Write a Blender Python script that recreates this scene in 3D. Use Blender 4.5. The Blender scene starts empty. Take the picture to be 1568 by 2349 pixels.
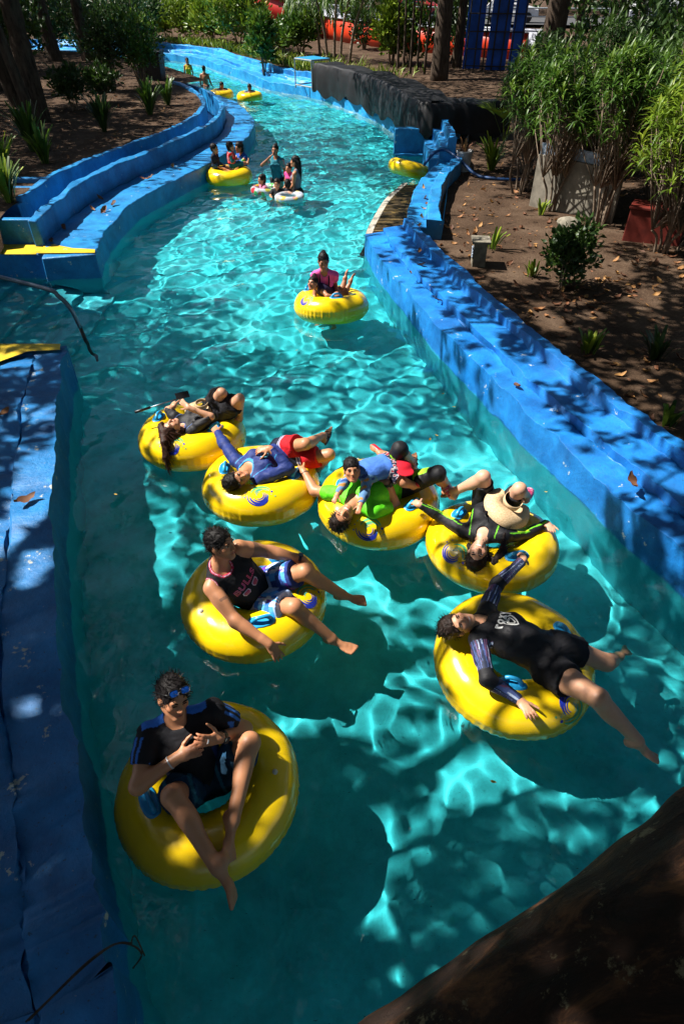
import bpy, bmesh, math, random
import numpy as np
from mathutils import Vector, Matrix
from mathutils.bvhtree import BVHTree
from mathutils.geometry import delaunay_2d_cdt
R = math.radians
random.seed(11)
rng = np.random.default_rng(11)
scene = bpy.context.scene
COL = scene.collection

# ------------------------------------------------------------------ camera
cam = bpy.data.objects.new('camera', bpy.data.cameras.new('camera'))
COL.objects.link(cam)
scene.camera = cam
cam.location = (0, 0, 3.95)
cam.rotation_euler = (R(90 - 41.4), 0, 0)
cam.data.sensor_fit = 'VERTICAL'
cam.data.sensor_height = 36
cam.data.lens = 36 * 1400 / 2349
cam.data.clip_start = 0.05
cam.data.clip_end = 600

# ------------------------------------------------------------------ sky and sun
SUN = Vector((-0.60, 0.13, 0.79)).normalized()
world = bpy.data.worlds.new('World')
scene.world = world
world.use_nodes = True
wn = world.node_tree
sky = wn.nodes.new('ShaderNodeTexSky')
sky.sky_type = 'NISHITA'
sky.sun_disc = False
sky.sun_elevation = math.asin(SUN.z)
sky.sun_rotation = math.atan2(SUN.x, SUN.y)
wn.links.new(sky.outputs[0], wn.nodes['Background'].inputs[0])
wn.nodes['Background'].inputs[1].default_value = 0.05
sl_ = bpy.data.lights.new('sun', 'SUN')
sl_.energy = 5.0
sl_.angle = R(0.55)
sl_.color = (1.0, 0.95, 0.87)
sun = bpy.data.objects.new('sun', sl_)
COL.objects.link(sun)
sun.location = SUN * 60
sun.rotation_euler = SUN.to_track_quat('Z', 'Y').to_euler()
sl_.cycles.is_caustics_light = True
scene.view_settings.view_transform = 'Standard'
scene.view_settings.look = 'None'
scene.view_settings.gamma = 1
scene.view_settings.use_curve_mapping = False
scene.view_settings.exposure = 1.15
scene.render.engine = 'CYCLES'
scene.cycles.use_denoising = True
scene.cycles.max_bounces = 8
scene.cycles.sample_clamp_indirect = 6

# ------------------------------------------------------------------ helpers
def tag(o, label=None, cat=None, group=None, kind=None):
    if label: o['label'] = label
    if cat: o['category'] = cat
    if group: o['group'] = group
    if kind: o['kind'] = kind
    return o

def empty(name, loc=(0, 0, 0), rz=0.0):
    o = bpy.data.objects.new(name, None)
    COL.objects.link(o)
    o.location = loc
    o.rotation_euler = (0, 0, rz)
    o.empty_display_size = .1
    return o

def newobj(name, me, parent=None, keep=True):
    o = bpy.data.objects.new(name, me)
    COL.objects.link(o)
    if parent is not None:
        o.parent = parent
        if keep:                                   # mesh given in world space
            m = Matrix.LocRotScale(parent.location, parent.rotation_euler, None) if parent.parent is None else None
            if m is None:
                pp = parent.parent
                m = Matrix.LocRotScale(pp.location, pp.rotation_euler, None) @ parent.matrix_parent_inverse @ Matrix.LocRotScale(parent.location, parent.rotation_euler, None)
            o.matrix_parent_inverse = m.inverted()
    return o

def mesh(name, V, F, mat=None, smooth=False, col=None, parent=None, keep=True, mats=None, midx=None):
    V = np.asarray(V, dtype=float)
    me = bpy.data.meshes.new(name)
    if isinstance(F, np.ndarray):
        n, k = F.shape
        me.vertices.add(len(V)); me.vertices.foreach_set('co', V.ravel().astype(np.float32))
        me.loops.add(n * k); me.loops.foreach_set('vertex_index', F.ravel().astype(np.int32))
        me.polygons.add(n); me.polygons.foreach_set('loop_start', (np.arange(n) * k).astype(np.int32))
        me.update(calc_edges=True); me.validate()
    else:
        me.from_pydata(V.tolist(), [], F)
    if smooth: me.shade_smooth()
    if mats:
        for m in mats: me.materials.append(m)
        if midx is not None: me.polygons.foreach_set('material_index', np.asarray(midx, dtype=np.int32))
    elif mat: me.materials.append(mat)
    if col is not None:
        a = me.color_attributes.new('Col', 'FLOAT_COLOR', 'POINT')
        c4 = np.ones((len(V), 4), dtype=np.float32); c4[:, :3] = col
        a.data.foreach_set('color', c4.ravel())
    return newobj(name, me, parent, keep)

class MB:
    """collects quads and tubes into one mesh"""
    def __init__(s): s.V = []; s.F = []
    def add(s, V, F):
        o = len(s.V); s.V += [tuple(v) for v in V]; s.F += [tuple(i + o for i in f) for f in F]; return s
    def box(s, c, d, rz=0.0, taper=1.0, M=None):
        V = []
        for z in (-1, 1):
            for x, y in ((-1, -1), (1, -1), (1, 1), (-1, 1)):
                t = taper if z > 0 else 1
                V.append(Vector((x * d[0] / 2 * t, y * d[1] / 2 * t, z * d[2] / 2)))
        rot = M if M is not None else Matrix.Rotation(rz, 3, 'Z')
        V = [rot @ v + Vector(c) for v in V]
        return s.add(V, [(3, 2, 1, 0), (4, 5, 6, 7), (0, 1, 5, 4), (1, 2, 6, 5), (2, 3, 7, 6), (3, 0, 4, 7)])
    def tube(s, pts, r, n=8, cap=True):
        pts = [Vector(p) for p in pts]
        rs = r if isinstance(r, (list, tuple)) else [r] * len(pts)
        up = Vector((0.13, 0.21, 0.97)); V = []; F = []
        for i, p in enumerate(pts):
            d = (pts[min(i + 1, len(pts) - 1)] - pts[max(i - 1, 0)])
            d = d.normalized() if d.length > 1e-9 else Vector((0, 0, 1))
            a = d.cross(up)
            if a.length < .2: a = d.cross(Vector((1, 0, 0)))
            a.normalize(); b = a.cross(d)
            for k in range(n):
                t = 2 * math.pi * k / n
                V.append(p + (a * math.cos(t) + b * math.sin(t)) * rs[i])
        for i in range(len(pts) - 1):
            for k in range(n):
                F.append((i * n + k, i * n + (k + 1) % n, (i + 1) * n + (k + 1) % n, (i + 1) * n + k))
        if cap:
            F.append(tuple(range(n - 1, -1, -1))); F.append(tuple((len(pts) - 1) * n + k for k in range(n)))
        return s.add(V, F)
    def build(s, name, mat, parent=None, smooth=False, keep=True, bevel=0):
        o = mesh(name, s.V, s.F, mat, smooth, None, parent, keep)
        if bevel:
            m = o.modifiers.new('b', 'BEVEL'); m.width = bevel; m.segments = 2; m.limit_method = 'ANGLE'
        return o

def vnoise(P, f, seed=0):
    """cheap smooth 3-D noise: sum of rotated sines, roughly -1..1"""
    r = np.random.default_rng(seed); out = 0
    for i in range(7):
        d = r.normal(size=3); d /= np.linalg.norm(d)
        out = out + np.sin(P @ d * f * (.6 + .9 * r.random()) * 6.28 + r.random() * 6.28)
    return out / 3.2

def spline(pts, n):
    pts = np.array(pts, float); P = np.vstack([2 * pts[0] - pts[1], pts, 2 * pts[-1] - pts[-2]])
    out = []
    for i in range(1, len(P) - 2):
        p0, p1, p2, p3 = P[i - 1], P[i], P[i + 1], P[i + 2]
        for t in np.linspace(0, 1, n, endpoint=False):
            out.append(.5 * ((2 * p1) + (-p0 + p2) * t + (2 * p0 - 5 * p1 + 4 * p2 - p3) * t * t + (-p0 + 3 * p1 - 3 * p2 + p3) * t ** 3))
    out.append(P[-2]); return np.array(out)

# ------------------------------------------------------------------ materials
class NT:
    def __init__(s, name):
        s.m = bpy.data.materials.new(name); s.m.use_nodes = True
        s.t = s.m.node_tree; s.b = s.t.nodes['Principled BSDF']
    def n(s, typ, **kw):
        nd = s.t.nodes.new(typ)
        for k, v in kw.items():
            if k in nd.inputs.keys(): nd.inputs[k].default_value = v
            else: setattr(nd, k, v)
        return nd
    def l(s, a, b): s.t.links.new(a, b)
    def obj(s, scale=1.0):
        c = s.n('ShaderNodeNewGeometry')
        mp = s.n('ShaderNodeMapping'); mp.inputs['Scale'].default_value = (scale,) * 3 if not isinstance(scale, tuple) else scale
        s.l(c.outputs['Position'], mp.inputs[0]); return mp.outputs[0]
    def noise(s, scale, detail=5, rough=.6, vec=None, dist=0):
        nd = s.n('ShaderNodeTexNoise'); nd.inputs['Scale'].default_value = scale; nd.inputs['Detail'].default_value = detail
        nd.inputs['Roughness'].default_value = rough; nd.inputs['Distortion'].default_value = dist
        s.l(vec if vec is not None else s.obj(), nd.inputs['Vector']); return nd.outputs['Fac']
    def ramp(s, fac, stops):
        r = s.n('ShaderNodeValToRGB'); e = r.color_ramp.elements
        while len(e) < len(stops): e.new(.5)
        for i, (p, c) in enumerate(stops):
            e[i].position = p; e[i].color = (*c, 1) if not isinstance(c, (int, float)) else (c, c, c, 1)
        s.l(fac, r.inputs[0]); return r.outputs[0]
    def mix(s, fac, a, b, typ='MIX'):
        m = s.n('ShaderNodeMix', data_type='RGBA', blend_type=typ)
        for v, i in ((fac, 0), (a, 6), (b, 7)):
            if isinstance(v, (int, float)): m.inputs[i].default_value = v
            elif isinstance(v, tuple): m.inputs[i].default_value = (*v, 1)
            else: s.l(v, m.inputs[i])
        return m.outputs[2]
    def bump(s, h, st=.3, dist=.01):
        b = s.n('ShaderNodeBump'); b.inputs['Strength'].default_value = st; b.inputs['Distance'].default_value = dist
        s.l(h, b.inputs['Height']); s.l(b.outputs[0], s.b.inputs['Normal'])
    def set(s, **kw):
        for k, v in kw.items(): s.b.inputs[k.replace('_', ' ')].default_value = v
        return s
    def base(s, c):
        if isinstance(c, tuple): s.b.inputs['Base Color'].default_value = (*c, 1)
        else: s.l(c, s.b.inputs['Base Color'])
        return s

def simple(name, c, rough=.6, spec=.4, var=.25, nscale=14, bump=0.0, **kw):
    t = NT(name); f = t.noise(nscale)
    lo = tuple(x * (1 - var) for x in c); hi = tuple(min(1, x * (1 + var)) for x in c)
    t.base(t.ramp(f, [(.3, lo), (.7, hi)])); t.set(Roughness=rough, Specular_IOR_Level=spec, **kw)
    if bump: t.bump(t.noise(nscale * 4), bump)
    return t.m

def vcol(name, rough=.7, spec=.3, var=.15, nscale=60, bump=.15, dist=.003, **kw):
    """colour from the mesh's own attribute, with fine wear"""
    t = NT(name); a = t.n('ShaderNodeVertexColor', layer_name='Col')
    f = t.ramp(t.noise(nscale), [(.25, 1 - var), (.75, 1 + var)])
    t.base(t.mix(1.0, a.outputs[0], f, 'MULTIPLY')); t.set(Roughness=rough, Specular_IOR_Level=spec, **kw)
    if bump: t.bump(t.noise(nscale * 3), bump, dist)
    return t.m

def painted(name, c, c2, chip=(.45, .5, .5), dirt=(.03, .05, .06), under=(.022, .36, .44), chipamt=.645):
    """painted concrete: mottled paint, stains, chipped spots, a scoured band at and below the waterline"""
    t = NT(name)
    f = t.noise(2.2, 6, .65); paint = t.ramp(f, [(.36, tuple(x * .85 for x in c)), (.62, tuple(x * 1.18 + .004 for x in c2))])
    st = t.ramp(t.noise(1.1, 8, .72, t.obj((1, 1, .35))), [(.36, 0.0), (.72, 1.0)])
    inv = t.n('ShaderNodeMath', operation='MULTIPLY'); t.l(st, inv.inputs[0]); inv.inputs[1].default_value = .55
    paint = t.mix(inv.outputs[0], paint, tuple(x * .45 + .02 for x in c))
    sp = t.ramp(t.noise(42, 3, .7), [(.63, 0.0), (.70, .8)])
    paint = t.mix(sp, paint, dirt)
    ch = t.ramp(t.noise(5.5, 7, .7), [(chipamt, 0.0), (chipamt + .02, 1.0)])
    paint = t.mix(ch, paint, chip)
    g = t.n('ShaderNodeNewGeometry'); sx = t.n('ShaderNodeSeparateXYZ'); t.l(g.outputs['Position'], sx.inputs[0])
    ad = t.n('ShaderNodeMath', operation='MULTIPLY_ADD'); t.l(t.noise(7), ad.inputs[0]); ad.inputs[1].default_value = .09
    t.l(sx.outputs[2], ad.inputs[2])
    wl = t.n('ShaderNodeMapRange'); wl.inputs[1].default_value = .01; wl.inputs[2].default_value = .06
    wl.inputs[3].default_value = 1; wl.inputs[4].default_value = 0; t.l(ad.outputs[0], wl.inputs[0])
    paint = t.mix(wl.outputs[0], paint, under)
    t.base(paint); t.set(Roughness=.42, Specular_IOR_Level=.4)
    t.bump(t.noise(11, 9, .72), .6, .022)
    return t.m

M = {}
M['blue_r'] = painted('right_bank_paint', (.004, .135, .46), (.008, .20, .58))
M['blue_l'] = painted('left_bank_paint', (.006, .155, .42), (.012, .23, .52))
M['blue_deck'] = painted('deck_paint', (.004, .125, .36), (.008, .185, .47), chip=(.4, .42, .38), chipamt=.63)
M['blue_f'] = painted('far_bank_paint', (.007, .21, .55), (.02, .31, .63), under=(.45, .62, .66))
M['yellow_paint'] = painted('yellow_edge_paint', (.62, .42, .01), (.74, .52, .02), chip=(.35, .33, .25), dirt=(.10, .07, .02))

t = NT('pool_floor')                        # turquoise painted pool floor with algae mottling and dark specks
f = t.noise(.55, 7, .62)
c_ = t.ramp(f, [(.28, (.022, .39, .45)), (.5, (.042, .55, .62)), (.72, (.10, .68, .73))])
al = t.ramp(t.noise(3.3, 8, .75), [(.40, 1.0), (.66, .66)])
c_ = t.mix(1.0, c_, al, 'MULTIPLY')
sp = t.ramp(t.noise(26, 3, .65, t.obj((1, 2.2, 1))), [(.68, 0.0), (.74, .8)])
c_ = t.mix(sp, c_, (.008, .06, .06))
t.base(c_); t.set(Roughness=.85, Specular_IOR_Level=.1); M['floor'] = t.m

t = NT('water'); t.base((.93, 1, .99)); t.set(Roughness=0.0, IOR=1.33, Transmission_Weight=1.0); M['water'] = t.m

t = NT('soil')
f = t.noise(1.3, 8, .7)
c_ = t.ramp(f, [(.3, (.032, .019, .011)), (.5, (.068, .041, .025)), (.72, (.125, .084, .056))])
sp = t.ramp(t.noise(38, 4, .7), [(.60, 0.0), (.68, .8)])
c_ = t.mix(sp, c_, (.19, .125, .075))
sp = t.ramp(t.noise(21, 4, .7), [(.60, 0.0), (.69, .8)])
c_ = t.mix(sp, c_, (.05, .026, .018))
t.base(c_); t.set(Roughness=.95, Specular_IOR_Level=.15); t.bump(t.noise(17, 8, .75), .8, .05); M['soil'] = t.m

# ------------------------------------------------------------------ the river and its banks
RIGHT = [(4.3, -3.5), (4.15, -1.5), (3.75, 1.0), (3.32, 2.3), (2.85, 3.42), (2.42, 4.5), (2.14, 5.25), (1.88, 5.98), (1.66, 6.65), (1.24, 8.05), (.86, 9.5), (.58, 10.75), (.42, 11.72)]
CURVE = [(1.19, 11.72), (1.27, 12.7), (1.48, 14.0), (1.83, 15.4), (2.16, 16.3), (2.42, 17.2), (2.45, 18.8), (2.45, 20.2)]
NETW = [(2.3, 20.2), (2.02, 21.3), (1.68, 23.2), (1.2, 25.4), (.45, 27.5), (-.4, 29.4), (-1.25, 31.0), (-2.99, 33.0), (-4.25, 35.3), (-6.0, 39.0), (-8.2, 43.4), (-10.0, 45.4), (-12.5, 47.2), (-16, 48.6), (-24, 50), (-34, 50.5)]
LEFTN = [(-.4, -3.0), (-.72, -1.2), (-.98, .5), (-1.12, .82), (-1.27, 1.12), (-1.52, 1.66), (-1.86, 2.3), (-2.2, 3.15), (-2.58, 4.2), (-2.88, 5.15), (-3.1, 5.8), (-3.34, 6.75), (-3.42, 7.04)]
LEFTF = [(-4.15, 10.62), (-4.34, 11.6), (-4.36, 12.4), (-4.31, 13.9), (-3.95, 15.35), (-3.42, 17.0), (-2.85, 19.4), (-2.72, 21.2), (-2.80, 22.8), (-3.10, 24.4), (-3.9, 26.8), (-5.2, 29.2), (-6.6, 31.8), (-8.1, 34.4), (-10.0, 37.0), (-13, 40.2), (-17, 42.4), (-24, 44), (-34, 44.5)]
rS, cS, nS, lnS, lfS = (spline(p, 6) for p in (RIGHT, CURVE, NETW, LEFTN, LEFTF))
WATERLOOP = np.vstack([rS, [(1.19, 11.74)], cS, nS, lfS[::-1], [(-6.4, 10.62), (-6.4, 7.04)], lnS[::-1]])

def inside(P, loop):
    x, y = P[:, 0], P[:, 1]; n = len(loop); r = np.zeros(len(P), bool)
    for i in range(n):
        (x0, y0), (x1, y1) = loop[i], loop[(i + 1) % n]
        if y0 == y1: continue
        c = ((y0 > y) != (y1 > y)) & (x < (x1 - x0) * (y - y0) / (y1 - y0) + x0)
        r ^= c
    return r

def offs(path):
    d = np.gradient(path, axis=0); d /= np.linalg.norm(d, axis=1)[:, None]
    return np.stack([d[:, 1], -d[:, 0]], 1)                    # right-hand normal of the direction of travel

def wall(name, path, prof, mat, label, side=1, jit=.015, zj=.016, kind='wall', parent=None, seed=1, capmat=None):
    """a bank section: profile of (offset, height) swept along the path, slightly uneven like hand-laid concrete"""
    N = offs(path) * side; n = len(path); k = len(prof)
    r = np.random.default_rng(seed); V = np.zeros((n, k, 3))
    for j, (o, z) in enumerate(prof):
        a = np.convolve(r.normal(size=n + 4), np.ones(5) / 5, 'valid') * jit * 2
        b = np.convolve(r.normal(size=n + 4), np.ones(5) / 5, 'valid') * zj * 2
        V[:, j, :2] = path + N * (o + a)[:, None]; V[:, j, 2] = z + b * (z > 0)
    F = []
    for i in range(n - 1):
        for j in range(k - 1):
            q = (i * k + j, i * k + j + 1, (i + 1) * k + j + 1, (i + 1) * k + j)
            F.append(q if side > 0 else q[::-1])
    F.append(tuple(range(k))); F.append(tuple((n - 1) * k + j for j in range(k - 1, -1, -1)))
    o = mesh(name, V.reshape(-1, 3), F, mat, parent=parent)
    m = o.modifiers.new('b', 'BEVEL'); m.width = .022; m.segments = 3; m.limit_method = 'ANGLE'; m.angle_limit = R(35)
    for p in o.data.polygons: p.use_smooth = True
    o.data.set_sharp_from_angle(angle=R(60))
    if label: tag(o, label, kind)
    o.cycles.is_caustics_receiver = True
    return o

dense = lambda p: spline(p, 14)
# pool floor: the bed of the river
fl = MB(); fl.add([(-36, -4, -.8), (6, -4, -.8), (6, 52, -.8), (-36, 52, -.8)], [(0, 1, 2, 3)])
floor = tag(fl.build('pool_floor', M['floor']), kind='structure'); floor.cycles.is_caustics_receiver = True

PR = [(0, -.8), (0, .40), (.302, .405), (.305, .375), (.320, .375), (.325, .485), (.70, .495), (.715, .62), (.865, .625), (.87, -.1)]
wall('bank_bench', dense(RIGHT), PR, M['blue_r'], 'stepped blue concrete bench running along the near right bank', 1, kind='bench')
PC = [(0, -.8), (0, .50), (.36, .505), (.37, .62), (.60, .625), (.605, -.1)]
wall('bank_bench', dense(CURVE[:6]), PC, M['blue_l'], 'curved pale blue bench wall behind the rusty grate, strewn with dry leaves', 1, kind='bench', seed=4)
PB = [(0, -.8), (0, .52), (.22, .525), (.24, .78), (.42, .785), (.43, 1.0), (.58, 1.0), (.585, -.1)]
wall('bank_step_block', dense([(2.16, 17.0), (2.24, 18.0), (2.26, 19.2)]), PB, M['blue_l'], 'short blue stepped block between the white bucket and the dark channel', 1, kind='steps', seed=5)
PN = [(0, -.8), (0, .36), (.55, .37), (.57, .50), (.95, .51), (.97, .72), (1.15, .73), (1.16, -.1)]
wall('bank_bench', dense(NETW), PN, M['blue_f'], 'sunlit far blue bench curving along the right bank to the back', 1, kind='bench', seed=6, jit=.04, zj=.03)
PL = [(0, -.8), (0, .40), (.885, .41), (.89, -.1)]
NL = dense(LEFTF[:12])
wall('bank_bench', NL, PL, M['blue_l'], 'curved pale blue bench along the left bank, strewn with a few dry leaves', -1, kind='bench', seed=7)
PW1 = [(.88, -.1), (.90, .80), (1.04, .81), (1.045, .1), (1.46, .1), (1.465, .3)]
wall('back_wall', NL[8:], PW1, M['blue_l'], 'low blue back wall curving behind the left bench', -1, kind='wall', seed=17)
PW2 = [(1.465, -.1), (1.465, .90), (1.60, .905), (1.61, -.1)]
wall('back_wall', NL[24:], PW2, M['blue_l'], 'blue outer wall holding the soil of the left bed behind the gutter', -1, kind='wall', seed=18)
PL2 = [(0, -.8), (0, .42), (.16, .43), (.17, -.1)]
wall('bank_kerb', dense(LEFTF[11:]), PL2, M['blue_l'], 'low dark kerb along the far left bank behind the bushes', -1, kind='kerb', seed=8)
# near deck on the left
PD = [(0, -.8), (0, .495), (.338, .50), (.341, .472), (.352, .472), (.355, .50), (1.0, .52), (3.2, .53), (3.25, -.1)]
wall('deck', dense(LEFTN), PD, M['blue_deck'], 'worn dark blue concrete deck at the lower left edge of the river', -1, kind='deck', seed=9)

# landing, back wall and planter at the near end of the left bank
b = MB(); b.box((-6.925, 10.865, -.2), (3.87, .51, 1.2))
land = tag(b.build('landing', M['blue_l'], bevel=.02), 'pale blue landing with a yellow painted edge above the underwater steps', 'landing'); land.cycles.is_caustics_receiver = True
def sheet(name, pts, z, mat, parent):
    return MB().add([(x, y, z) for x, y in pts], [tuple(range(len(pts)))]).build(name, mat, parent)
sheet('yellow_edge', [(-8.8, 10.60), (-5.16, 10.60), (-5.16, 11.1), (-8.8, 11.1)], .4045, M['yellow_paint'], land)
ben = bpy.data.objects['bank_bench.003']
sheet('yellow_edge', [(-5.15, 10.605), (-4.17, 10.63), (-4.22, 10.80), (-4.62, 10.86), (-5.15, 11.12)], .4195, M['yellow_paint'], ben)
b = MB(); b.box((-7.1, 11.20, .2), (3.75, .14, 1.2)); b.box((-6.75, 13.55, .25), (1.8, .14, 1.3))
tag(b.build('planter_wall', M['blue_l'], bevel=.015), 'rough blue planter wall facing the river behind the yellow landing', 'wall')
pb = empty('planter_box', (-6.5, 12.5, 0)); tag(pb, 'blue concrete planter box full of strappy leaves by the left wall', 'planter')
b = MB(); b.box((-6.5, 12.0, .4), (1.3, .12, .84)); b.box((-6.5, 13.2, .4), (1.3, .12, .84)); b.box((-5.91, 12.6, .4), (.12, 1.08, .83)); b.build('wall', M['blue_l'], pb, bevel=.012)
b = MB(); b.box((-6.55, 12.6, .35), (1.16, 1.08, .8)); b.build('soil_fill', M['soil'], pb)
# underwater steps between the two banks
st = empty('steps', (-5.2, 8.8, -.8)); tag(st, 'flight of submerged steps between the yellow edges on the left', 'steps')
for k in range(5):
    x1 = -3.95 - .56 * k; zt = -.66 + .17 * k
    b = MB(); b.box((x1 - 1.9, 8.82, zt / 2 - .45), (3.8, 3.52, zt + .9))
    s_ = b.build('step', M['blue_l'], st, bevel=.02); s_.cycles.is_caustics_receiver = True
t = NT('rail_metal'); t.base(t.ramp(t.noise(9), [(.3, (.10, .13, .17)), (.7, (.22, .26, .31))])); t.set(Metallic=.85, Roughness=.38); M['rail'] = t.m
t = NT('rust_metal'); t.base(t.ramp(t.noise(12, 7, .7), [(.3, (.03, .03, .035)), (.7, (.10, .075, .06))])); t.set(Metallic=.4, Roughness=.6); M['rust'] = t.m
hr = empty('handrail', (-3.7, 8.28, -.6)); tag(hr, 'dark metal handrail sloping down into the water over the steps', 'handrail')
pts = spline([(-7.2, 8.5, 1.42), (-5.6, 8.42, 1.06), (-4.15, 8.34, .72), (-3.92, 8.32, .60), (-3.80, 8.31, .42), (-3.74, 8.30, .15)], 6)
MB().tube(pts, .03, 10).build('rail', M['rail'], hr, True)
MB().tube([(-3.742, 8.30, .16), (-3.70, 8.29, -.2), (-3.66, 8.28, -.72)], .026, 10).build('post', M['rust'], hr, True)
# yellow corner of the deck
dk = bpy.data.objects['deck']
sheet('yellow_edge', [(-6.4, 7.02), (-3.46, 7.0), (-3.41, 6.84), (-3.78, 6.80), (-4.6, 5.9), (-6.4, 5.2)], .538, M['yellow_paint'], dk)
# shallow channel behind the curved wall: low blue wall, ledge, grate
b = MB(); b.box((1.98, 20.35, .1), (.95, .3, 1.1)); b.box((1.98, 20.1, -.2), (.9, .22, .5))
tag(b.build('channel_wall', M['blue_l'], bevel=.015), 'low blue wall closing the dark channel below the black netting', 'wall')
gr = empty('grate', (1.1, 14.2, 0)); tag(gr, 'rusty brown floor grate at the water edge below the curved wall', 'grate')
ed = spline([(.44, 11.8), (.48, 12.85), (.70, 14.05), (1.0, 15.34), (1.5, 16.75)], 8)
t = NT('grate_metal'); t.base(t.ramp(t.noise(7, 7, .7), [(.3, (.018, .012, .006)), (.5, (.07, .045, .015)), (.72, (.24, .15, .03))])); t.set(Roughness=.7); M['grate'] = t.m
t = NT('bare_concrete'); t.base(t.ramp(t.noise(5, 8, .7), [(.3, (.20, .17, .13)), (.7, (.46, .43, .37))])); t.set(Roughness=.9); t.bump(t.noise(30, 6), .4, .01); M['conc'] = t.m
b = MB()
for i in range(len(ed) - 1):
    (x0, y0), (x1, y1) = ed[i], ed[i + 1]
    b.add([(x0 - .0, y0, -.6), (x0, y0, .06), (x0 + .13, y0, .065), (x0 + .13, y0, -.1), (x1, y1, -.6), (x1, y1, .06), (x1 + .13, y1, .065), (x1 + .13, y1, -.1)], [(0, 1, 5, 4), (1, 2, 6, 5), (2, 3, 7, 6)][::1])
b.build('kerb', M['conc'], gr)
b = MB(); nb = 46
for i in range(nb):
    y = 11.85 + (16.6 - 11.85) * i / nb
    xa = np.interp(y, ed[:, 1], ed[:, 0]) + .135; xb = np.interp(y, cS[:, 1], cS[:, 0]) + .02
    b.box(((xa + xb) / 2, y, .05 + .006 * rng.random()), (xb - xa, .052, .03))
b.build('bars', M['grate'], gr)
b = MB(); b.add([(.3, 11.7, -.06), (2.2, 11.7, -.06), (2.4, 16.7, -.06), (1.4, 16.7, -.06)], [(0, 1, 2, 3)]); b.build('sump', M['rust'], gr)

# ------------------------------------------------------------------ ground
def gz(P):
    dl = np.full(len(P), 1e9); dr = np.full(len(P), 1e9)
    for q in np.vstack([lnS, lfS])[::3]: dl = np.minimum(dl, np.hypot(P[:, 0] - q[0], P[:, 1] - q[1]))
    for q in np.vstack([rS, cS, nS])[::3]: dr = np.minimum(dr, np.hypot(P[:, 0] - q[0], P[:, 1] - q[1]))
    zr = .30 + .36 * np.clip((P[:, 1] - 19) / 9, 0, 1)
    zl = np.where(P[:, 1] < 10.9, .46, .82)
    z = np.where(dl < dr, zl, zr)
    q = np.c_[P, P[:, :1] * 0]
    d = np.minimum(dl, dr)
    return z + .035 * vnoise(q, .35, 3) * np.clip((d - .9) / 1.5, 0, 1) + np.clip(d - 3, 0, 6) * .02
def ground():
    L = lambda p, o, s: dense(p) + offs(dense(p)) * o * s
    loop = np.vstack([L(RIGHT, .8, 1)[:-6], L(CURVE[:5], .52, 1)[8:], L([(2.16, 17.0), (2.24, 18.0), (2.26, 19.2)], .52, 1), L(NETW, 1.08, 1)[26:],
                      L(LEFTF[11:], .12, -1)[::-1], L(LEFTF[:12], 1.54, -1)[::-1][2:], [(-8.9, 13.0), (-8.9, 5.0)], L(LEFTN, 3.2, -1)[::-1][40:]])[::2]
    out = [(-150, -30), (150, -30), (150, 230), (-150, 230)]
    pts = [Vector(p) for p in loop]; n = len(pts)
    ed = [(i, (i + 1) % n) for i in range(n)]
    pts += [Vector(p) for p in out]; ed += [(n + i, n + (i + 1) % 4) for i in range(4)]
    g = []
    for y in np.arange(-4, 34, .42): g += [(x, y) for x in np.arange(1.5, 9, .42)]
    for y in np.arange(11, 40, .6): g += [(x, y) for x in np.arange(-20, -4, .6)]
    for y in np.arange(20, 70, 1.6): g += [(x, y) for x in np.arange(-44, 34, 1.6)]
    for y in np.arange(-28, 228, 12): g += [(x, y) for x in np.arange(-148, 150, 12)]
    g = np.array(g) + rng.normal(size=(len(g), 2)) * .04
    g = g[~inside(g, loop)]
    pts += [Vector(p) for p in g]
    v, e, f, *_ = delaunay_2d_cdt(pts, ed, [], 0, 1e-4)
    V = np.array([tuple(p) for p in v]); F = np.array([t for t in f if len(t) == 3])
    F = F[~inside(V[F].mean(1), loop)]
    z = gz(V); return tag(mesh('ground', np.c_[V, z], F, M['soil'], True), kind='structure')
ground_o = ground()
ground_bvh = BVHTree.FromPolygons([v.co.copy() for v in ground_o.data.vertices], [tuple(p.vertices) for p in ground_o.data.polygons])
def gh(x, y):
    h = ground_bvh.ray_cast(Vector((x, y, 5)), Vector((0, 0, -1)))
    return h[0].z if h[0] else .4

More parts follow.
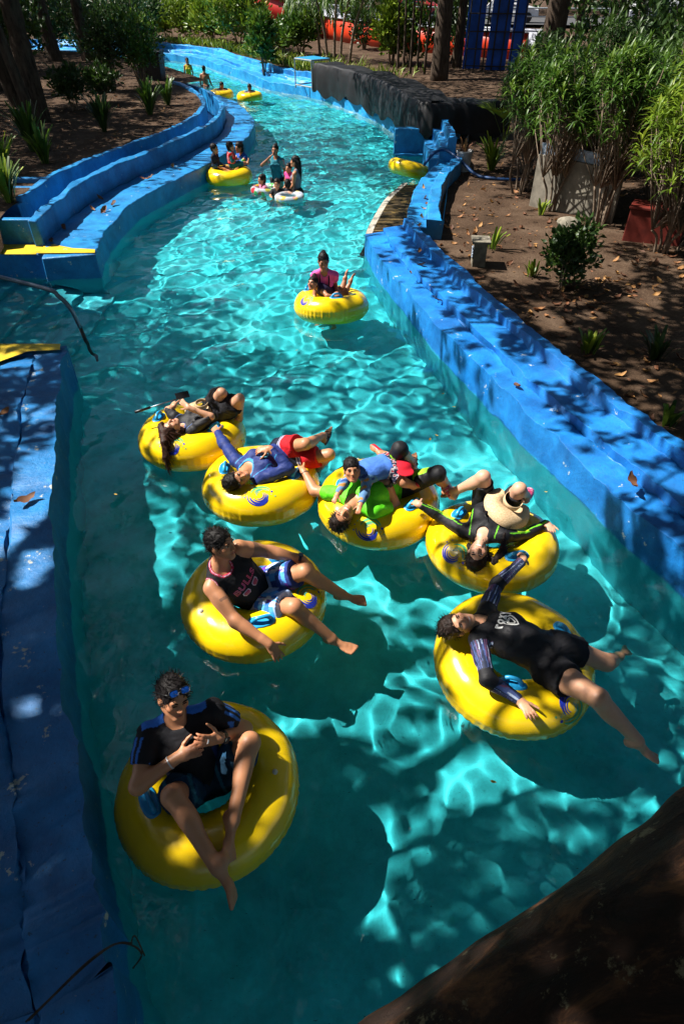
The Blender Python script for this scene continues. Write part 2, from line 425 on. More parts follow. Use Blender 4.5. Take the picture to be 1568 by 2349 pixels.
# ------------------------------------------------------------------ water
def water():
    ys = [-3.0]
    while ys[-1] < 51: ys.append(ys[-1] + .017 + .0036 * max(0, ys[-1]))
    ys = np.array(ys); n = 500
    def lim(y):
        left = np.full(len(y), -6.3)
        yr = np.r_[rS[:, 1], 11.73, cS[:, 1], nS[:, 1]]; xr = np.r_[rS[:, 0], 1.2, cS[:, 0], nS[:, 0]]
        return left - .12, np.interp(y, yr, xr) + .12
    a, b = lim(ys); a = np.where(ys > 26, -6.4 - (ys - 26) * 1.6, a)
    X = a[:, None] + (b - a)[:, None] * np.linspace(0, 1, n)[None]; Y = np.repeat(ys[:, None], n, 1)
    r = np.random.default_rng(5); Z = np.zeros_like(X)
    far = np.clip((Y - 7) / 12, 0, 1)
    for i in range(26):                                     # long lazy swell
        lam = .40 * 10 ** (r.random() * .6); an = r.random() * 6.28; ph = r.random() * 6.28
        wx = .25 * np.sin(Y * .9 + i) ; wy = .25 * np.sin(X * 1.1 + 2 * i)
        Z += lam * .0036 * np.sin(((X + wx) * math.cos(an) + (Y + wy) * math.sin(an)) * 6.283 / lam + ph)
    for i in range(30):                                     # small ripples that draw the net of light on the floor
        lam = .15 * 10 ** (r.random() * .48); an = r.random() * 6.28; ph = r.random() * 6.28
        wx = .12 * np.sin(Y * 2.1 + i) ; wy = .12 * np.sin(X * 2.6 + 2 * i)
        Z += lam * .0023 * np.sin(((X + wx) * math.cos(an) + (Y + wy) * math.sin(an)) * 6.283 / lam + ph) * (.55 + .45 * np.sin(X * .9 + i) * np.sin(Y * .7 + 2 * i))
    for i in range(22):                                     # choppier water further up the river
        lam = .16 * 10 ** (r.random() * .6); an = 1.57 + r.normal() * .75; ph = r.random() * 6.28
        wx = .3 * np.sin(Y * 1.7 + i)
        Z += (.0015 + far * .0045) * lam * np.sin(((X + wx) * math.cos(an) + (Y + .2 * np.sin(X * 2 + i)) * math.sin(an)) * 6.283 / lam + ph)
    for cx_, cy_, a_, l_ in ((.35, 3.1, .0035, .16), (2.3, 2.15, .004, .17), (.2, 2.6, .003, .15), (-.55, .95, .003, .15), (2.2, 2.75, .0035, .15), (-.1, 5.4, .003, .16), (1.0, 4.9, .0035, .17), (-.2, 9.0, .004, .2), (-1.0, 17, .005, .3)):
        d = np.hypot(X - cx_, Y - cy_)
        Z += .35 * a_ * np.sin(d * 6.283 / l_) * np.exp(-d / .42)
    i = np.arange(X.size).reshape(X.shape)
    F = np.stack([i[:-1, :-1], i[:-1, 1:], i[1:, 1:], i[1:, :-1]], -1).reshape(-1, 4)
    V = np.stack([X, Y, Z], -1).reshape(-1, 3)
    o = mesh('river_water', V, F, M['water'], True)
    tag(o, kind='structure'); o.cycles.is_caustics_caster = True
    return o
water_o = water()

# ------------------------------------------------------------------ foliage helpers
def leaf_mat(name, a, b, c, rough=.45, trans=.25):
    t = NT(name); at = t.n('ShaderNodeVertexColor', layer_name='Col'); sp = t.n('ShaderNodeSeparateColor'); t.l(at.outputs[0], sp.inputs[0])
    colr = t.ramp(sp.outputs[0], [(0.0, a), (.5, b), (1.0, c)])
    t.base(colr); t.set(Roughness=rough, Specular_IOR_Level=.45)
    tr = t.n('ShaderNodeBsdfTranslucent'); t.l(colr, tr.inputs[0]); mx = t.n('ShaderNodeMixShader'); mx.inputs[0].default_value = trans
    out = t.t.nodes['Material Output']; t.l(t.b.outputs[0], mx.inputs[1]); t.l(tr.outputs[0], mx.inputs[2]); t.l(mx.outputs[0], out.inputs[0])
    return t.m
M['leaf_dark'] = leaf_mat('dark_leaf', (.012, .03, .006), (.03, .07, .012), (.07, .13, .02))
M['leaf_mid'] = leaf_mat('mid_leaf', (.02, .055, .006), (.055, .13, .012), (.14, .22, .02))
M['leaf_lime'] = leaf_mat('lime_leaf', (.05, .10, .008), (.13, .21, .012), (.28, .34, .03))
M['leaf_dry'] = leaf_mat('dry_leaf', (.05, .025, .015), (.20, .075, .03), (.42, .22, .07), .7, .15)
t = NT('bark'); t.base(t.ramp(t.noise(6, 8, .7, t.obj((2, 2, .5))), [(.3, (.022, .015, .011)), (.7, (.11, .08, .06))])); t.set(Roughness=.95, Specular_IOR_Level=.1); t.bump(t.noise(16, 7, .7, t.obj((2, 2, .4))), .8, .03); M['bark'] = t.m
t = NT('pale_stem'); t.base(t.ramp(t.noise(14, 6, .7), [(.3, (.09, .06, .04)), (.7, (.27, .20, .14))])); t.set(Roughness=.9); M['stem'] = t.m

def leaves_mesh(name, pos, dirs, nrm, L, Wd, mat, parent, droop=.15, tone=None, seg=1, fold=.18, seed=0):
    """one leaf per row: base point, direction, face normal, length, width: a folded, pointed blade"""
    n = len(pos); r = np.random.default_rng(seed)
    d = dirs / (np.linalg.norm(dirs, axis=1)[:, None] + 1e-9); s = np.cross(d, nrm); s /= (np.linalg.norm(s, axis=1)[:, None] + 1e-9); u = np.cross(s, d)
    L = np.broadcast_to(L, n)[:, None]; Wd = np.broadcast_to(Wd, n)[:, None]; dr = np.broadcast_to(droop, n)[:, None]
    mid = pos + d * L * .5 + u * L * dr * .25
    tip = pos + d * L - u * L * dr
    a = mid + s * Wd / 2 + u * Wd * fold; b = mid - s * Wd / 2 + u * Wd * fold
    V = np.stack([pos, a, tip, b, mid], 1).reshape(-1, 3)
    o = np.arange(n)[:, None] * 5
    F = np.concatenate([o + np.array([[0, 4, 1]]), o + np.array([[1, 4, 2]]), o + np.array([[0, 3, 4]]), o + np.array([[3, 2, 4]])], 0)
    tn = (tone if tone is not None else r.random(n))
    col = np.repeat(np.clip(tn + r.normal(size=n) * .08, 0, 1)[:, None], 5, 1).reshape(-1, 1) * np.ones((1, 3))
    return mesh(name, V, F.astype(np.int64), mat, False, col, parent)

def rnd_dirs(n, r, zlo=-1.0):
    v = r.normal(size=(n, 3)); v /= np.linalg.norm(v, axis=1)[:, None]
    v[:, 2] = np.where(v[:, 2] < zlo, -v[:, 2], v[:, 2]); return v

# ------------------------------------------------------------------ shade trees over the left bank; sun patches on the water are the gaps in their crowns
PATCH = []   # (x, y, rx, ry, rot, amount of sun) on the water plane
PATCH = [(7.9, 10.4, 2.2, 2.4, 0.9), (6.6, 13.8, 1.6, 1.8, 0.5), (6.0, 16.0, 1.2, 1.5, 0.45), (9.5, 13.5, 2.0, 2.2, 0.8), (-6.5, 46, 4.5, 6, 0.9), (-1, 40, 3, 5, 0.6), (3, 43, 5, 4, 0.55), (-1.35, 14.6, 2.45, 3.07, 1), (-2.58, 12.58, 1.61, 1.81, 0.95), (-0.24, 15.4, 1.39, 2.49, 0.9), (-0.65, 11.09, 1.32, 1.29, 0.7), (-2.41, 16.76, 1.18, 1.86, 0.7), (-2.66, 10.2, 0.95, 0.57, 0.35), (-1.14, 9.53, 0.9, 1.03, 0.5), (-0.17, 9.52, 0.69, 0.94, 0.9), (-4.47, 13.18, 0.77, 2.23, 0.95), (-4.69, 10.85, 0.9, 0.56, 1), (-4.08, 14.96, 0.68, 1.48, 0.6), (-4.64, 10.65, 0.51, 0.7, 0.8), (-3.23, 27.5, 0.63, 6.14, 0.55), (-3.15, 20.24, 0.75, 2.36, 0.6), (-1.72, 19.16, 0.72, 2.57, 0.5), (-1.43, 28.78, 2.55, 4.17, 0.5), (0.22, 22.16, 1.08, 3.29, 0.25), (-3.88, 36.44, 2.53, 4.8, 0.6), (-7.17, 38.84, 2.66, 5.75, 0.8), (-2.94, 39.52, 3.61, 5.09, 0.9), (0.58, 29.96, 1.58, 3.69, 0.8), (-11.51, 50.7, 2.57, 7.33, 0.9), (2.08, 13.37, 0.35, 2.18, 0.85), (1.06, 10.28, 0.43, 1.59, 0.62), (1.61, 8.29, 0.49, 1.33, 0.6), (1.98, 6.83, 0.48, 1.01, 0.58), (2.19, 5.61, 0.43, 0.69, 0.8), (2.43, 4.88, 0.35, 0.51, 0.75), (2.82, 4.58, 0.33, 0.48, 0.6), (2.96, 3.95, 0.31, 0.4, 0.52), (3.43, 4.43, 0.24, 0.4, 0.5), (3.07, 5.32, 0.36, 0.5, 0.45), (2.66, 6.25, 0.4, 0.61, 0.45), (1.65, 5.74, 0.54, 0.6, 0.9), (1.86, 4.87, 0.36, 0.42, 0.75), (2.28, 4.33, 0.25, 0.31, 0.5), (1.09, 5.99, 0.61, 0.46, 0.45), (-0.45, 4.52, 0.49, 0.47, 0.95), (0.03, 4.77, 0.21, 0.22, 0.7), (0.61, 4.33, 0.52, 0.51, 1), (0.95, 4.01, 0.27, 0.35, 0.7), (1.09, 3.85, 0.23, 0.39, 0.4), (1.89, 3.86, 0.23, 0.45, 0.95), (1.55, 3.95, 0.31, 0.4, 0.7), (-1.29, 5.25, 0.5, 0.48, 0.8), (-1.57, 5.48, 0.32, 0.34, 0.8), (-0.94, 5.56, 0.28, 0.26, 0.7), (-1.2, 3.92, 0.24, 0.33, 0.8), (0.06, 3.92, 0.44, 0.22, 0.8), (0.41, 3.17, 0.21, 0.22, 0.5), (-0.36, 3.07, 0.33, 0.31, 0.9), (-0.31, 3.13, 0.16, 0.23, 0.8), (-0.76, 2.8, 0.26, 0.28, 0.95), (-0.19, 2.75, 0.26, 0.28, 0.95), (-0.05, 3.12, 0.2, 0.14, 0.6), (0.14, 2.72, 0.16, 0.16, 0.6), (1.06, 2.37, 0.21, 0.38, 0.85), (1.2, 2.14, 0.29, 0.16, 0.85), (1.89, 2.41, 0.12, 0.14, 0.5), (1.18, 2.68, 0.12, 0.12, 0.6), (0.93, 2.8, 0.16, 0.2, 0.6), (0.54, 2.27, 0.37, 0.19, 0.95), (0.9, 2.17, 0.15, 0.08, 0.6), (1.32, 1.8, 0.14, 0.06, 0.6), (1.78, 2.35, 0.18, 0.21, 0.25), (-0.16, 1.22, 0.09, 0.06, 0.5), (0.16, 0.91, 0.05, 0.07, 0.5), (-0.41, 1.66, 0.18, 0.13, 0.9), (-0.11, 1.64, 0.13, 0.16, 0.9), (-0.23, 1.99, 0.14, 0.18, 0.9), (-0.26, 1.77, 0.09, 0.1, 0.8), (-0.86, 1.42, 0.15, 0.14, 0.5), (-0.7, 1.26, 0.17, 0.08, 0.6), (-0.18, 1.42, 0.11, 0.17, 0.85), (-0.91, 1.62, 0.1, 0.11, 0.8), (-0.08, 1.85, 0.1, 0.09, 0.5), (-0.25, 1.62, 0.1, 0.11, 0.3), (-2.36, 4.21, 0.24, 0.92, 1), (-2.02, 3.2, 0.14, 0.28, 0.75), (-2.69, 5.38, 0.14, 0.12, 0.6), (-1.11, 1.37, 0.06, 0.06, 0.55), (-1.69, 2.53, 0.09, 0.15, 0.5), (-1.58, 1.93, 0.08, 0.15, 0.5), (-1.12, 1.05, 0.09, 0.1, 0.48), (-0.84, 0.8, 0.05, 0.07, 0.6), (-3.52, 6.53, 0.31, 0.22, 0.5), (3.49, 11.63, 1.49, 1.92, 0.8), (3.26, 13.85, 0.99, 2.22, 0.75), (4.14, 10.14, 0.86, 0.79, 0.8), (4.92, 12.77, 1.01, 1.71, 0.7), (3.41, 8.28, 0.49, 0.73, 0.35), (3.59, 6.63, 0.32, 0.43, 0.3), (3.64, 5.65, 0.19, 0.26, 0.3), (4.61, 9.03, 0.39, 0.5, 0.6), (-5.95, 22.45, 0.54, 1.23, 0.5), (-7.86, 24.19, 1.3, 1.12, 0.6), (-10.61, 27.31, 1.62, 1.16, 0.7), (-10.07, 31.3, 1.1, 1.79, 0.5), (-7.03, 28.67, 1.35, 2.53, 0.5), (-4.52, 24.43, 0.43, 2.83, 0.5), (-5.69, 13.12, 0.34, 0.65, 0.7), (-9.53, 23.26, 0.84, 0.7, 0.5)]
def sunny(x, y):
    s = np.where(y < 9, .0, np.where(y < 20, .06, .12)) + np.zeros_like(x)
    s = np.where((x < -5) & (y > 11), .01, s)
    for cx_, cy_, rx, ry, w in PATCH:
        d = ((x - cx_) / rx) ** 2 + ((y - cy_) / ry) ** 2
        v = np.clip(1.5 - d, 0, 1) * abs(w)
        s = np.maximum(s, v) if w > 0 else s * (1 - v)
    return s
def leafy(gx, gy, r):
    """which leaves are there: the crowns are open over the sunny patches and thin over the middle of the near channel"""
    dap = .5 + .42 * vnoise(np.stack([gx * .8, gy, 0 * gx], 1), 1.5, 5) + .25 * vnoise(np.stack([gx * .6, gy * 1.4, 0 * gx], 1), 3.2, 6)
    ok = sunny(gx, gy) * 1.35 < np.clip(dap, .05, 1.2) + .12 * r.normal(size=len(gx))
    xl = np.interp(gy, lnS[:, 1], lnS[:, 0]); xr = np.interp(gy, rS[:, 1], rS[:, 0]); u = (gx - xl) / (xr - xl); ss = lambda a, b, v: np.clip((v - a) / (b - a), 0, 1) ** 2 * (3 - 2 * np.clip((v - a) / (b - a), 0, 1))
    ch = ss(.04, .42, u) * (1 - .6 * ss(.85, 1.02, u)) * (.10 + .90 * ss(1.6, 4.0, gy)) * (1 - ss(11, 13, gy)) * (u < 1.1)
    return ok & (r.random(len(gx)) > .68 * ch)
TREES = [(-7.2, 1.2, .24, 9.0), (-9.6, 8.4, .27, 9.5), (-8.45, 20.0, .27, 10), (-7.9, 18.6, .13, 10), (-9.9, 22.4, .2, 9), (-13.6, 36.0, .30, 10), (-12.3, 36.8, .26, 9), (-12.0, 25.5, .3, 10), (-5.6, -3.2, .25, 9.0)]
BLOCKER_TREES = [(9.6, 17.0, .3, 9), (11.5, 6.5, .3, 9), (9.2, 26.5, .32, 10), (5.5, -7.5, .3, 9), (-3.5, -9.5, .3, 9), (13.5, 36, .3, 10)]  # trees added right and behind the bridge; their crowns block sky light, deepening shade
def blocker_trees():
    r = np.random.default_rng(31); T = np.array([(a, b) for a, b, *_ in BLOCKER_TREES]); n = 5200
    C = np.stack([r.uniform(3.5, 19, n), r.uniform(-13, 42, n), r.uniform(5.2, 9.2, n)], 1)
    n = 2200; C = np.vstack([C, np.stack([r.uniform(-14, 5, n), r.uniform(-14, -2.5, n), r.uniform(5.0, 9.0, n)], 1)])
    gx = C[:, 0] - SUN.x * C[:, 2] / SUN.z; gy = C[:, 1] - SUN.y * C[:, 2] / SUN.z
    C = C[(gy < -1.2) | (gx > 5)]
    near = np.argmin((C[:, None, 0] - T[None, :, 0]) ** 2 + (C[:, None, 1] - T[None, :, 1]) ** 2, 1)
    labs = ['tall sky-blocking tree added behind the hedge on the right', 'tall sky-blocking tree added right of the near bank', 'tall sky-blocking tree added behind the blue screens side of the hedge', 'unseen sky-blocking tree added behind the bridge on the right', 'unseen sky-blocking tree added behind the bridge near its middle', 'tall sky-blocking tree added far back on the right']
    for i, (x, y, rad, hgt) in enumerate(BLOCKER_TREES):
        c = C[near == i]; e = empty('shade_tree', (x, y, gh(x, y))); tag(e, labs[i], 'tree', 'added sky-blocking trees on the right bank and behind'); z0 = gh(x, y) - .1
        MB().tube(spline([(x, y, z0), (x + .2, y, 2.2), (x - .1, y + .2, 5.4)], 6), list(np.linspace(rad * 1.25, rad * .7, 13)), 12).build('trunk', M['bark'], e, True)
        b = MB(); top = Vector((x - .1, y + .2, 5.2))
        for j in r.choice(len(c), min(len(c), 12), replace=False): q = Vector(c[j]); b.tube([top, top.lerp(q, .5) + Vector((0, 0, .5)), q], [rad * .3, rad * .16, .015], 6)
        b.build('limbs', M['bark'], e, True); n = 9; P = np.repeat(c, n, 0); d = rnd_dirs(len(P), r, -.6); P = P + d * r.uniform(0, .4, len(P))[:, None]; k = P[:, 2] / SUN.z; ok = leafy(P[:, 0] - SUN.x * k, P[:, 1] - SUN.y * k, r); P = P[ok]; d = d[ok]
        leaves_mesh('crown', P, d, rnd_dirs(len(P), r), r.uniform(.22, .40, len(P)), r.uniform(.11, .17, len(P)), M['leaf_dark'], e, seed=50 + i)
def shade_trees():
    r = np.random.default_rng(21)
    T = np.array([(a, b) for a, b, *_ in TREES])
    def sample(n, x0, x1, y0, y1):
        gx = r.uniform(x0, x1, n); gy = r.uniform(y0, y1, n); h = r.uniform(5.0, 8.6, n)
        keep = r.random(n) > np.clip(sunny(gx, gy) * 1.0 - .06, 0, .8)
        k = h / SUN.z
        return np.stack([gx + SUN.x * k, gy + SUN.y * k, h], 1)[keep]
    C = np.vstack([sample(4300, -5, 8, -3, 9), sample(1500, -5, -.6, -3, 4), sample(700, -8.5, -4.5, 5.5, 11.5), sample(2600, -7, 9, 9, 17), sample(2200, -8, 7, 17, 30), sample(7200, -19, -5, 11, 40), sample(900, -34, -6, 30, 48)])
    near = np.argmin((C[:, None, 0] - T[None, :, 0] - 1.0) ** 2 + (C[:, None, 1] - T[None, :, 1]) ** 2, 1)
    for i, (x, y, rad, hgt) in enumerate(TREES):
        c = C[near == i]
        e = empty('shade_tree', (x, y, gh(x, y)))
        lab = ['tall tree leaning over the lower left deck', 'tall tree standing left of the underwater steps', 'stout dark trunk nearest the left bench in the shaded bed', 'slim dark trunk just in front of the stout trunk on the left', 'dark trunk between the stout trunk and the far pair on the left', 'left trunk of the far dark pair at the back of the left bed', 'right trunk of the far dark pair at the back of the left bed', 'dark trunk at the left frame edge of the shaded bed', 'tree rooted behind the bridge on the left'][i]
        tag(e, lab, 'tree', 'shade trees on the left bank')
        rr = random.Random(i); b = MB(); z0 = gh(x, y) - .1
        lean = (rr.uniform(-.9, .1), rr.uniform(-.3, .3))
        tp = [(x, y, z0), (x + lean[0] * .25, y + lean[1] * .25, 1.6), (x + lean[0] * .6, y + lean[1] * .6, 3.4), (x + lean[0], y + lean[1], 5.4)]
        b.tube(spline(tp, 5), list(np.linspace(rad * 1.25, rad * .7, 16)), 12)
        b.build('trunk', M['bark'], e, True)
        if not len(c): continue
        b = MB(); top = Vector((x + lean[0], y + lean[1], 5.2)); idx = r.choice(len(c), min(len(c), 12), replace=False)
        for j in idx:
            q = Vector(c[j]); m = top.lerp(q, .5) + Vector((0, 0, .5))
            b.tube([top, m, q], [rad * .26, rad * .12, .012], 6)
        b.build('limbs', M['bark'], e, True)
        n = 15; P = np.repeat(c, n, 0); d = rnd_dirs(len(P), r, -.6); P = P + d * r.uniform(0, .36, len(P))[:, None] + r.normal(size=P.shape) * .06
        L_ = r.uniform(.16, .30, len(P)); q = P + d * L_[:, None] * .5; k = q[:, 2] / SUN.z
        ok = leafy(q[:, 0] - SUN.x * k, q[:, 1] - SUN.y * k, r); P = P[ok]; d = d[ok]; L_ = L_[ok]
        leaves_mesh('crown', P, d, rnd_dirs(len(P), r), L_, r.uniform(.07, .12, len(P)), M['leaf_dark'], e, seed=i)
shade_trees()
blocker_trees()

# ------------------------------------------------------------------ bodies: one smooth skin grown round a posed skeleton
def nrm(v):
    v = np.asarray(v, float); return v / (np.linalg.norm(v) + 1e-12)
def orth(v, d):
    d = nrm(d); v = np.asarray(v, float); return nrm(v - d * np.dot(v, d))

def smin(a, b, k):
    h = np.clip(k - np.abs(a - b), 0, None) / k
    return np.minimum(a, b) - h * h * k * .25

class Shape:
    """a list of rounded limbs and ellipsoids blended smoothly, then skinned with a surface net"""
    def __init__(s): s.p = []
    def cone(s, a, b, ra, rb, k=.025, bulge=None, op=1, t0=None, t1=None, grow=0.0):
        s.p.append(dict(t='c', a=np.asarray(a, float), b=np.asarray(b, float), ra=ra, rb=rb, k=k, g=bulge, op=op, t0=t0, t1=t1)); return s
    def ell(s, c, r, A=None, k=.03, op=1):
        s.p.append(dict(t='e', c=np.asarray(c, float), r=np.asarray(r, float), A=np.eye(3) if A is None else np.asarray(A), k=k, op=op)); return s
    def plane(s, p, n, k=.004):
        """cut away everything on the +n side"""
        s.p.append(dict(t='p', c=np.asarray(p, float), n=nrm(n), k=k, op=-1)); return s
    def box(s, q, pad=0.0):
        if q['t'] == 'p': return None
        if q['t'] == 'c':
            m = max(q['ra'], q['rb']) + (q['g'][1] if q['g'] else 0) + pad
            return np.minimum(q['a'], q['b']) - m, np.maximum(q['a'], q['b']) + m
        e = np.sqrt(((q['A'] * q['r'][:, None]) ** 2).sum(0)) + pad
        return q['c'] - e, q['c'] + e
    @staticmethod
    def d(q, P):
        if q['t'] == 'c':
            ba = q['b'] - q['a']; pa = P - q['a']; l2 = ba @ ba
            tt = pa @ ba / l2; t = np.clip(tt, 0, 1)
            rad = q['ra'] + (q['rb'] - q['ra']) * t
            if q['g']: rad = rad + q['g'][1] * np.exp(-((t - q['g'][0]) / q['g'][2]) ** 2)
            v = pa - t[..., None] * ba
            o = np.sqrt((v * v).sum(-1)) - rad
            l = math.sqrt(l2)
            if q['t1'] is not None: o = np.maximum(o, (tt - q['t1']) * l)
            if q['t0'] is not None: o = np.maximum(o, (q['t0'] - tt) * l)
            return o
        if q['t'] == 'e':
            v = (P - q['c']) @ q['A'].T / q['r']
            k0 = np.sqrt((v * v).sum(-1)) + 1e-9; w = v / q['r']; k1 = np.sqrt((w * w).sum(-1)) + 1e-9
            return k0 * (k0 - 1) / k1
        return (P - q['c']) @ q['n']
    def eval(s, P, disp=None):
        d = np.full(P.shape[:-1], 1e3)
        for q in s.p:
            e = s.d(q, P)
            d = smin(d, e, q['k']) if q['op'] > 0 else -smin(-d, e, q['k']) if q['t'] != 'p' else -smin(-d, -e, q['k'])
        return d
    def mesh(s, h, disp=None, smooth=2):
        bx = [s.box(q, q['k'] + .01) for q in s.p if q['op'] > 0]
        lo = np.min([b[0] for b in bx], 0) - 2 * h; hi = np.max([b[1] for b in bx], 0) + 2 * h
        B = 6; bs = B * h; nb = np.ceil((hi - lo) / bs).astype(int) + 1
        g = np.stack(np.meshgrid(*[np.arange(k) for k in nb], indexing='ij'), -1).reshape(-1, 3)
        cen = lo + (g + .5) * bs
        hb = bs * .87
        cand = np.zeros(len(g), bool)
        for b in bx: cand |= ((cen > b[0] - hb) & (cen < b[1] + hb)).all(1)
        g = g[cand]; cen = cen[cand]
        d = s.eval(cen); m = np.abs(d) < hb * 1.35 + .02
        g = g[m]; cen = cen[m]; n = len(g)
        loc = np.stack(np.meshgrid(*[np.arange(B + 1)] * 3, indexing='ij'), -1).reshape(-1, 3)
        D = np.full((n, len(loc)), 1e3)
        base = lo + g * bs
        off = loc * h
        for q in s.p:
            b = s.box(q, q['k'] + 2 * h)
            if b is None: sel = np.arange(n)
            else: sel = np.nonzero(((cen > b[0] - hb) & (cen < b[1] + hb)).all(1))[0]
            if not len(sel): continue
            P = base[sel][:, None] + off[None]
            e = s.d(q, P); c = D[sel]
            D[sel] = smin(c, e, q['k']) if q['op'] > 0 else (-smin(-c, e, q['k']) if q['t'] != 'p' else -smin(-c, -e, q['k']))
        if disp is not None: D = D + disp((base[:, None] + off[None]).reshape(-1, 3)).reshape(D.shape)
        D = D.reshape(n, B + 1, B + 1, B + 1)
        ins = D < 0
        cs = [(i, j, k) for i in (0, 1) for j in (0, 1) for k in (0, 1)]
        cor = np.stack([D[:, i:i + B, j:j + B, k:k + B] for i, j, k in cs], -1)
        ci = cor < 0; act = ci.any(-1) & ~ci.all(-1)
        bi, x, y, z = np.nonzero(act)
        val = cor[bi, x, y, z]; gc = g[bi] * B + np.stack([x, y, z], 1)
        acc = np.zeros((len(bi), 3)); cnt = np.zeros(len(bi))
        C = np.array(cs, float)
        for a in range(8):
            for b_ in range(a + 1, 8):
                if np.abs(C[a] - C[b_]).sum() != 1: continue
                cr = (val[:, a] < 0) != (val[:, b_] < 0); da, db = val[cr, a], val[cr, b_]
                t = da / (da - db); acc[cr] += C[a] + (C[b_] - C[a]) * t[:, None]; cnt[cr] += 1
        V = lo + (gc + acc / cnt[:, None]) * h
        N = nb * B + 2
        key = lambda q: (q[:, 0].astype(np.int64) * N[1] + q[:, 1]) * N[2] + q[:, 2]
        kk = key(gc); order = np.argsort(kk); ks = kk[order]
        quads = []
        for ax in range(3):
            sl0 = [slice(0, B)] * 3; sl1 = [slice(0, B)] * 3; sl1[ax] = slice(1, B + 1)
            A0 = ins[:, sl0[0], sl0[1], sl0[2]]; A1 = ins[:, sl1[0], sl1[1], sl1[2]]
            bi, x, y, z = np.nonzero(A0 != A1); fl_ = A0[bi, x, y, z]
            e = g[bi] * B + np.stack([x, y, z], 1)
            u, w = [(1, 2), (2, 0), (0, 1)][ax]
            q = []
            for du, dw in ((0, 0), (1, 0), (1, 1), (0, 1)):
                c = e.copy(); c[:, u] -= du; c[:, w] -= dw
                kq = key(c); p = np.clip(np.searchsorted(ks, kq), 0, len(ks) - 1)
                q.append(np.where(ks[p] == kq, order[p], -1))
            q = np.stack(q, 1); ok = (q >= 0).all(1); q = q[ok]; fl_ = fl_[ok]
            q[~fl_] = q[~fl_][:, ::-1]; quads.append(q)
        F = np.concatenate(quads, 0)
        for _ in range(smooth):
            S = np.zeros_like(V); c = np.zeros(len(V))
            for i in range(4):
                a, b_ = F[:, i], F[:, (i + 1) % 4]
                np.add.at(S, a, V[b_]); np.add.at(c, a, 1)
                np.add.at(S, b_, V[a]); np.add.at(c, b_, 1)
            V = V * .5 + .5 * S / np.maximum(c, 1)[:, None]
        return V, F

M['skin'] = vcol('skin', .48, .45, .06, 30, .08, .002, Subsurface_Weight=.12, Subsurface_Radius=(.02, .008, .004), Subsurface_Scale=.5)
M['cloth'] = vcol('cloth', .8, .25, .12, 70, .25, .004)
M['wet_cloth'] = vcol('wet_cloth', .62, .3, .15, 50, .35, .005)
M['hair'] = vcol('hair', .5, .16, .4, 110, .6, .004)
M['plain'] = vcol('plain', .4, .5, .05, 40, 0)
M['gloss'] = vcol('gloss', .12, .6, .02, 40, 0)

SKIN = {'tan': (.45, .20, .10), 'brown': (.34, .142, .072), 'fair': (.56, .31, .205), 'light': (.50, .26, .155), 'dark': (.19, .08, .045)}
def mixc(a, b, w): return a * (1 - w[:, None]) + np.asarray(b) * w[:, None]
def sstep(a, b, x): t = np.clip((x - a) / (b - a), 0, 1); return t * t * (3 - 2 * t)

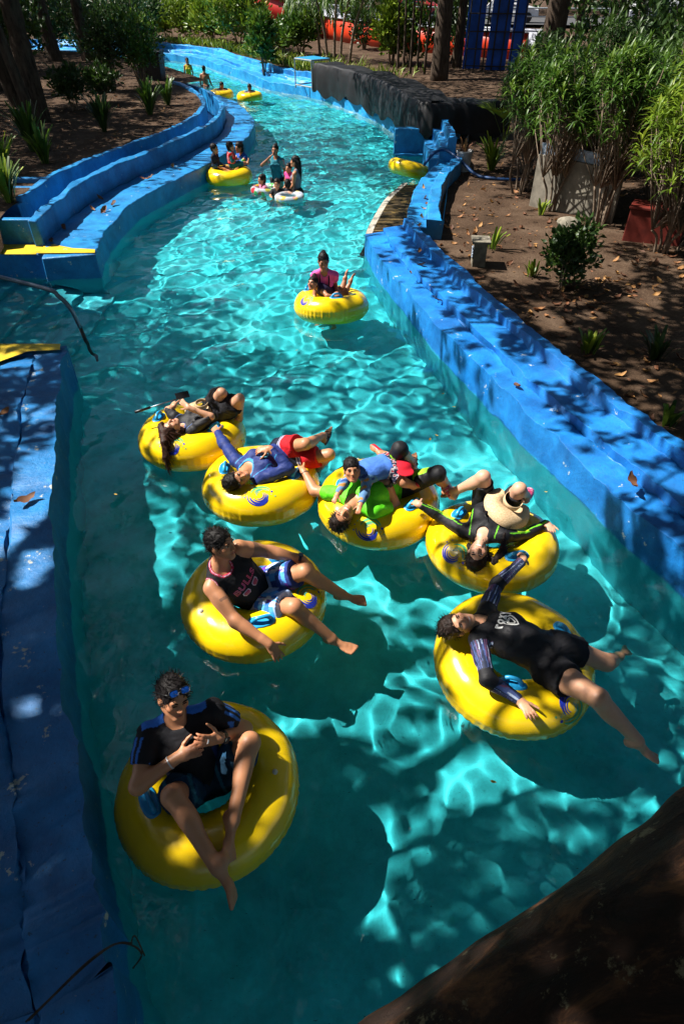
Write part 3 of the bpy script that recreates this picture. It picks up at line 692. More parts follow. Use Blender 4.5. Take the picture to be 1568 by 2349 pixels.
class Person:
    def __init__(s, J, label, S=1.0, sex='m', skin='tan', group=None, h=.0065, hands=None, palm=None, heads=1.0, belly=0.0, fat=1.0, wat=None, feet=True):
        s.J = {k: np.array(v, float) for k, v in J.items()}; s.S = S; s.sex = sex; s.h = h; s.sk = np.array(SKIN[skin]); s.fat = fat; s.belly = belly
        s.hs = heads; s.handcfg = hands or {}; s.palm = palm or {}; s.feet = feet
        J = s.J
        s.root = empty('person', tuple(J['pe'])); tag(s.root, label, 'person', group)
        s.u = nrm(J['nb'] - J['pe']); s.L = np.linalg.norm(J['nb'] - J['pe'])
        s.lat = orth(J['sl'] - J['sr'], s.u); s.f = np.cross(s.lat, s.u)
        s.hlat = orth(J['hl'] - J['hr'], s.u) if 'hl' in J else s.lat
        s.hf = np.cross(s.hlat, s.u)
        s.A = np.stack([s.lat, s.f, s.u]); s.Ah = np.stack([s.hlat, s.hf, s.u])
        s.hu = nrm(J['to'] - J['hd']); s.hfr = orth(J['no'] - J['hd'], s.hu); s.hl_ = np.cross(s.hfr, s.hu) * -1
        s.hl_ = np.cross(s.hu, s.hfr)
        s.HA = np.stack([s.hl_, s.hfr, s.hu])
    # local points
    def T(s, l, f, z): return s.J['pe'] + s.lat * l * s.S + s.f * f * s.S + s.u * z * s.L
    def Hd(s, l, f, z): return s.J['hd'] + (s.hl_ * l + s.hfr * f + s.hu * z) * s.hs
    def hloc(s, P): return (P - s.J['hd']) @ s.HA.T / s.hs
    def tloc(s, P):
        q = (P - s.J['pe']); return np.stack([q @ s.lat / s.S, q @ s.f / s.S, q @ s.u / s.L], -1)
    def torso(s, sh, g=0.0, k=.05, up=True):
        S = s.S; w = s.fat; J = s.J; fem = s.sex == 'f'
        hc = (J['hl'] + J['hr']) / 2 if 'hl' in J else J['pe']
        sh.ell(hc + s.u * .03 * S, (np.array([.172 if fem else .160, .115, .115]) * S * w + g), s.Ah, k)
        sh.ell(s.T(0, .012 + s.belly * .4, .36), (np.array([.130 if fem else .143, .102 + s.belly, .17]) * S * w + g), s.A, k)
        sh.ell(s.T(0, .0, .68), (np.array([.145 if fem else .166, .105, .165]) * S * w + g), s.A, k)
        for a in ('sl', 'sr'):
            sg = 1 if a == 'sl' else -1
            sh.cone(s.T(sg * .05, -.005, .84), J[a] - s.u * .012 * S, .066 * S * w + g * .8, .047 * S * w + g * .5, .04)
            sh.cone(s.J['nb'] + s.u * .035 * S - s.f * .02 * S, J[a] + s.u * .008 * S, .042 * S + g * .6, .036 * S + g * .5, .05)
            if fem: sh.ell(s.T(sg * .07, .085, .64), np.array([.06, .055, .058]) * S * w + g, s.A, .03)
            else: sh.ell(s.T(sg * .075, .065, .72), np.array([.075, .05, .06]) * S * w + g, s.A, .04)
        if 'hl' in J:
            for a in ('hl', 'hr'):
                sh.ell(J[a] - s.hf * .035 * S, np.array([.085, .085, .09]) * S * w + g, s.Ah, .04)
        return sh
    def arm(s, sh, sd, g=0.0, k=.028, upto=2.0, start=0.0, w=None):
        J = s.J; S = s.S; w = (s.fat if w is None else w) * (.88 if s.sex == 'f' else 1.0)
        a, b, c = J['s' + sd], J['e' + sd], J['w' + sd]
        sh.cone(a, b, .049 * S * w + g, .041 * S * w + g, k, (.38, .009 * S * w, .28), t1=None if upto >= 1 else upto)
        if upto > 1: sh.cone(b, c, .043 * S * w + g, .0275 * S * w + g, k, (.25, .006 * S * w, .25), t1=None if upto >= 2 else upto - 1)
        return sh
    def leg(s, sh, sd, g=0.0, k=.035, upto=2.0, g1=None):
        J = s.J; S = s.S; w = s.fat; g1 = g if g1 is None else g1
        a, b, c = J['h' + sd], J['k' + sd], J['a' + sd]
        sh.cone(a, b, .092 * S * w + g, .056 * S * w + g1, k, (.3, .006 * S, .3), t1=None if upto >= 1 else upto)
        if upto > 1:
            back = -orth(J['o' + sd] - c, b - c) if 'o' + sd in J else -s.hf
            sh.cone(b, c, .052 * S * w + g, .036 * S * w + g, k, t1=None if upto >= 2 else upto - 1)
            if upto >= 1.6: sh.ell(b + (c - b) * .3 + back * .016 * S, np.array([.047 * w, .047 * w, .12]) * S + g, np.stack([np.cross(back, nrm(b - c)), back, nrm(b - c)]), .03)
        return sh
    def hand(s, sh, sd):
        J = s.J; S = s.S * (.9 if s.sex == 'f' else 1); w, t = J['w' + sd], J['t' + sd]
        curl, spread = s.handcfg.get(sd, (.35, 1.0))
        d = nrm(t - w); n = orth(s.palm.get(sd, (0, 0, 1)), d); x = np.cross(d, n)   # n: back of the hand
        th = -x if sd == 'r' else x
        sh.cone(J['e' + sd] + (w - J['e' + sd]) * .8, w + d * .02 * S, .030 * S, .028 * S, .02)
        sh.ell(w + d * .055 * S, np.array([.056, .041, .017]) * S, np.stack([d, x, n]), .018)
        for i, (o, Lf) in enumerate(((.030, .072), (.010, .080), (-.010, .074), (-.029, .058))):
            p = w + (d * .092 + th * o) * S; dd = nrm(d + th * o * 4.5 * spread); ang = 0
            for j, fr in enumerate((.42, .32, .26)):
                ang += curl * (.55 if j == 0 else .75)
                v = dd * math.cos(ang) - n * math.sin(ang); q = p + v * Lf * fr * S
                sh.cone(p, q, (.0098 - .0008 * j) * S, (.0092 - .001 * j) * S, .006); p = q
        p = w + (d * .028 + th * .028) * S; v = nrm(d * .62 + th * .75 - n * .25)
        for j, fr in enumerate((.042, .034, .026)):
            q = p + v * fr * S; sh.cone(p, q, (.0125 - .0015 * j) * S, (.011 - .0015 * j) * S, .008); p = q; v = nrm(v + d * .35 - n * .2 * curl)
    def foot(s, sh, sd):
        J = s.J; S = s.S; a, o, kx = J['a' + sd], J['o' + sd], J['k' + sd]
        d = nrm(o - a); n = orth(kx - a, d); x = np.cross(d, n); A = np.stack([d, x, n])
        inn = x if sd == 'r' else -x; 
        if sd == 'r': inn = -np.cross(d, n)
        else: inn = np.cross(d, n)
        a_ = a
        sh.ell(a_ - d * .032 * S - n * .035 * S, np.array([.036, .031, .036]) * S, A, .025)
        sh.cone(a_ - n * .012 * S, a_ + d * .11 * S - n * .042 * S, .036 * S, .022 * S, .03)
        sh.ell(a_ + d * .125 * S - n * .05 * S, np.array([.055, .043, .02]) * S, A, .02)
        for i, (q, L) in enumerate(((.034, .066), (.012, .064), (-.006, .057), (-.022, .048), (-.037, .038))):
            p = a_ + (d * .150 + inn * q - n * .052) * S
            sh.cone(p - d * .01 * S, p + d * L * .75 * S + n * .001, .0150 * S if i == 0 else .0112 * S, .0140 * S if i == 0 else .0102 * S, .005)
    def head(s, sh, smile=0.0):
        k = s.hs; A = s.HA; H = s.Hd; fem = s.sex == 'f'
        E = lambda c, r, kk, op=1: sh.ell(H(*c), np.array(r) * k, A, kk * k, op)
        E((0, -.014, .032), (.074, .094, .087), .03)
        E((0, .028, -.032), (.0595, .063, .080), .03)
        for g in (-1, 1):
            sh.cone(H(g * .047, .0, -.055), H(g * .018, .066, -.098), .024 * k, .018 * k, .022 * k)
            E((g * .041, .060, -.022), (.024, .022, .020), .02)
            E((g * .075, -.008, -.008), (.010, .021, .031), .006)
        E((0, .074, -.098), (.024, .018, .017), .02)
        sh.cone(H(-.036, .077, .020), H(.036, .077, .020), .014 * k, .014 * k, .015 * k)
        for g in (-1, 1): E((g * .031, .102, .001), (.019, .016, .012), .012, -1)
        sh.cone(H(0, .088, .008), H(0, .110, -.030), .0085 * k, .0125 * k, .012 * k)
        for g in (-1, 1): E((g * .0125, .097, -.035), (.0095, .010, .0085), .006)
        E((0, .090, -.0595), (.024 + .006 * smile, .011, .0065), .008); E((0, .088, -.0725), (.021 + .006 * smile, .0115, .0078), .008)
        sh.cone(H(-.024 - .006 * smile, .094, -.064 + .004 * smile), H(.024 + .006 * smile, .094, -.064 + .004 * smile), .0035 * k, .0035 * k, .004 * k, op=-1)
        nb = s.J['nb']
        sh.cone(nb - s.u * .03 * s.S - s.f * .01, H(0, -.026, -.05), .062 * s.S * (.84 if fem else 1), .049 * s.S * (.86 if fem else 1.0), .016)
    def body(s, smile=0.0, colour=None, parts='aall', legs='lr', arms='lr'):
        sh = Shape(); s.torso(sh); s.head(sh, smile)
        for a in arms: s.arm(sh, a); s.hand(sh, a)
        for a in legs:
            s.leg(sh, a)
            if s.feet and 'o' + a in s.J: s.foot(sh, a)
        V, F = sh.mesh(s.h); s.sdf = sh
        c = np.tile(s.sk, (len(V), 1)); q = s.hloc(V)
        ln = lambda p, r: np.exp(-(((q - np.array(p)) / np.array(r)) ** 2).sum(1))
        c = mixc(c, s.sk * np.array([1.12, .80, .72]), np.clip(ln((.04, .07, -.02), (.022, .03, .022)) + ln((-.04, .07, -.02), (.022, .03, .022)) + ln((0, .11, -.03), (.014, .02, .016)), 0, 1) * .55)
        c = mixc(c, s.sk * np.array([1.0, .52, .52]) * (1.15 if s.sex == 'f' else .92), np.clip(ln((0, .095, -.0595), (.026, .02, .0065)) + ln((0, .095, -.073), (.023, .02, .007)), 0, 1) * .9)
        c = mixc(c, (.10, .03, .03), np.clip(ln((0, .092, -.0655), (.026, .02, .0028)) * 1.2, 0, 1))
        if smile: c = mixc(c, (.75, .72, .66), np.clip(ln((0, .09, -.0655), (.021, .03, .0042)) * 1.6, 0, 1) * smile)
        c = mixc(c, s.sk * .7, np.clip(ln((.031, .09, .0), (.02, .03, .012)) + ln((-.031, .09, .0), (.02, .03, .012)), 0, 1) * .6)
        for a in arms:
            w = np.exp(-(np.linalg.norm(V - s.J['t' + a], axis=1) / (.07 * s.S)) ** 2); c = mixc(c, s.sk * np.array([1.1, .85, .8]), w * .5)
        if colour is not None: c = colour(V, c)
        o = mesh('body', V, F, M['skin'], True, c, s.root); o.cycles.is_caustics_receiver = True
        s.bodyo = o; return o
    def proj(s, P, off=.002):
        """move points onto the skin"""
        for _ in range(4):
            e = 1e-3; d = s.sdf.eval(P); G = np.stack([s.sdf.eval(P + np.eye(3)[i] * e) - d for i in range(3)], -1) / e
            P = P - G * ((d - off) / np.maximum((G * G).sum(-1), .3))[:, None]
        return P
    def face(s, closed=False, look=(0, 0), brow=(.012, .008, .006), glasses=False):
        for g in (-1, 1):
            r = .0125; n = 10; V = []; F = []; C = []
            for i in range(n + 1):
                th = math.pi * i / n
                for j in range(14):
                    ph = 2 * math.pi * j / 14; p = (math.sin(th) * math.cos(ph), math.cos(th), math.sin(th) * math.sin(ph))
                    V.append(s.Hd(g * .031 + p[0] * .0145, .0775 + p[1] * .0095, .001 + p[2] * (.0022 if closed else .0062)))
                    dx, dz = p[0] - look[0], p[2] * .6 - look[1]
                    C.append((.01, .006, .004) if closed or dx * dx + dz * dz < .22 or abs(p[2]) > .9 else (.62, .58, .54))
            for i in range(n):
                for j in range(14): F.append((i * 14 + j, i * 14 + (j + 1) % 14, (i + 1) * 14 + (j + 1) % 14, (i + 1) * 14 + j))
            mesh('eye', V, F, M['gloss'], True, np.array(C), s.root)
            t = np.linspace(-1, 1, 7); P = np.array([s.Hd(g * (.033 + .021 * k), .088, .0225 - .005 * k * k + .001 * k) for k in t]); P = s.proj(P, .001)
            b = MB(); b.tube([tuple(p) for p in P], [.0016 * s.hs, .0036 * s.hs, .0042 * s.hs, .004 * s.hs, .0034 * s.hs, .0026 * s.hs, .0014 * s.hs], 6)
            mesh('eyebrow', b.V, b.F, M['hair'], True, np.tile(brow, (len(b.V), 1)), s.root)
            P = np.array([s.Hd(g * (.031 + .0155 * k), .088, .0065 * (1 - k * k * .7) * (0.15 if closed else 1)) for k in t]); 
            b = MB(); b.tube([tuple(p) for p in P], [.0008 * s.hs] + [.0017 * s.hs] * 5 + [.0008 * s.hs], 5)
            mesh('eyelash', b.V, b.F, M['hair'], True, np.tile((.008, .006, .005), (len(b.V), 1)), s.root)
    def garment(s, name, sh, colour, mat='cloth', h=None, wr=.003, wf=9, label=None, seed=1, inner=None):
        hh = h or s.h
        A = nrm(np.random.default_rng(seed).normal(size=3))
        def disp(P):
            q = P + .03 * np.stack([vnoise(P, 5, seed), vnoise(P, 5, seed + 1), vnoise(P, 5, seed + 2)], -1)
            return wr * (vnoise(q * np.array([1, 1, 1.0]), wf, seed + 3) + .6 * np.abs(vnoise(q, wf * 1.7, seed + 4)))
        V, F = sh.mesh(hh, disp if wr else None, 1)
        c = colour(V) if callable(colour) else np.tile(np.array(colour), (len(V), 1))
        o = mesh(name, V, F, M[mat], True, c, s.root); o.cycles.is_caustics_receiver = True
        if label: o['label'] = label
        return o
    def shirt(s, colour, hem=-.06, sleeve=.55, g=.013, gs=.016, name='shirt', neck=.046, **kw):
        sh = Shape(); s.torso(sh, g)
        for a in 'lr':
            if sleeve > 0: s.arm(sh, a, gs, upto=sleeve)
            elif sleeve <= 0: pass
        sh.plane(s.T(0, 0, hem), -s.u)
        nb = s.J['nb']
        sh.cone(nb + s.u * (.06 - neck * .9) * s.S + s.f * .035 * s.S, nb + s.u * .12 * s.S + s.f * .05, neck * s.S, neck * s.S, .01, op=-1)
        sh.cone(nb - s.u * .0 * s.S, s.Hd(0, -.018, -.03), (.058 if s.sex == 'f' else .066) * s.S, .065 * s.S, .006, op=-1)
        if sleeve <= 0:
            for a in 'lr':
                d = nrm(s.J['e' + a] - s.J['s' + a]); x = orth(s.J['s' + a] - s.J['nb'], s.u)
                sh.cone(s.J['s' + a] + (x * .022 + s.u * .035) * s.S, s.J['s' + a] + (x * .05 + d * .10 - s.u * .05) * s.S, .064 * s.S, .060 * s.S, .008, op=-1)
        return s.garment(name, sh, colour, **kw)
    def shorts(s, colour, top=.16, leg=.6, g=.018, flare=.03, name='shorts', **kw):
        sh = Shape(); s.torso(sh, g * .6); sh.plane(s.T(0, 0, top), s.u)
        for a in 'lr': s.leg(sh, a, g, upto=leg, g1=g + flare)
        return s.garment(name, sh, colour, **kw)
    def hair(s, style='short', colour=(.012, .009, .008), extra=None, strands=220, seed=1, slen=.03, low=0.0):
        strands = int(strands * 1.6); slen *= 1.15
        sh = Shape(); k = s.hs; A = s.HA; E = lambda c, r, kk, op=1: sh.ell(s.Hd(*c), np.array(r) * k, A, kk * k, op)
        vol = {'short': .008, 'buzz': .003, 'long': .010, 'bob': .012, 'tied': .004}[style]
        E((0, -.016, .034 + vol * .6), (.077 + vol, .097 + vol, .088 + vol), .02)
        if style in ('long', 'bob'):
            E((0, -.05, -.04), (.078, .062, .085), .03)
        else: E((0, -.052, -.02), (.064, .050, .055), .02)
        if extra:
            for a, b, ra, rb in extra: sh.cone(a, b, ra, rb, .025)
        E((0, .085, -.025 - low), (.063, .085, .085), .012, -1)
        if style in ('short', 'buzz', 'tied'):
            sh.plane(s.Hd(0, 0, -.068), -s.hu); 
            for g in (-1, 1): E((g * .085, .0, -.03), (.02, .028, .045), .01, -1)
        a_ = .0042 if style not in ('buzz',) else .001
        hd = s.J['hd'].copy()
        disp = lambda P: a_ * k * (np.abs(vnoise(P, 16, seed)) * 1.2 - .5 + .5 * vnoise(P, 34, seed + 1))
        V, F = sh.mesh(min(s.h, .0075), disp, 1)
        c0 = np.array(colour); c = np.tile(c0, (len(V), 1)) * (1 + .35 * vnoise(V, 20, seed + 7))[:, None]
        C = [np.clip(c, .001, 1)]; VV = [V]; FF = [F]; n0 = len(V)
        if strands:
            r = np.random.default_rng(seed); q = s.hloc(V)
            ok_ = np.nonzero(q[:, 1] < .03)[0] if style in ('long', 'bob') else np.arange(len(V)); pick = r.choice(ok_, min(strands, len(ok_)), replace=False)
            cen = s.J['hd']
            sv = []; sf = []
            for i in pick:
                p = V[i]; out = nrm(p - cen); fl_ = nrm(out * .35 - s.hu * (.25 if q[i, 2] < .05 else -.1) + s.hfr * r.uniform(-.6, .7) + s.hl_ * r.uniform(-.6, .6)) if style in ('short', 'buzz') else nrm(out * .22 - s.hu * .45 - s.hfr * .55 + r.normal(size=3) * .25)
                L = slen * k * r.uniform(.5, 1.2); m = p + (fl_ + out * .35) * L * .5; t = p + fl_ * L; w = np.cross(fl_, out) * .0028 * k
                o = n0 + len(sv); sv += [p - w, p + w, m + w * .8, m - w * .8, t]; sf += [(o, o + 1, o + 2, o + 3), (o + 3, o + 2, o + 4, o + 4)]
            VV.append(np.array(sv)); C.append(np.tile(c0 * 1.3, (len(sv), 1)))
            quads = [f for f in sf if f[2] != f[3]]; tris = [f[:3] for f in sf if f[2] == f[3]]
            F2 = [tuple(x) for x in F] + quads + tris
        else: F2 = F
        o = mesh('hair', np.concatenate(VV), F2, M['hair'], True, np.concatenate(C), s.root)
        return o
    def band(s, name, a, b, t, r, w, colour, mat='plain'):
        """a strap round a limb"""
        d = nrm(b - a); c = a + (b - a) * t
        mb = MB(); n = 18; x = nrm(np.cross(d, (.3, .2, .9))); y = np.cross(d, x)
        V = []; F = []
        for i in range(n):
            q = x * math.cos(2 * math.pi * i / n) + y * math.sin(2 * math.pi * i / n)
            for dd, rr in ((-w / 2, r), (-w / 2, r + .006), (w / 2, r + .006), (w / 2, r)): V.append(c + d * dd + q * rr)
        for i in range(n):
            j = (i + 1) % n
            for k in range(4): F.append((i * 4 + k, j * 4 + k, j * 4 + (k + 1) % 4, i * 4 + (k + 1) % 4))
        return mesh(name, V, F, M[mat], False, np.tile(colour, (len(V), 1)), s.root)
    def watch(s, sd, colour=(.01, .01, .012), face=(.05, .06, .06), r=.031, up=(0, 0, 1)):
        J = s.J; d = nrm(J['w' + sd] - J['e' + sd]); w = J['w' + sd] - d * .02
        o = s.band('watch', w - d * .01, w + d * .01, .5, r * s.S, .024, colour)
        n = orth(s.palm.get(sd, up), d); x = np.cross(n, d); c = w + n * (r * s.S + .006)
        mb = MB(); mb.box((0, 0, 0), (.038, .034, .012)); V = np.array([c + d * v[0] + x * v[1] + n * v[2] for v in mb.V])
        b = mesh('watch_case', V, mb.F, M['gloss'], False, np.tile(face, (len(V), 1)), o)
        return o

def text_on(obj, person, body, size, origin, xdir, ydir, colour, name, extrude=.0015, off=.0035, outline=None, spacing=1.0, sheary=0.0, parent=None, bold=0.0):
    """flat lettering laid onto a garment along its own surface"""
    cu = bpy.data.curves.new('lettering', 'FONT'); cu.body = body; cu.size = size; cu.space_character = spacing; cu.align_x = 'CENTER'; cu.align_y = 'CENTER'; cu.offset = bold; cu.resolution_u = 3
    o = bpy.data.objects.new('lettering', cu); COL.objects.link(o)
    dg = bpy.context.evaluated_depsgraph_get(); me = o.evaluated_get(dg).to_mesh()
    bm = bmesh.new(); bm.from_mesh(me); bmesh.ops.triangulate(bm, faces=bm.faces[:])
    bmesh.ops.subdivide_edges(bm, edges=[e for e in bm.edges if e.calc_length() > size * .14], cuts=2)
    bmesh.ops.triangulate(bm, faces=bm.faces[:])
    bm.verts.ensure_lookup_table(); P = np.array([v.co[:] for v in bm.verts]); F = [tuple(v.index for v in f.verts) for f in bm.faces]; bm.free()
    o.evaluated_get(dg).to_mesh_clear(); bpy.data.objects.remove(o); bpy.data.curves.remove(cu)
    return lay(obj, person, P[:, :2], F, origin, xdir, ydir, colour, name, off)

def lay(obj, person, P, F, origin, xdir, ydir, colour, name, off=.0035, mat='plain'):
    x = nrm(xdir); y = orth(ydir, x); n = np.cross(x, y)
    bv = BVHTree.FromPolygons([v.co.copy() for v in obj.data.vertices], [tuple(p.vertices) for p in obj.data.polygons])
    V = []
    for p in P:
        q = np.asarray(origin) + x * p[0] + y * p[1] + n * .25
        h = bv.ray_cast(Vector(q), Vector(-n))
        V.append(np.array(h[0]) + n * off if h[0] else np.asarray(origin) + x * p[0] + y * p[1])
    col = np.tile(colour, (len(V), 1)) if np.ndim(colour) == 1 else colour
    return mesh(name, V, F, M[mat], False, col, obj)

# ------------------------------------------------------------------ yellow swim rings
t = NT('yellow_vinyl')
f = t.noise(3.0, 4, .5); c_ = t.ramp(f, [(.3, (.74, .49, .003)), (.7, (.84, .57, .005))])
sc_ = t.ramp(t.noise(22, 6, .75), [(.58, 0.0), (.75, .35)]); c_ = t.mix(sc_, c_, (.5, .32, .05))
t.base(c_); t.set(Roughness=.24, Specular_IOR_Level=.5, Coat_Weight=.35, Coat_Roughness=.12); t.bump(t.noise(5, 3), .12, .02); M['vinyl'] = t.m
M['handle'] = simple('blue_handle_vinyl', (.02, .30, .60), .3, .5, .12, 20)
M['print_blue'] = simple('print_blue', (.012, .03, .36), .35, .4, .1); M['print_green'] = simple('print_green', (.08, .40, .16), .35, .4, .12)
M['print_teal'] = simple('print_teal', (.05, .36, .30), .35, .4, .12); M['valve'] = simple('valve', (.55, .52, .42), .4, .4, .1)

def ring_pt(C, tilt, R0, r0, a, b, o=0.0):
    p = np.stack([(R0 + (r0 + o) * np.cos(b)) * np.cos(a), (R0 + (r0 + o) * np.cos(b)) * np.sin(a), (r0 + o) * np.sin(b) * .97], -1)
    cx, sx = math.cos(tilt[0]), math.sin(tilt[0]); cy, sy = math.cos(tilt[1]), math.sin(tilt[1])
    y = p[..., 1] * cx - p[..., 2] * sx; z = p[..., 1] * sx + p[..., 2] * cx; x = p[..., 0]
    return np.stack([x * cy + z * sy, y, -x * sy + z * cy], -1) + np.array(C)

def swim_ring(x, y, label, R0=.385, r0=.207, tilt=(0, 0), handles=(), swirls=(), valve=None, z=.1, group='yellow swim rings in the river', mat=None, fine=True, pads=True, seed=0, wrinkle=1.0):
    rt = empty('swim_ring', (x, y, z)); tag(rt, label, 'swim ring', group)
    C = (x, y, z); na, nb_ = (160, 56) if fine else (64, 24)
    a = np.linspace(0, 2 * np.pi, na, endpoint=False)[:, None]; b = np.linspace(0, 2 * np.pi, nb_, endpoint=False)[None]
    r = np.random.default_rng(seed)
    wr_ = lambda v: np.angle(np.exp(1j * v))
    def relief(a, b):
        am = .55 + .45 * np.sin(3 * a + seed) * np.sin(5 * a + 2 * seed)
        q = -.0105 * wrinkle * am * np.clip(np.cos(a * 58 + .8 * np.sin(a * 7)), -.2, 1) * np.exp(-(wr_(b + .15) / .33) ** 2)
        q = q - .008 * np.clip(np.cos(a * 31), -.2, 1) * np.exp(-(wr_(b - np.pi) / .5) ** 2) - .006 * np.exp(-(wr_(b) / .025) ** 2)
        return q + .009 * np.sin(a * 2 + seed) * np.sin(b + .6) + .0035 * vnoise(np.stack([np.cos(a) * 2 + 0 * b, np.sin(a) * 2 + 0 * b, np.cos(b) + 0 * a], -1), 1.1, seed)
    puck = relief(a, b)
    V = ring_pt(C, tilt, R0, r0, a + 0 * b, b + 0 * a, puck).reshape(-1, 3)
    i = np.arange(na * nb_).reshape(na, nb_); i2 = np.roll(i, -1, 0); i3 = np.roll(i2, -1, 1); i4 = np.roll(i, -1, 1)
    F = np.stack([i, i2, i3, i4], -1).reshape(-1, 4)
    o = mesh('tube', V, F, mat or M['vinyl'], True, None, rt); o.cycles.is_caustics_receiver = True
    def pt(a, b, off): a = np.asarray(a, float); b = np.asarray(b, float); return ring_pt(C, tilt, R0, r0, a, b, off + relief(a, b))
    for ha, hb in handles:
        n = 20; rows = []; La, Lb = .105, .052
        th = np.linspace(0, 2 * np.pi, n, endpoint=False)
        e = lambda k: (np.sign(np.cos(th)) * np.abs(np.cos(th)) ** .7 * La * k / (R0 + r0 * math.cos(hb)) + ha, np.sign(np.sin(th)) * np.abs(np.sin(th)) ** .7 * Lb * k / r0 + hb)
        V = []; F = []
        for k, of in ((1, .0005), (.99, .006), (.80, .007), (.74, .004), (.0, .004)): V.append(pt(*e(k), of))
        V = np.concatenate(V)
        for q in range(4):
            for j in range(n): F.append((q * n + j, q * n + (j + 1) % n, (q + 1) * n + (j + 1) % n, (q + 1) * n + j))
        hd = mesh('handle', V, F, M['handle'], True, None, rt)
        u = np.linspace(-1, 1, 11); pts = pt(ha + u * .072 / (R0 + r0 * math.cos(hb)), np.full(11, hb), .004 + .05 * (1 - np.abs(u) ** 3.2))
        MB().tube([tuple(p) for p in pts], [.019, .018, .016, .015, .015, .015, .015, .015, .016, .018, .019], 10).build('grip', M['handle'], hd, True)
    for sa, sb, rot, sz in swirls:
        for nm, mt, segs in (('swirl_blue', 'print_blue', [(.46, .1, 2.6, .05), (.36, .3, 3.3, .085), (.26, .6, 3.7, .05), (.17, 1.0, 4.0, .035)]), ('swirl_green', 'print_green', [(.46, 3.6, 6.1, .10), (.33, 3.7, 5.8, .06)]), ('swirl_teal', 'print_teal', [(.40, 3.5, 4.3, .035), (.24, 4.3, 6.0, .045), (.15, 4.6, 6.6, .03)])):
            V = []; F = []
            for rad, t0, t1, w in segs:
                m = 18; o0 = len(V)
                for k in range(m + 1):
                    q = k / m; th = t0 + (t1 - t0) * q; rr = rad * (1 - .25 * q); ww = w * math.sin(math.pi * min(1, .06 + q * .94)) ** .6
                    for s_ in (-.5, .5): V.append(((rr + s_ * ww) * math.cos(th + rot) * sz, (rr + s_ * ww) * math.sin(th + rot) * sz))
                for k in range(m): F.append((o0 + 2 * k, o0 + 2 * k + 1, o0 + 2 * k + 3, o0 + 2 * k + 2))
            dots = {'swirl_blue': [(.55, .25, .03), (.56, -.1, .024), (.47, 3.35, .045)], 'swirl_green': [(.55, 2.95, .03), (.55, 5.9, .028)], 'swirl_teal': [(.42, 3.1, .02), (.3, 2.95, .022)]}[nm]
            for rad, th, dr in dots:
                o0 = len(V); cx_, cy_ = rad * math.cos(th + rot), rad * math.sin(th + rot)
                V += [((cx_ + dr * math.cos(k * .785)) * sz, (cy_ + dr * math.sin(k * .785)) * sz) for k in range(8)]; F.append(tuple(range(o0, o0 + 8)))
            V = np.array(V); W3 = pt(sa + V[:, 0] / (R0 + r0 * math.cos(sb)), sb + V[:, 1] / r0, .0025)
            mesh('swirl_logo', W3, F, M[mt], False, None, rt)
    if valve:
        va, vb = valve; p = pt(va, vb, .0); n = nrm(pt(va, vb, .05) - p)
        MB().tube([tuple(p - n * .004), tuple(p + n * .008), tuple(p + n * .009), tuple(p + n * .014)], [.017, .017, .010, .009], 12).build('valve', M['valve'], rt, True)
    return rt

def aim(C, px, py, r0=.207, R0=.385):
    """angles on a ring for a point seen from above at (px, py)"""
    dx, dy = px - C[0], py - C[1]; rr = math.hypot(dx, dy); cb = max(-.95, min(.95, (rr - R0) / r0))
    return math.atan2(dy, dx), math.acos(cb)
RING_front = swim_ring(-0.838, 1.74, 'large yellow swim ring nearest the camera, under the man in the black shirt', 0.373, 0.2, (-0.03, 0), [(-2.583, 1.7), (1.379, 1.867)], [], (0.017, 1.283), seed=5)
RING_bulls = swim_ring(-0.717, 3.289, 'yellow swim ring carrying the man in the black basketball jersey', 0.388, 0.209, (-0.014, 0), [(-1.292, 1.433), (0.908, 1.883)], [(-0.279, 1.15, 2.2, 0.25)], (-2.461, 1.217), seed=5)
RING_roxy = swim_ring(1.269, 2.676, 'yellow swim ring at the right under the woman in black shorts with patterned sleeves', 0.383, 0.206, (0.077, 0), [(0.332, 1.533), (-1.902, 2.0)], [(-0.995, 0.883, 0.3, 0.25)], None, seed=4)
RING_ua = swim_ring(1.34, 3.926, 'yellow swim ring under the long-haired woman with a straw visor on her belly', 0.379, 0.204, (-0.136, 0), [(2.513, 1.733), (-1.326, 1.333)], [(-2.461, 0.85, 2.6, 0.25)], None, seed=2)
RING_green = swim_ring(0.355, 4.514, 'yellow swim ring under the man in the bright green shirt and the child', 0.387, 0.209, (-0.005, 0), [(3.124, 1.683), (-0.75, 1.5)], [(-1.78, 0.683, 3.1, 0.25)], (1.955, 0.917), seed=5)
RING_blue = swim_ring(-0.809, 4.784, 'yellow swim ring under the man in the dark blue long-sleeved shirt', 0.386, 0.208, (-0.12, 0), [(-3.107, 1.75), (-0.367, 1.55)], [(-1.466, 1.1, 3.1, 0.25)], None, seed=4)
RING_pony = swim_ring(-1.654, 5.641, 'yellow swim ring under the woman holding a phone on a stick', 0.386, 0.208, (-0.12, 0), [(2.967, 1.65), (-0.611, 1.6)], [(-1.728, 0.883, 3.1, 0.25)], (-0.279, 0.117), seed=4)
RING_pink = swim_ring(-0.165, 9.224, 'wrinkled yellow swim ring pushed by the woman in the pink shirt', 0.38, 0.205, (-0.15, 0), [(-1.344, 1.55), (2.74, 1.467)], [(-2.391, 0.917, 2.4, 0.25)], None, seed=4, wrinkle=2.2)
swim_ring(-2.858, 17.24, 'yellow swim ring beside the left bench with two children on it', .385, .207, (-.03, 0), seed=2, fine=False)
swim_ring(1.70, 17.4, 'empty yellow swim ring left lying on the rusty grate', .36, .185, (-.22, .25), seed=3, fine=False, z=.22, group=None)
swim_ring(-3.84, 30.56, 'yellow swim ring floating in the open far up the river', .36, .19, (0, 0), seed=4, fine=False)
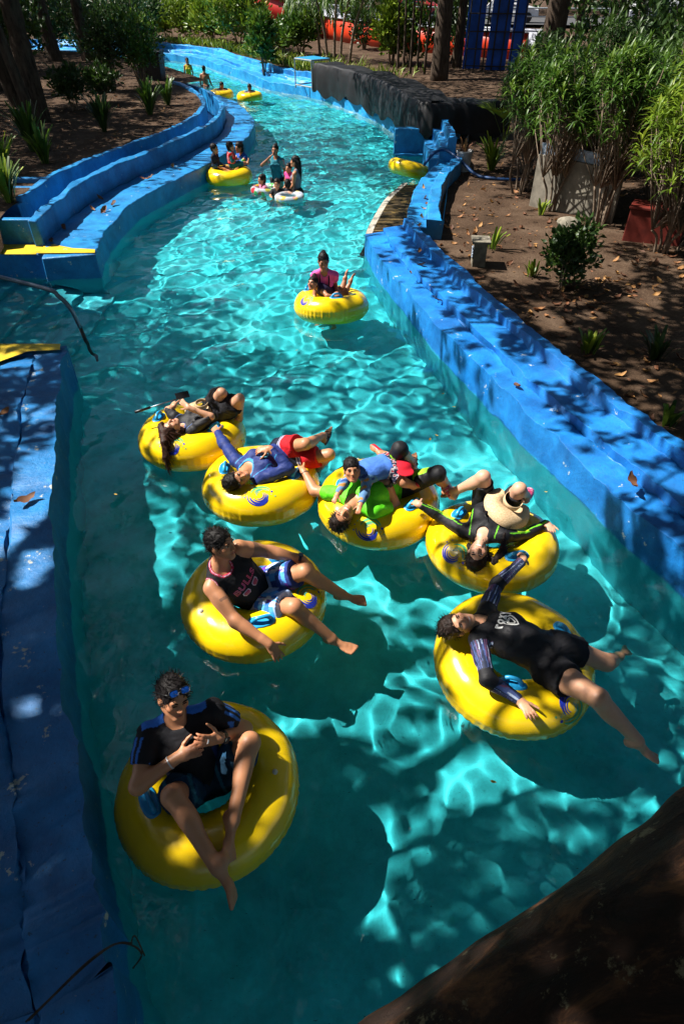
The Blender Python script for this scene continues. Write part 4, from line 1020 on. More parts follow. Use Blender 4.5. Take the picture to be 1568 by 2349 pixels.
swim_ring(-5.13, 31.2, 'yellow swim ring half hidden behind the far end of the left bank', .36, .19, (0, 0), seed=5, fine=False)


# ------------------------------------------------------------------ the people
POSE = {"front": {"hd": [-0.97, 1.928, 0.834], "to": [-0.957, 1.969, 0.949], "no": [-0.906, 1.839, 0.823], "nb": [-0.975, 1.889, 0.627], "sr": [-1.129, 1.827, 0.6], "sl": [-0.777, 1.962, 0.625], "er": [-1.149, 1.559, 0.515], "wr": [-0.941, 1.697, 0.579], "tr": [-0.796, 1.709, 0.665], "el": [-0.608, 1.962, 0.413], "wl": [-0.713, 1.812, 0.585], "tl": [-0.827, 1.727, 0.68], "pe": [-0.857, 1.725, 0.185], "hr": [-0.936, 1.711, 0.155], "hl": [-0.784, 1.776, 0.173], "kr": [-0.944, 1.506, 0.51], "kl": [-0.549, 1.821, 0.511], "ar": [-0.678, 1.209, 0.31], "al": [-0.616, 1.437, 0.358], "or": [-0.622, 1.054, 0.178], "ol": [-0.573, 1.243, 0.346]}, "bulls": {"hd": [-0.884, 3.179, 0.832], "to": [-0.905, 3.214, 0.952], "no": [-0.776, 3.131, 0.812], "nb": [-0.909, 3.157, 0.621], "sr": [-0.963, 3.015, 0.54], "sl": [-0.782, 3.281, 0.697], "er": [-0.776, 2.812, 0.409], "wr": [-0.531, 2.702, 0.293], "tr": [-0.441, 2.642, 0.155], "el": [-0.568, 3.399, 0.536], "wl": [-0.317, 3.394, 0.459], "tl": [-0.192, 3.404, 0.336], "pe": [-0.699, 3.276, 0.177], "hr": [-0.673, 3.191, 0.157], "hl": [-0.634, 3.361, 0.225], "kl": [-0.287, 3.267, 0.451], "kr": [-0.362, 2.983, 0.364], "al": [-0.003, 3.292, 0.153], "ar": [-0.084, 2.91, 0.077], "ol": [0.216, 3.268, 0.132], "or": [0.117, 2.84, 0.053]}, "roxy": {"hd": [0.815, 2.738, 0.462], "to": [0.688, 2.7, 0.473], "no": [0.832, 2.705, 0.564], "nb": [1.01, 2.785, 0.413], "sr": [0.953, 2.619, 0.445], "sl": [1.08, 2.938, 0.384], "er": [0.975, 2.328, 0.404], "wr": [1.188, 2.232, 0.302], "tr": [1.25, 2.068, 0.331], "el": [1.208, 3.204, 0.372], "wl": [1.413, 3.324, 0.523], "tl": [1.464, 3.485, 0.462], "pe": [1.472, 2.549, 0.31], "hr": [1.452, 2.46, 0.311], "hl": [1.536, 2.62, 0.346], "kr": [1.63, 2.132, 0.49], "kl": [1.935, 2.629, 0.162], "ar": [1.92, 1.996, 0.207], "al": [2.167, 2.847, -0.12], "or": [2.105, 1.944, 0.119], "ol": [2.28, 2.955, -0.263]}, "blue": {"hd": [-0.988, 4.467, 0.409], "to": [-1.067, 4.378, 0.439], "no": [-0.909, 4.44, 0.478], "nb": [-0.897, 4.657, 0.394], "sr": [-0.785, 4.549, 0.347], "sl": [-1.029, 4.788, 0.386], "er": [-0.504, 4.646, 0.405], "wr": [-0.682, 4.771, 0.554], "tr": [-0.856, 4.768, 0.532], "el": [-1.176, 5.022, 0.429], "wl": [-1.276, 5.245, 0.416], "tl": [-1.365, 5.39, 0.417], "pe": [-0.574, 5.013, 0.298], "hr": [-0.511, 4.956, 0.264], "hl": [-0.624, 5.085, 0.336], "kr": [-0.127, 4.898, 0.387], "kl": [-0.355, 4.876, 0.53], "ar": [-0.256, 5.085, 0.056], "al": [-0.201, 5.228, 0.387], "or": [-0.186, 5.175, -0.109], "ol": [-0.167, 5.429, 0.386]}, "pony": {"hd": [-1.775, 5.321, 0.388], "to": [-1.849, 5.231, 0.386], "no": [-1.761, 5.358, 0.481], "nb": [-1.684, 5.475, 0.31], "sr": [-1.58, 5.372, 0.345], "sl": [-1.798, 5.588, 0.39], "er": [-1.37, 5.452, 0.475], "wr": [-1.582, 5.458, 0.574], "tr": [-1.702, 5.542, 0.635], "el": [-1.92, 5.806, 0.335], "wl": [-1.796, 5.667, 0.472], "tl": [-1.858, 5.81, 0.46], "pe": [-1.376, 5.808, 0.337], "hr": [-1.309, 5.76, 0.331], "hl": [-1.43, 5.874, 0.358], "kr": [-1.08, 5.62, 0.586], "kl": [-1.272, 5.675, 0.624], "ar": [-1.132, 5.779, 0.246], "al": [-1.27, 5.927, 0.337], "or": [-1.099, 5.904, 0.105], "ol": [-1.24, 6.078, 0.223]}, "green": {"hd": [-0.003, 4.007, 0.347], "to": [-0.079, 3.905, 0.297], "no": [0.026, 3.982, 0.45], "nb": [0.116, 4.202, 0.376], "sr": [0.286, 4.079, 0.367], "sl": [-0.018, 4.342, 0.345], "er": [0.49, 4.264, 0.263], "wr": [0.408, 4.305, 0.511], "tr": [0.329, 4.468, 0.515], "el": [-0.26, 4.481, 0.266], "wl": [-0.372, 4.697, 0.341], "tl": [-0.491, 4.82, 0.288], "pe": [0.517, 4.553, 0.367], "hr": [0.576, 4.499, 0.323], "hl": [0.483, 4.64, 0.367], "kr": [0.856, 4.324, 0.594], "kl": [0.518, 4.495, 0.74], "ar": [1.018, 4.535, 0.253], "al": [0.668, 4.747, 0.413], "or": [1.156, 4.682, 0.177], "ol": [0.681, 4.965, 0.395]}, "ua": {"hd": [1.117, 3.551, 0.341], "to": [1.08, 3.45, 0.271], "no": [1.118, 3.556, 0.444], "nb": [1.19, 3.75, 0.396], "sr": [1.358, 3.709, 0.399], "sl": [1.044, 3.83, 0.358], "er": [1.586, 3.825, 0.327], "wr": [1.788, 3.942, 0.349], "tr": [1.799, 3.788, 0.39], "el": [0.882, 4.036, 0.328], "wl": [0.681, 4.084, 0.436], "tl": [0.611, 4.221, 0.39], "pe": [1.377, 4.184, 0.342], "hr": [1.461, 4.162, 0.34], "hl": [1.291, 4.229, 0.337], "kr": [1.501, 4.005, 0.676], "kl": [1.218, 4.148, 0.695], "ar": [1.662, 4.241, 0.413], "al": [1.031, 4.316, 0.393], "or": [1.744, 4.417, 0.398], "ol": [0.975, 4.504, 0.389]}, "pink": {"hd": [-0.272, 9.162, 0.786], "to": [-0.272, 9.144, 0.901], "no": [-0.262, 9.07, 0.766], "nb": [-0.262, 9.212, 0.606], "sr": [-0.416, 9.235, 0.588], "sl": [-0.104, 9.236, 0.587], "er": [-0.363, 9.371, 0.378], "wr": [-0.228, 9.196, 0.323], "tr": [-0.177, 9.048, 0.319], "el": [-0.113, 9.38, 0.375], "wl": [-0.069, 9.161, 0.336], "tl": [-0.062, 9.005, 0.342], "pe": [-0.264, 9.479, 0.229], "hl": [-0.179, 9.479, 0.209], "kl": [-0.179, 9.459, -0.34], "al": [-0.179, 9.499, -0.73], "ol": [-0.179, 9.319, -0.77], "hr": [-0.349, 9.479, 0.209], "kr": [-0.349, 9.459, -0.34], "ar": [-0.349, 9.499, -0.73], "or": [-0.349, 9.319, -0.77]}}
BLACK = np.array((.010, .010, .013))
def limb(V, a, b):
    d = b - a; l = np.linalg.norm(d); q = (V - a) @ d / l ** 2; w = V - a - q[:, None] * d; return q, np.linalg.norm(w, axis=1), w
def armof(p, V):
    """which arm a point lies on (0 none), place along it 0..2, and offset from its axis"""
    best = np.full(len(V), 9.0); T_ = np.zeros(len(V)); sd = np.zeros(len(V), int); Wv = np.zeros_like(V)
    for k, a in ((1, 'l'), (2, 'r')):
        for o, (x, y) in ((0, ('s', 'e')), (1, ('e', 'w'))):
            t, d, w = limb(V, p.J[x + a], p.J[y + a]); e = d + 2 * np.maximum(0, np.maximum(-t - .02, t - 1)); m = e < np.minimum(best, .095)
            best[m] = e[m]; T_[m] = t[m] + o; sd[m] = k; Wv[m] = w[m]
    return sd, T_, Wv
def paint(V, base, *layers):
    c = np.tile(np.asarray(base, float), (len(V), 1))
    for m, col in layers:
        m = np.clip(np.asarray(m, float), 0, 1); c = c * (1 - m[:, None]) + np.asarray(col) * m[:, None]
    return c

# --- man in the black t-shirt, nearest
p = Person(POSE['front'], 'man in a black and blue t-shirt looking down at his hands in the nearest ring', 1.0, 'm', 'tan', h=.0062, fat=1.08,
           hands={'r': (.55, .5), 'l': (.5, .5)}, palm={'r': (-.3, -.5, .8), 'l': (.1, -.8, .55)})
p.body(); p.face(closed=True)
def c_(V, p=p):
    q = p.tloc(V); sd, t, w = armof(p, V); out = (w @ p.u) * .6 + (w @ p.lat) * np.where(sd == 1, 1, -1); fr = w @ p.f; ph = np.arctan2(fr, out)
    st = np.zeros(len(V))
    for k in (-.25, .2, .65): st = np.maximum(st, (np.abs(ph - k) < .11) * (sd > 0) * (t > .12))
    yoke = (q[:, 2] > .935) * (q[:, 1] < .03) * (np.abs(q[:, 0]) > .055) * (np.abs(q[:, 0]) < .19)
    side = (np.abs(q[:, 0]) > .135) * (q[:, 2] < .6) * (q[:, 2] > .2) * (sd == 0)
    return paint(V, BLACK, (yoke, (.03, .16, .62)), (st, (.03, .14, .5)), (side, (.012, .03, .12)))
p.shirt(c_, hem=.08, sleeve=.62, gs=.020, wr=.004, neck=.036)
def c_(V, p=p):
    q = p.tloc(V); n = vnoise(V, 3, 4)
    return paint(V, (.006, .045, .10), (n > .15, (.004, .024, .05)), ((V @ p.lat * 7 % 1 > .86), (.02, .13, .20)))
p.shorts(c_, top=.17, leg=.78, flare=.035, wr=.005)
p.hair('short', (.010, .008, .008), strands=420, slen=.034, seed=3)
p.watch('l', up=(0, -.8, .5)); 
p.band('bracelet', p.J['er'], p.J['wr'], .80, .034, .008, (.5, .5, .5), 'gloss')
p.band('ring', p.J['wl'] + (p.J['tl'] - p.J['wl']) * .5, p.J['tl'], .12, .012, .006, (.6, .6, .6), 'gloss')
sg = empty('sunglasses', tuple(p.Hd(0, .05, .1))); tag(sg, 'blue mirrored sunglasses pushed up on the black hair of the nearest man', 'sunglasses')
V = []; F = []; b = MB()
for g in (-1, 1):
    c = p.Hd(g * .034, .083, .092); n = nrm(p.hfr * .75 + p.hu * .66); x = orth(p.hl_, n); y = np.cross(n, x); o = len(V)
    V += [c] + [c + x * .027 * np.sign(math.cos(a)) * abs(math.cos(a)) ** .6 + y * .020 * np.sign(math.sin(a)) * abs(math.sin(a)) ** .6 - n * .004 for a in np.linspace(0, 6.283, 16, endpoint=False)]
    F += [(o, o + 1 + i, o + 1 + (i + 1) % 16) for i in range(16)]
    b.tube([tuple(v) for v in V[o + 1:]] + [tuple(V[o + 1])], .0028, 5); b.tube([tuple(c + x * g * .028), tuple(p.Hd(g * .078, .06, .085)), tuple(p.Hd(g * .083, -.02, .05))], .0028, 5)
b.tube([tuple(p.Hd(-.008, .09, .094)), tuple(p.Hd(.008, .09, .094))], .003, 5)
t = NT('mirror_lens'); t.base((.02, .16, .75)); t.set(Metallic=.75, Roughness=.06); M['mirror'] = t.m
mesh('lens', V, F, M['mirror'], True, None, sg); mesh('frame', b.V, b.F, M['plain'], True, np.tile((.01, .01, .01), (len(b.V), 1)), sg)

# --- man in the basketball jersey
p = Person(POSE['bulls'], 'man in a black basketball jersey and checked shorts sitting sideways in his ring', 1.03, 'm', 'tan', h=.0062, fat=1.1, belly=.02,
           hands={'r': (.25, 1.1), 'l': (.4, .7)}, palm={'r': (.2, -.5, .85), 'l': (.1, .2, .95)})
def sk(V, c, p=p):
    t, d, w = limb(V, p.J['sl'], p.J['el']); m = ((t > .35) & (t < .88) & (d < .09) & (vnoise(V, 7, 2) > -.1)); c = mixc(c, (.03, .035, .04), m * .62)
    t, d, w = limb(V, p.J['sr'], p.J['er']); m = ((np.abs(t - .42) < .04) & (d < .09) & (w @ np.array([0, -.6, .6]) > .02) & (w[:, 0] > .0)); return mixc(c, (.06, .05, .05), m * .6)
p.body(colour=sk); p.face()
def c_(V, p=p):
    q = p.tloc(V); nb = p.J['nb']; trim = np.zeros(len(V)); wt = np.zeros(len(V))
    a0, a1 = nb + p.u * (.06 - .056 * .9) + p.f * .035, nb + p.u * .12 + p.f * .05; d = Shape.d(dict(t='c', a=a0, b=a1, ra=.06, rb=.06, g=None, t0=None, t1=None), V)
    trim = (d < .020) * (q[:, 2] > .8); wt = (d > .009) * (d < .0135) * (q[:, 2] > .8)
    for a in 'lr':
        dd = nrm(p.J['e' + a] - p.J['s' + a]); x = orth(p.J['s' + a] - nb, p.u); pl = Shape.d(dict(t='c', a=p.J['s' + a] + x * .022 + p.u * .035, b=p.J['s' + a] + x * .05 + dd * .1 - p.u * .05, ra=.064, rb=.06, g=None, t0=None, t1=None), V)
        trim = np.maximum(trim, (pl < .016) * (q[:, 2] > .5)); wt = np.maximum(wt, (pl > .009) * (pl < .012) * (q[:, 2] > .5))
    return paint(V, BLACK, (trim, (.42, .012, .06)), (wt, (.6, .5, .6)))
sh_ = p.shirt(c_, hem=.0, sleeve=0, g=.015, wr=.004, name='jersey', neck=.056)
def c_(V, p=p):
    out = np.zeros((len(V), 3)); pal = np.array([(.62, .66, .80), (.04, .18, .62), (.08, .34, .80), (.66, .68, .78), (.12, .03, .32), (.03, .07, .28), (.36, .50, .78)])
    best = np.full(len(V), 9.)
    for a in 'lr':
        t, d, w = limb(V, p.J['h' + a], p.J['k' + a]); an = np.arctan2(w @ p.lat, w @ p.f); m = d < best; best[m] = d[m]
        i = np.floor(t * 7.5 + .25 * np.sin(an * 3)).astype(int); j = np.floor(an * 1.7 + .4 * i).astype(int)
        k = (i * 5 + j * 3 + (i * j) % 3) % 7; cc = pal[k]; cc = np.where((t > .72)[:, None] & (a == 'l'), (.02, .04, .2), cc); out[m] = cc[m]
    return out
p.shorts(c_, top=.12, leg=.80, flare=.036, wr=.006)
p.hair('short', (.008, .007, .007), strands=420, slen=.03, seed=5)
p.watch('l', (.008, .012, .03), (.02, .05, .10), up=(.1, .2, .95))
tx = text_on(sh_, p, 'BULLS', .082, p.T(0, .1, .66), p.lat, p.u, (.62, .04, .16), 'lettering', off=.004, bold=.003, spacing=1.12)
text_on(sh_, p, 'BULLS', .082, p.T(0, .1, .66), p.lat, p.u, (.06, .004, .02), 'lettering', off=.0062, bold=-.0018, spacing=1.12)
for g in (-1, 1):
    Pn = np.array([(-.026, .018), (.026, .018), (.030, 0), (.018, -.018), (-.018, -.018), (-.03, 0), (0, 0)]); Fn = [(6, i, (i + 1) % 6) for i in range(6)]
    lay(sh_, p, Pn * 1.15, Fn, p.T(g * .05, .1, .53), p.lat, p.u, (.55, .42, .5), 'number', .004); lay(sh_, p, Pn * .9, Fn, p.T(g * .05, .1, .53), p.lat, p.u, (.40, .015, .06), 'number', .0062)

# --- woman with patterned sleeves
p = Person(POSE['roxy'], 'woman in black shorts with blue-streaked sleeves lying across the right ring', 1.04, 'f', 'light', h=.0062, fat=1.1, belly=.02,
           hands={'r': (.25, 1.1), 'l': (1.25, .2)}, palm={'r': (.0, -.1, 1), 'l': (.3, -.5, .8)})
p.body(smile=.7); p.face(brow=(.03, .018, .012))
def c_(V, p=p):
    sd, t, w = armof(p, V); ph = np.arctan2(w @ p.f, w @ p.u); s1 = vnoise(np.c_[t * .35, ph * 1.3, sd * 3.0], 2.2, 3); s2 = vnoise(np.c_[t * .5, ph * 2.2, sd * 5.0], 3.1, 8)
    pat = (sd > 0) * (((t > .10) & (t < .80)) | ((t > 1.22) & (t < 1.96)))
    return paint(V, BLACK, (pat, (.015, .022, .055)), (pat * (s1 > .25), (.06, .09, .24)), (pat * (s2 > .55), (.16, .06, .13)), (pat * (s1 > .95), (.42, .50, .66)))
sh_ = p.shirt(c_, hem=-.02, sleeve=1.97, gs=.010, wr=.0035, mat='wet_cloth', name='rash_shirt')
p.shorts(BLACK * .9, top=.14, leg=.42, flare=.03, wr=.005)
p.hair('short', (.018, .011, .009), strands=300, slen=.03, seed=6, extra=[(p.Hd(0, -.10, .05), p.Hd(0, -.135, .07), .045, .032)])
white = (.72, .72, .70)
text_on(sh_, p, 'roxy', .088, p.T(0, .12, .815), p.lat, p.u, white, 'lettering', bold=.003, spacing=1.25)
def strip(pts, w):
    V = []; F = []; pts = np.array(pts, float); n = len(pts); d = np.gradient(pts, axis=0); d /= np.linalg.norm(d, axis=1)[:, None] + 1e-9
    for i in range(n): nn = np.array([-d[i, 1], d[i, 0]]) * w / 2; V += [pts[i] + nn, pts[i] - nn]
    return V, [(2 * i, 2 * i + 1, 2 * i + 3, 2 * i + 2) for i in range(n - 1)]
V = []; F = []
for g in (-1, 1):
    for pts, w in ((spline([(0, -.055), (g * .035, -.022), (g * .05, .010), (g * .040, .034), (g * .018, .036), (0, .012)], 5), .009), (spline([(g * .004, -.030), (g * .026, -.008), (g * .031, .012), (g * .022, .020), (g * .010, .008)], 4), .008)):
        v, f = strip(pts, w); o = len(V); V += v; F += [tuple(i + o for i in q) for q in f]
lay(sh_, p, np.array(V), F, p.T(0, .12, .69), p.lat, p.u, white, 'chest_emblem')

# --- man in the dark blue rash shirt
p = Person(POSE['blue'], 'man in a dark blue long-sleeved shirt and red shorts lying back in his ring', 1.0, 'm', 'tan', h=.0068,
           hands={'r': (.5, .8), 'l': (1.25, .2)}, palm={'r': (-.1, -.3, .9), 'l': (-.1, -.5, .85)})
p.body(smile=.5); p.face()
def c_(V, p=p):
    q = p.tloc(V); a0 = p.J['nb']; t, d, w = limb(V, a0, p.Hd(0, -.018, -.03)); ne = (d < .082) * (q[:, 2] > .9)
    seam = (np.abs(np.abs(q[:, 0]) - .135 - .05 * (1 - q[:, 2])) < .004) * (q[:, 1] > 0) * (q[:, 2] > .62)
    return paint(V, (.012, .028, .15), (np.maximum(ne, seam), (.03, .25, .5)))
sh_ = p.shirt(c_, hem=.02, sleeve=1.96, gs=.011, wr=.004, mat='wet_cloth', name='rash_shirt')
def c_(V, p=p):
    best = np.full(len(V), 9.); T_ = np.zeros(len(V))
    for a in 'lr':
        t, d, w = limb(V, p.J['h' + a], p.J['k' + a]); m = d < best; best[m] = d[m]; T_[m] = t[m]
    return paint(V, (.010, .014, .032), (T_ > .24, (.5, .52, .62)), (T_ > .27, (.05, .04, .2)), (T_ > .31, (.5, .5, .6)), (T_ > .34, (.50, .008, .015)))
p.shorts(c_, top=.15, leg=.72, flare=.03, wr=.005)
p.hair('short', (.010, .008, .007), strands=320, slen=.032, seed=7)
V = []; F = []
ov = [(.036 * math.cos(a), .058 * math.sin(a)) for a in np.linspace(0, 6.283, 28)]
for pts, w in ((ov, .008), (spline([(.016, .032), (-.006, .040), (-.018, .022), (0, .0), (.018, -.022), (.006, -.040), (-.016, -.032)], 4), .010)):
    v, f = strip(pts, w); o = len(V); V += v; F += [tuple(i + o for i in q) for q in f]
lay(sh_, p, np.array(V), F, p.T(-.03, .12, .66), nrm(p.lat + p.u * .3), p.u, (.12, .45, .62), 'chest_emblem')
p.band('watch', p.J['el'], p.J['wl'], .93, .031, .02, (.06, .05, .04))
def sandal(p, sd, colour, name='sandal', sole=(.03, .025, .02)):
    J = p.J; S = p.S; a, o = J['a' + sd], J['o' + sd]; d = nrm(o - a); n = orth(J['k' + sd] - a, d); x = np.cross(d, n)
    V = []; F = []; m = 22
    for k in (-.066, -.082):
        for i in range(m):
            th = 2 * math.pi * i / m; u = math.cos(th); wd = .036 + .010 * u; V.append(a + (d * (.062 + u * .135) + x * math.sin(th) * wd + n * k) * S)
    for i in range(m): j = (i + 1) % m; F.append((i, j, m + j, m + i))
    F.append(tuple(range(m))); F.append(tuple(range(2 * m - 1, m - 1, -1)))
    so = mesh(name, V, F, M['plain'], False, np.tile(sole, (len(V), 1)), p.root)
    b = MB()
    for s0, s1, h in ((.03, .14, -.018), (.12, .06, -.016)): b.tube(spline([tuple(a + (d * s0 + x * .042 - n * .07) * S), tuple(a + (d * (s0 + s1) / 2 + n * h + x * .01) * S), tuple(a + (d * s1 - x * .040 - n * .07) * S)], 5), .008 * S, 6)
    b.tube(spline([tuple(a + (-d * .005 + x * .04 - n * .05) * S), tuple(a + (-d * .062 - n * .01) * S), tuple(a + (-d * .005 - x * .04 - n * .05) * S)], 5), .007 * S, 6)
    mesh('strap', b.V, b.F, M['plain'], True, np.tile(colour, (len(b.V), 1)), so); return so
sandal(p, 'l', (.02, .016, .014)); sandal(p, 'r', (.02, .016, .014))

# --- woman with the ponytail and the selfie stick
p = Person(POSE['pony'], 'woman in black with a brown ponytail lying back and looking at her phone', .93, 'f', 'light', h=.0068,
           hands={'r': (.25, .6), 'l': (1.1, .2)}, palm={'r': (-.6, -.5, .6), 'l': (-.3, -.5, .8)})
p.body(); p.face(brow=(.03, .018, .012))
def c_(V, p=p):
    q = p.tloc(V); t, d, w = limb(V, p.J['nb'], p.Hd(0, -.018, -.03)); seam = (np.abs(np.abs(q[:, 0]) - .12 - .05 * (1 - q[:, 2])) < .004) * (q[:, 1] > 0) * (q[:, 2] > .6)
    return paint(V, BLACK, ((d < .072) * (q[:, 2] > .9), (.02, .06, .22)), (seam, (.12, .2, .45)))
p.shirt(c_, hem=0, sleeve=.97, gs=.014, wr=.004, mat='wet_cloth', name='rash_shirt')
p.shorts(BLACK, top=.2, leg=.72, flare=.05, wr=.007)
tl = p.Hd(0, -.10, .03)
p.hair('long', (.034, .014, .009), strands=500, slen=.11, seed=8, extra=[(tl, np.array((-1.85, 5.32, .44)), .05, .046), (np.array((-1.85, 5.32, .44)), np.array((-1.81, 5.15, .36)), .046, .04), (np.array((-1.81, 5.15, .36)), np.array((-1.80, 5.06, .24)), .04, .03), (np.array((-1.80, 5.06, .24)), np.array((-1.79, 5.02, .08)), .03, .008)])
stk = empty('selfie_stick', tuple(p.J['tl'])); tag(stk, 'black selfie stick pointing left from the hand of the ponytailed woman', 'selfie stick')
a = p.J['wl'] * .35 + p.J['tl'] * .65 + np.array((0, 0, .02)); e_ = a + np.array((-.33, -.27, .02))
MB().tube([tuple(a + (a - e_) * .2), tuple(a + (e_ - a) * .62)], .0065, 8).build('rod', M['rail'], stk, True)
b = MB().tube([tuple(a + (e_ - a) * .6), tuple(e_)], .014, 10); mesh('grip', b.V, b.F, M['plain'], True, np.tile((.01, .01, .01), (len(b.V), 1)), stk)
ph_ = empty('phone', tuple(a)); tag(ph_, 'dark phone held up by the woman with the ponytail', 'phone')
b = MB(); b.box(tuple(a + (a - e_) * .24 + np.array((.02, .0, .03))), (.145, .074, .009), M=Matrix.Rotation(R(25), 3, 'Z') @ Matrix.Rotation(R(35), 3, 'X')); mesh('casing', b.V, b.F, M['gloss'], False, np.tile((.012, .012, .014), (len(b.V), 1)), ph_)
t = NT('straw'); t.base(t.ramp(t.noise(70, 4, .6, t.obj((1, 1, 3))), [(.3, (.40, .26, .13)), (.7, (.68, .50, .30))])); t.set(Roughness=.8); t.bump(t.noise(160, 2), .4, .003); M['straw'] = t.m
def visor(loc, fwd, up, label, s=1.0, bow=True):
    """open-crowned straw sun visor: a wide curved brim on a headband"""
    f = nrm(fwd); n = orth(up, f); x = np.cross(f, n); e = empty('sun_visor', tuple(loc)); tag(e, label, 'visor'); loc = np.asarray(loc, float)
    V = []; F = []; m = 36
    for i in range(m + 1):
        th = -2.2 + 4.4 * i / m; L = .16 * math.cos(th * .42) ** .7
        for r_, h in ((.085, 0), (.085 + L * .5, -.012), (.085 + L, -.05)):
            V.append(loc + (f * math.cos(th) * r_ * 1.05 + x * math.sin(th) * r_ * .95 + n * (h - .03 * math.sin(th) ** 2)) * s)
    for i in range(m):
        for k in range(2): F.append((i * 3 + k, i * 3 + k + 1, i * 3 + k + 4, i * 3 + k + 3))
    o = mesh('brim', V, F, M['straw'], True, None, e); sm = o.modifiers.new('s', 'SOLIDIFY'); sm.thickness = .004
    V = []; F = []
    for i in range(m + 1):
        th = -2.9 + 5.8 * i / m
        for h in (-.005, .045): V.append(loc + (f * math.cos(th) * .088 * 1.05 + x * math.sin(th) * .088 * .95 + n * h) * s)
    for i in range(m): F.append((2 * i, 2 * i + 1, 2 * i + 3, 2 * i + 2))
    o = mesh('band', V, F, M['straw'], True, None, e); sm = o.modifiers.new('s', 'SOLIDIFY'); sm.thickness = .004
    if bow:
        b = MB()
        for g in (-1, 1): b.box(tuple(loc + (-f * .095 + x * g * .03 + n * .02) * s), (.05 * s, .035 * s, .012 * s), M=Matrix(np.stack([x, n, f], 1).tolist()), taper=.6)
        b.build('bow', M['straw'], e)
    return e
visor(p.T(.05, .14, .35), p.u, p.f, 'tan sun visor lying on the lap of the ponytailed woman', .75, False)

# --- man in bright green and the child on his chest
p = Person(POSE['green'], 'laughing man in a bright green shirt lying back with a child on his chest', 1.07, 'm', 'tan', h=.0068, fat=1.05, belly=.02,
           hands={'r': (.3, .8), 'l': (1.2, .2)}, palm={'r': (.2, -.3, .9), 'l': (-.2, -.5, .85)})
p.body(smile=1.0); p.face(closed=True)
p.shirt(lambda V: paint(V, (.10, .62, .012)), hem=.0, sleeve=.66, gs=.016, wr=.004, mat='wet_cloth')
def c_(V, p=p):
    m = np.zeros(len(V))
    for a in 'lr':
        t, d, w = limb(V, p.J['h' + a], p.J['k' + a]); m = np.maximum(m, (t > .5) * (t < .85) * (np.abs(vnoise(V, 3, 2)) < .35) * (w @ np.array((0, -.5, .7)) > .01) * (d < .12))
    return paint(V, BLACK, (m, (.28, .62, .02)))
p.shorts(c_, top=.15, leg=1.06, g=.012, flare=-.003, wr=.004, mat='wet_cloth')
p.hair('short', (.016, .010, .008), strands=380, slen=.04, seed=9)
p.watch('r', up=(.2, -.3, .9)); sandal(p, 'l', (.10, .05, .03), sole=(.40, .22, .10)); sandal(p, 'r', (.10, .05, .03), sole=(.40, .22, .10))
p.band('bracelet', p.J['el'], p.J['wl'], .86, .034, .01, (.08, .04, .02))
gp = p
ck = lambda l, f, z: p.T(l, f, z)
J = dict(hd=(.085, 4.235, .705), to=(.075, 4.28, .79), no=(.095, 4.16, .68), nb=(.16, 4.31, .62), sl=(.22, 4.26, .60), sr=(.11, 4.37, .60), el=(.20, 4.13, .53), er=(.02, 4.27, .53), wl=(.16, 4.02, .49), wr=(-.04, 4.17, .48), tl=(.14, 3.95, .47), tr=(-.07, 4.11, .46),
         pe=(.41, 4.44, .60), hl=(.44, 4.40, .58), hr=(.38, 4.49, .58), kl=(.55, 4.30, .52), kr=(.47, 4.62, .55), al=(.66, 4.33, .46), ar=(.36, 4.68, .57), ol=(.74, 4.37, .45), **{'or': (.30, 4.76, .58)})
p = Person(J, 'small child in light blue lying on the chest of the man in green', .58, 'm', 'tan', h=.006, heads=.86, fat=1.25, hands={'l': (.4, .8), 'r': (.4, .8)})
p.body(); p.face()
def c_(V, p=p):
    sd, t, w = armof(p, V); n = vnoise(V, 14, 3); s = (sd > 0)
    return paint(V, (.06, .17, .55), (s, (.10, .22, .42)), (s * (n > .55), (.45, .22, .06)), (s * (n < -.6), (.02, .06, .25)))
p.shirt(c_, hem=0, sleeve=1.9, gs=.010, wr=.003)
def c_(V): n = vnoise(V, 22, 5); return paint(V, (.02, .02, .05), (n > .1, (.5, .5, .55)), (n > .6, (.4, .03, .05)))
p.shorts(c_, top=.2, leg=.75, g=.014, flare=.02, wr=.004)
p.hair('short', (.010, .008, .008), strands=200, slen=.025, seed=10, low=.02)
for a in 'lr':
    sh = Shape(); d = nrm(p.J['o' + a] - p.J['a' + a]); sh.cone(p.J['a' + a] - d * .015, p.J['o' + a], .032, .028, .02); p.garment('shoe', sh, (.50, .008, .02), wr=0, mat='plain')
cap = empty('cap', tuple(p.T(0, -.1, -.1))); tag(cap, 'red cap lying between the child and the black shorts of the man in green', 'cap')
sh = Shape(); cc = np.array((.545, 4.40, .62)); sh.ell(cc, (.085, .08, .05), None, .01); sh.ell(cc + (.02, -.08, .0), (.08, .07, .012), None, .02); sh.plane(cc - (0, 0, .015), (0, 0, -1)); V, F = sh.mesh(.008); mesh('crown', V, F, M['cloth'], True, np.tile((.45, .006, .02), (len(V), 1)), cap)

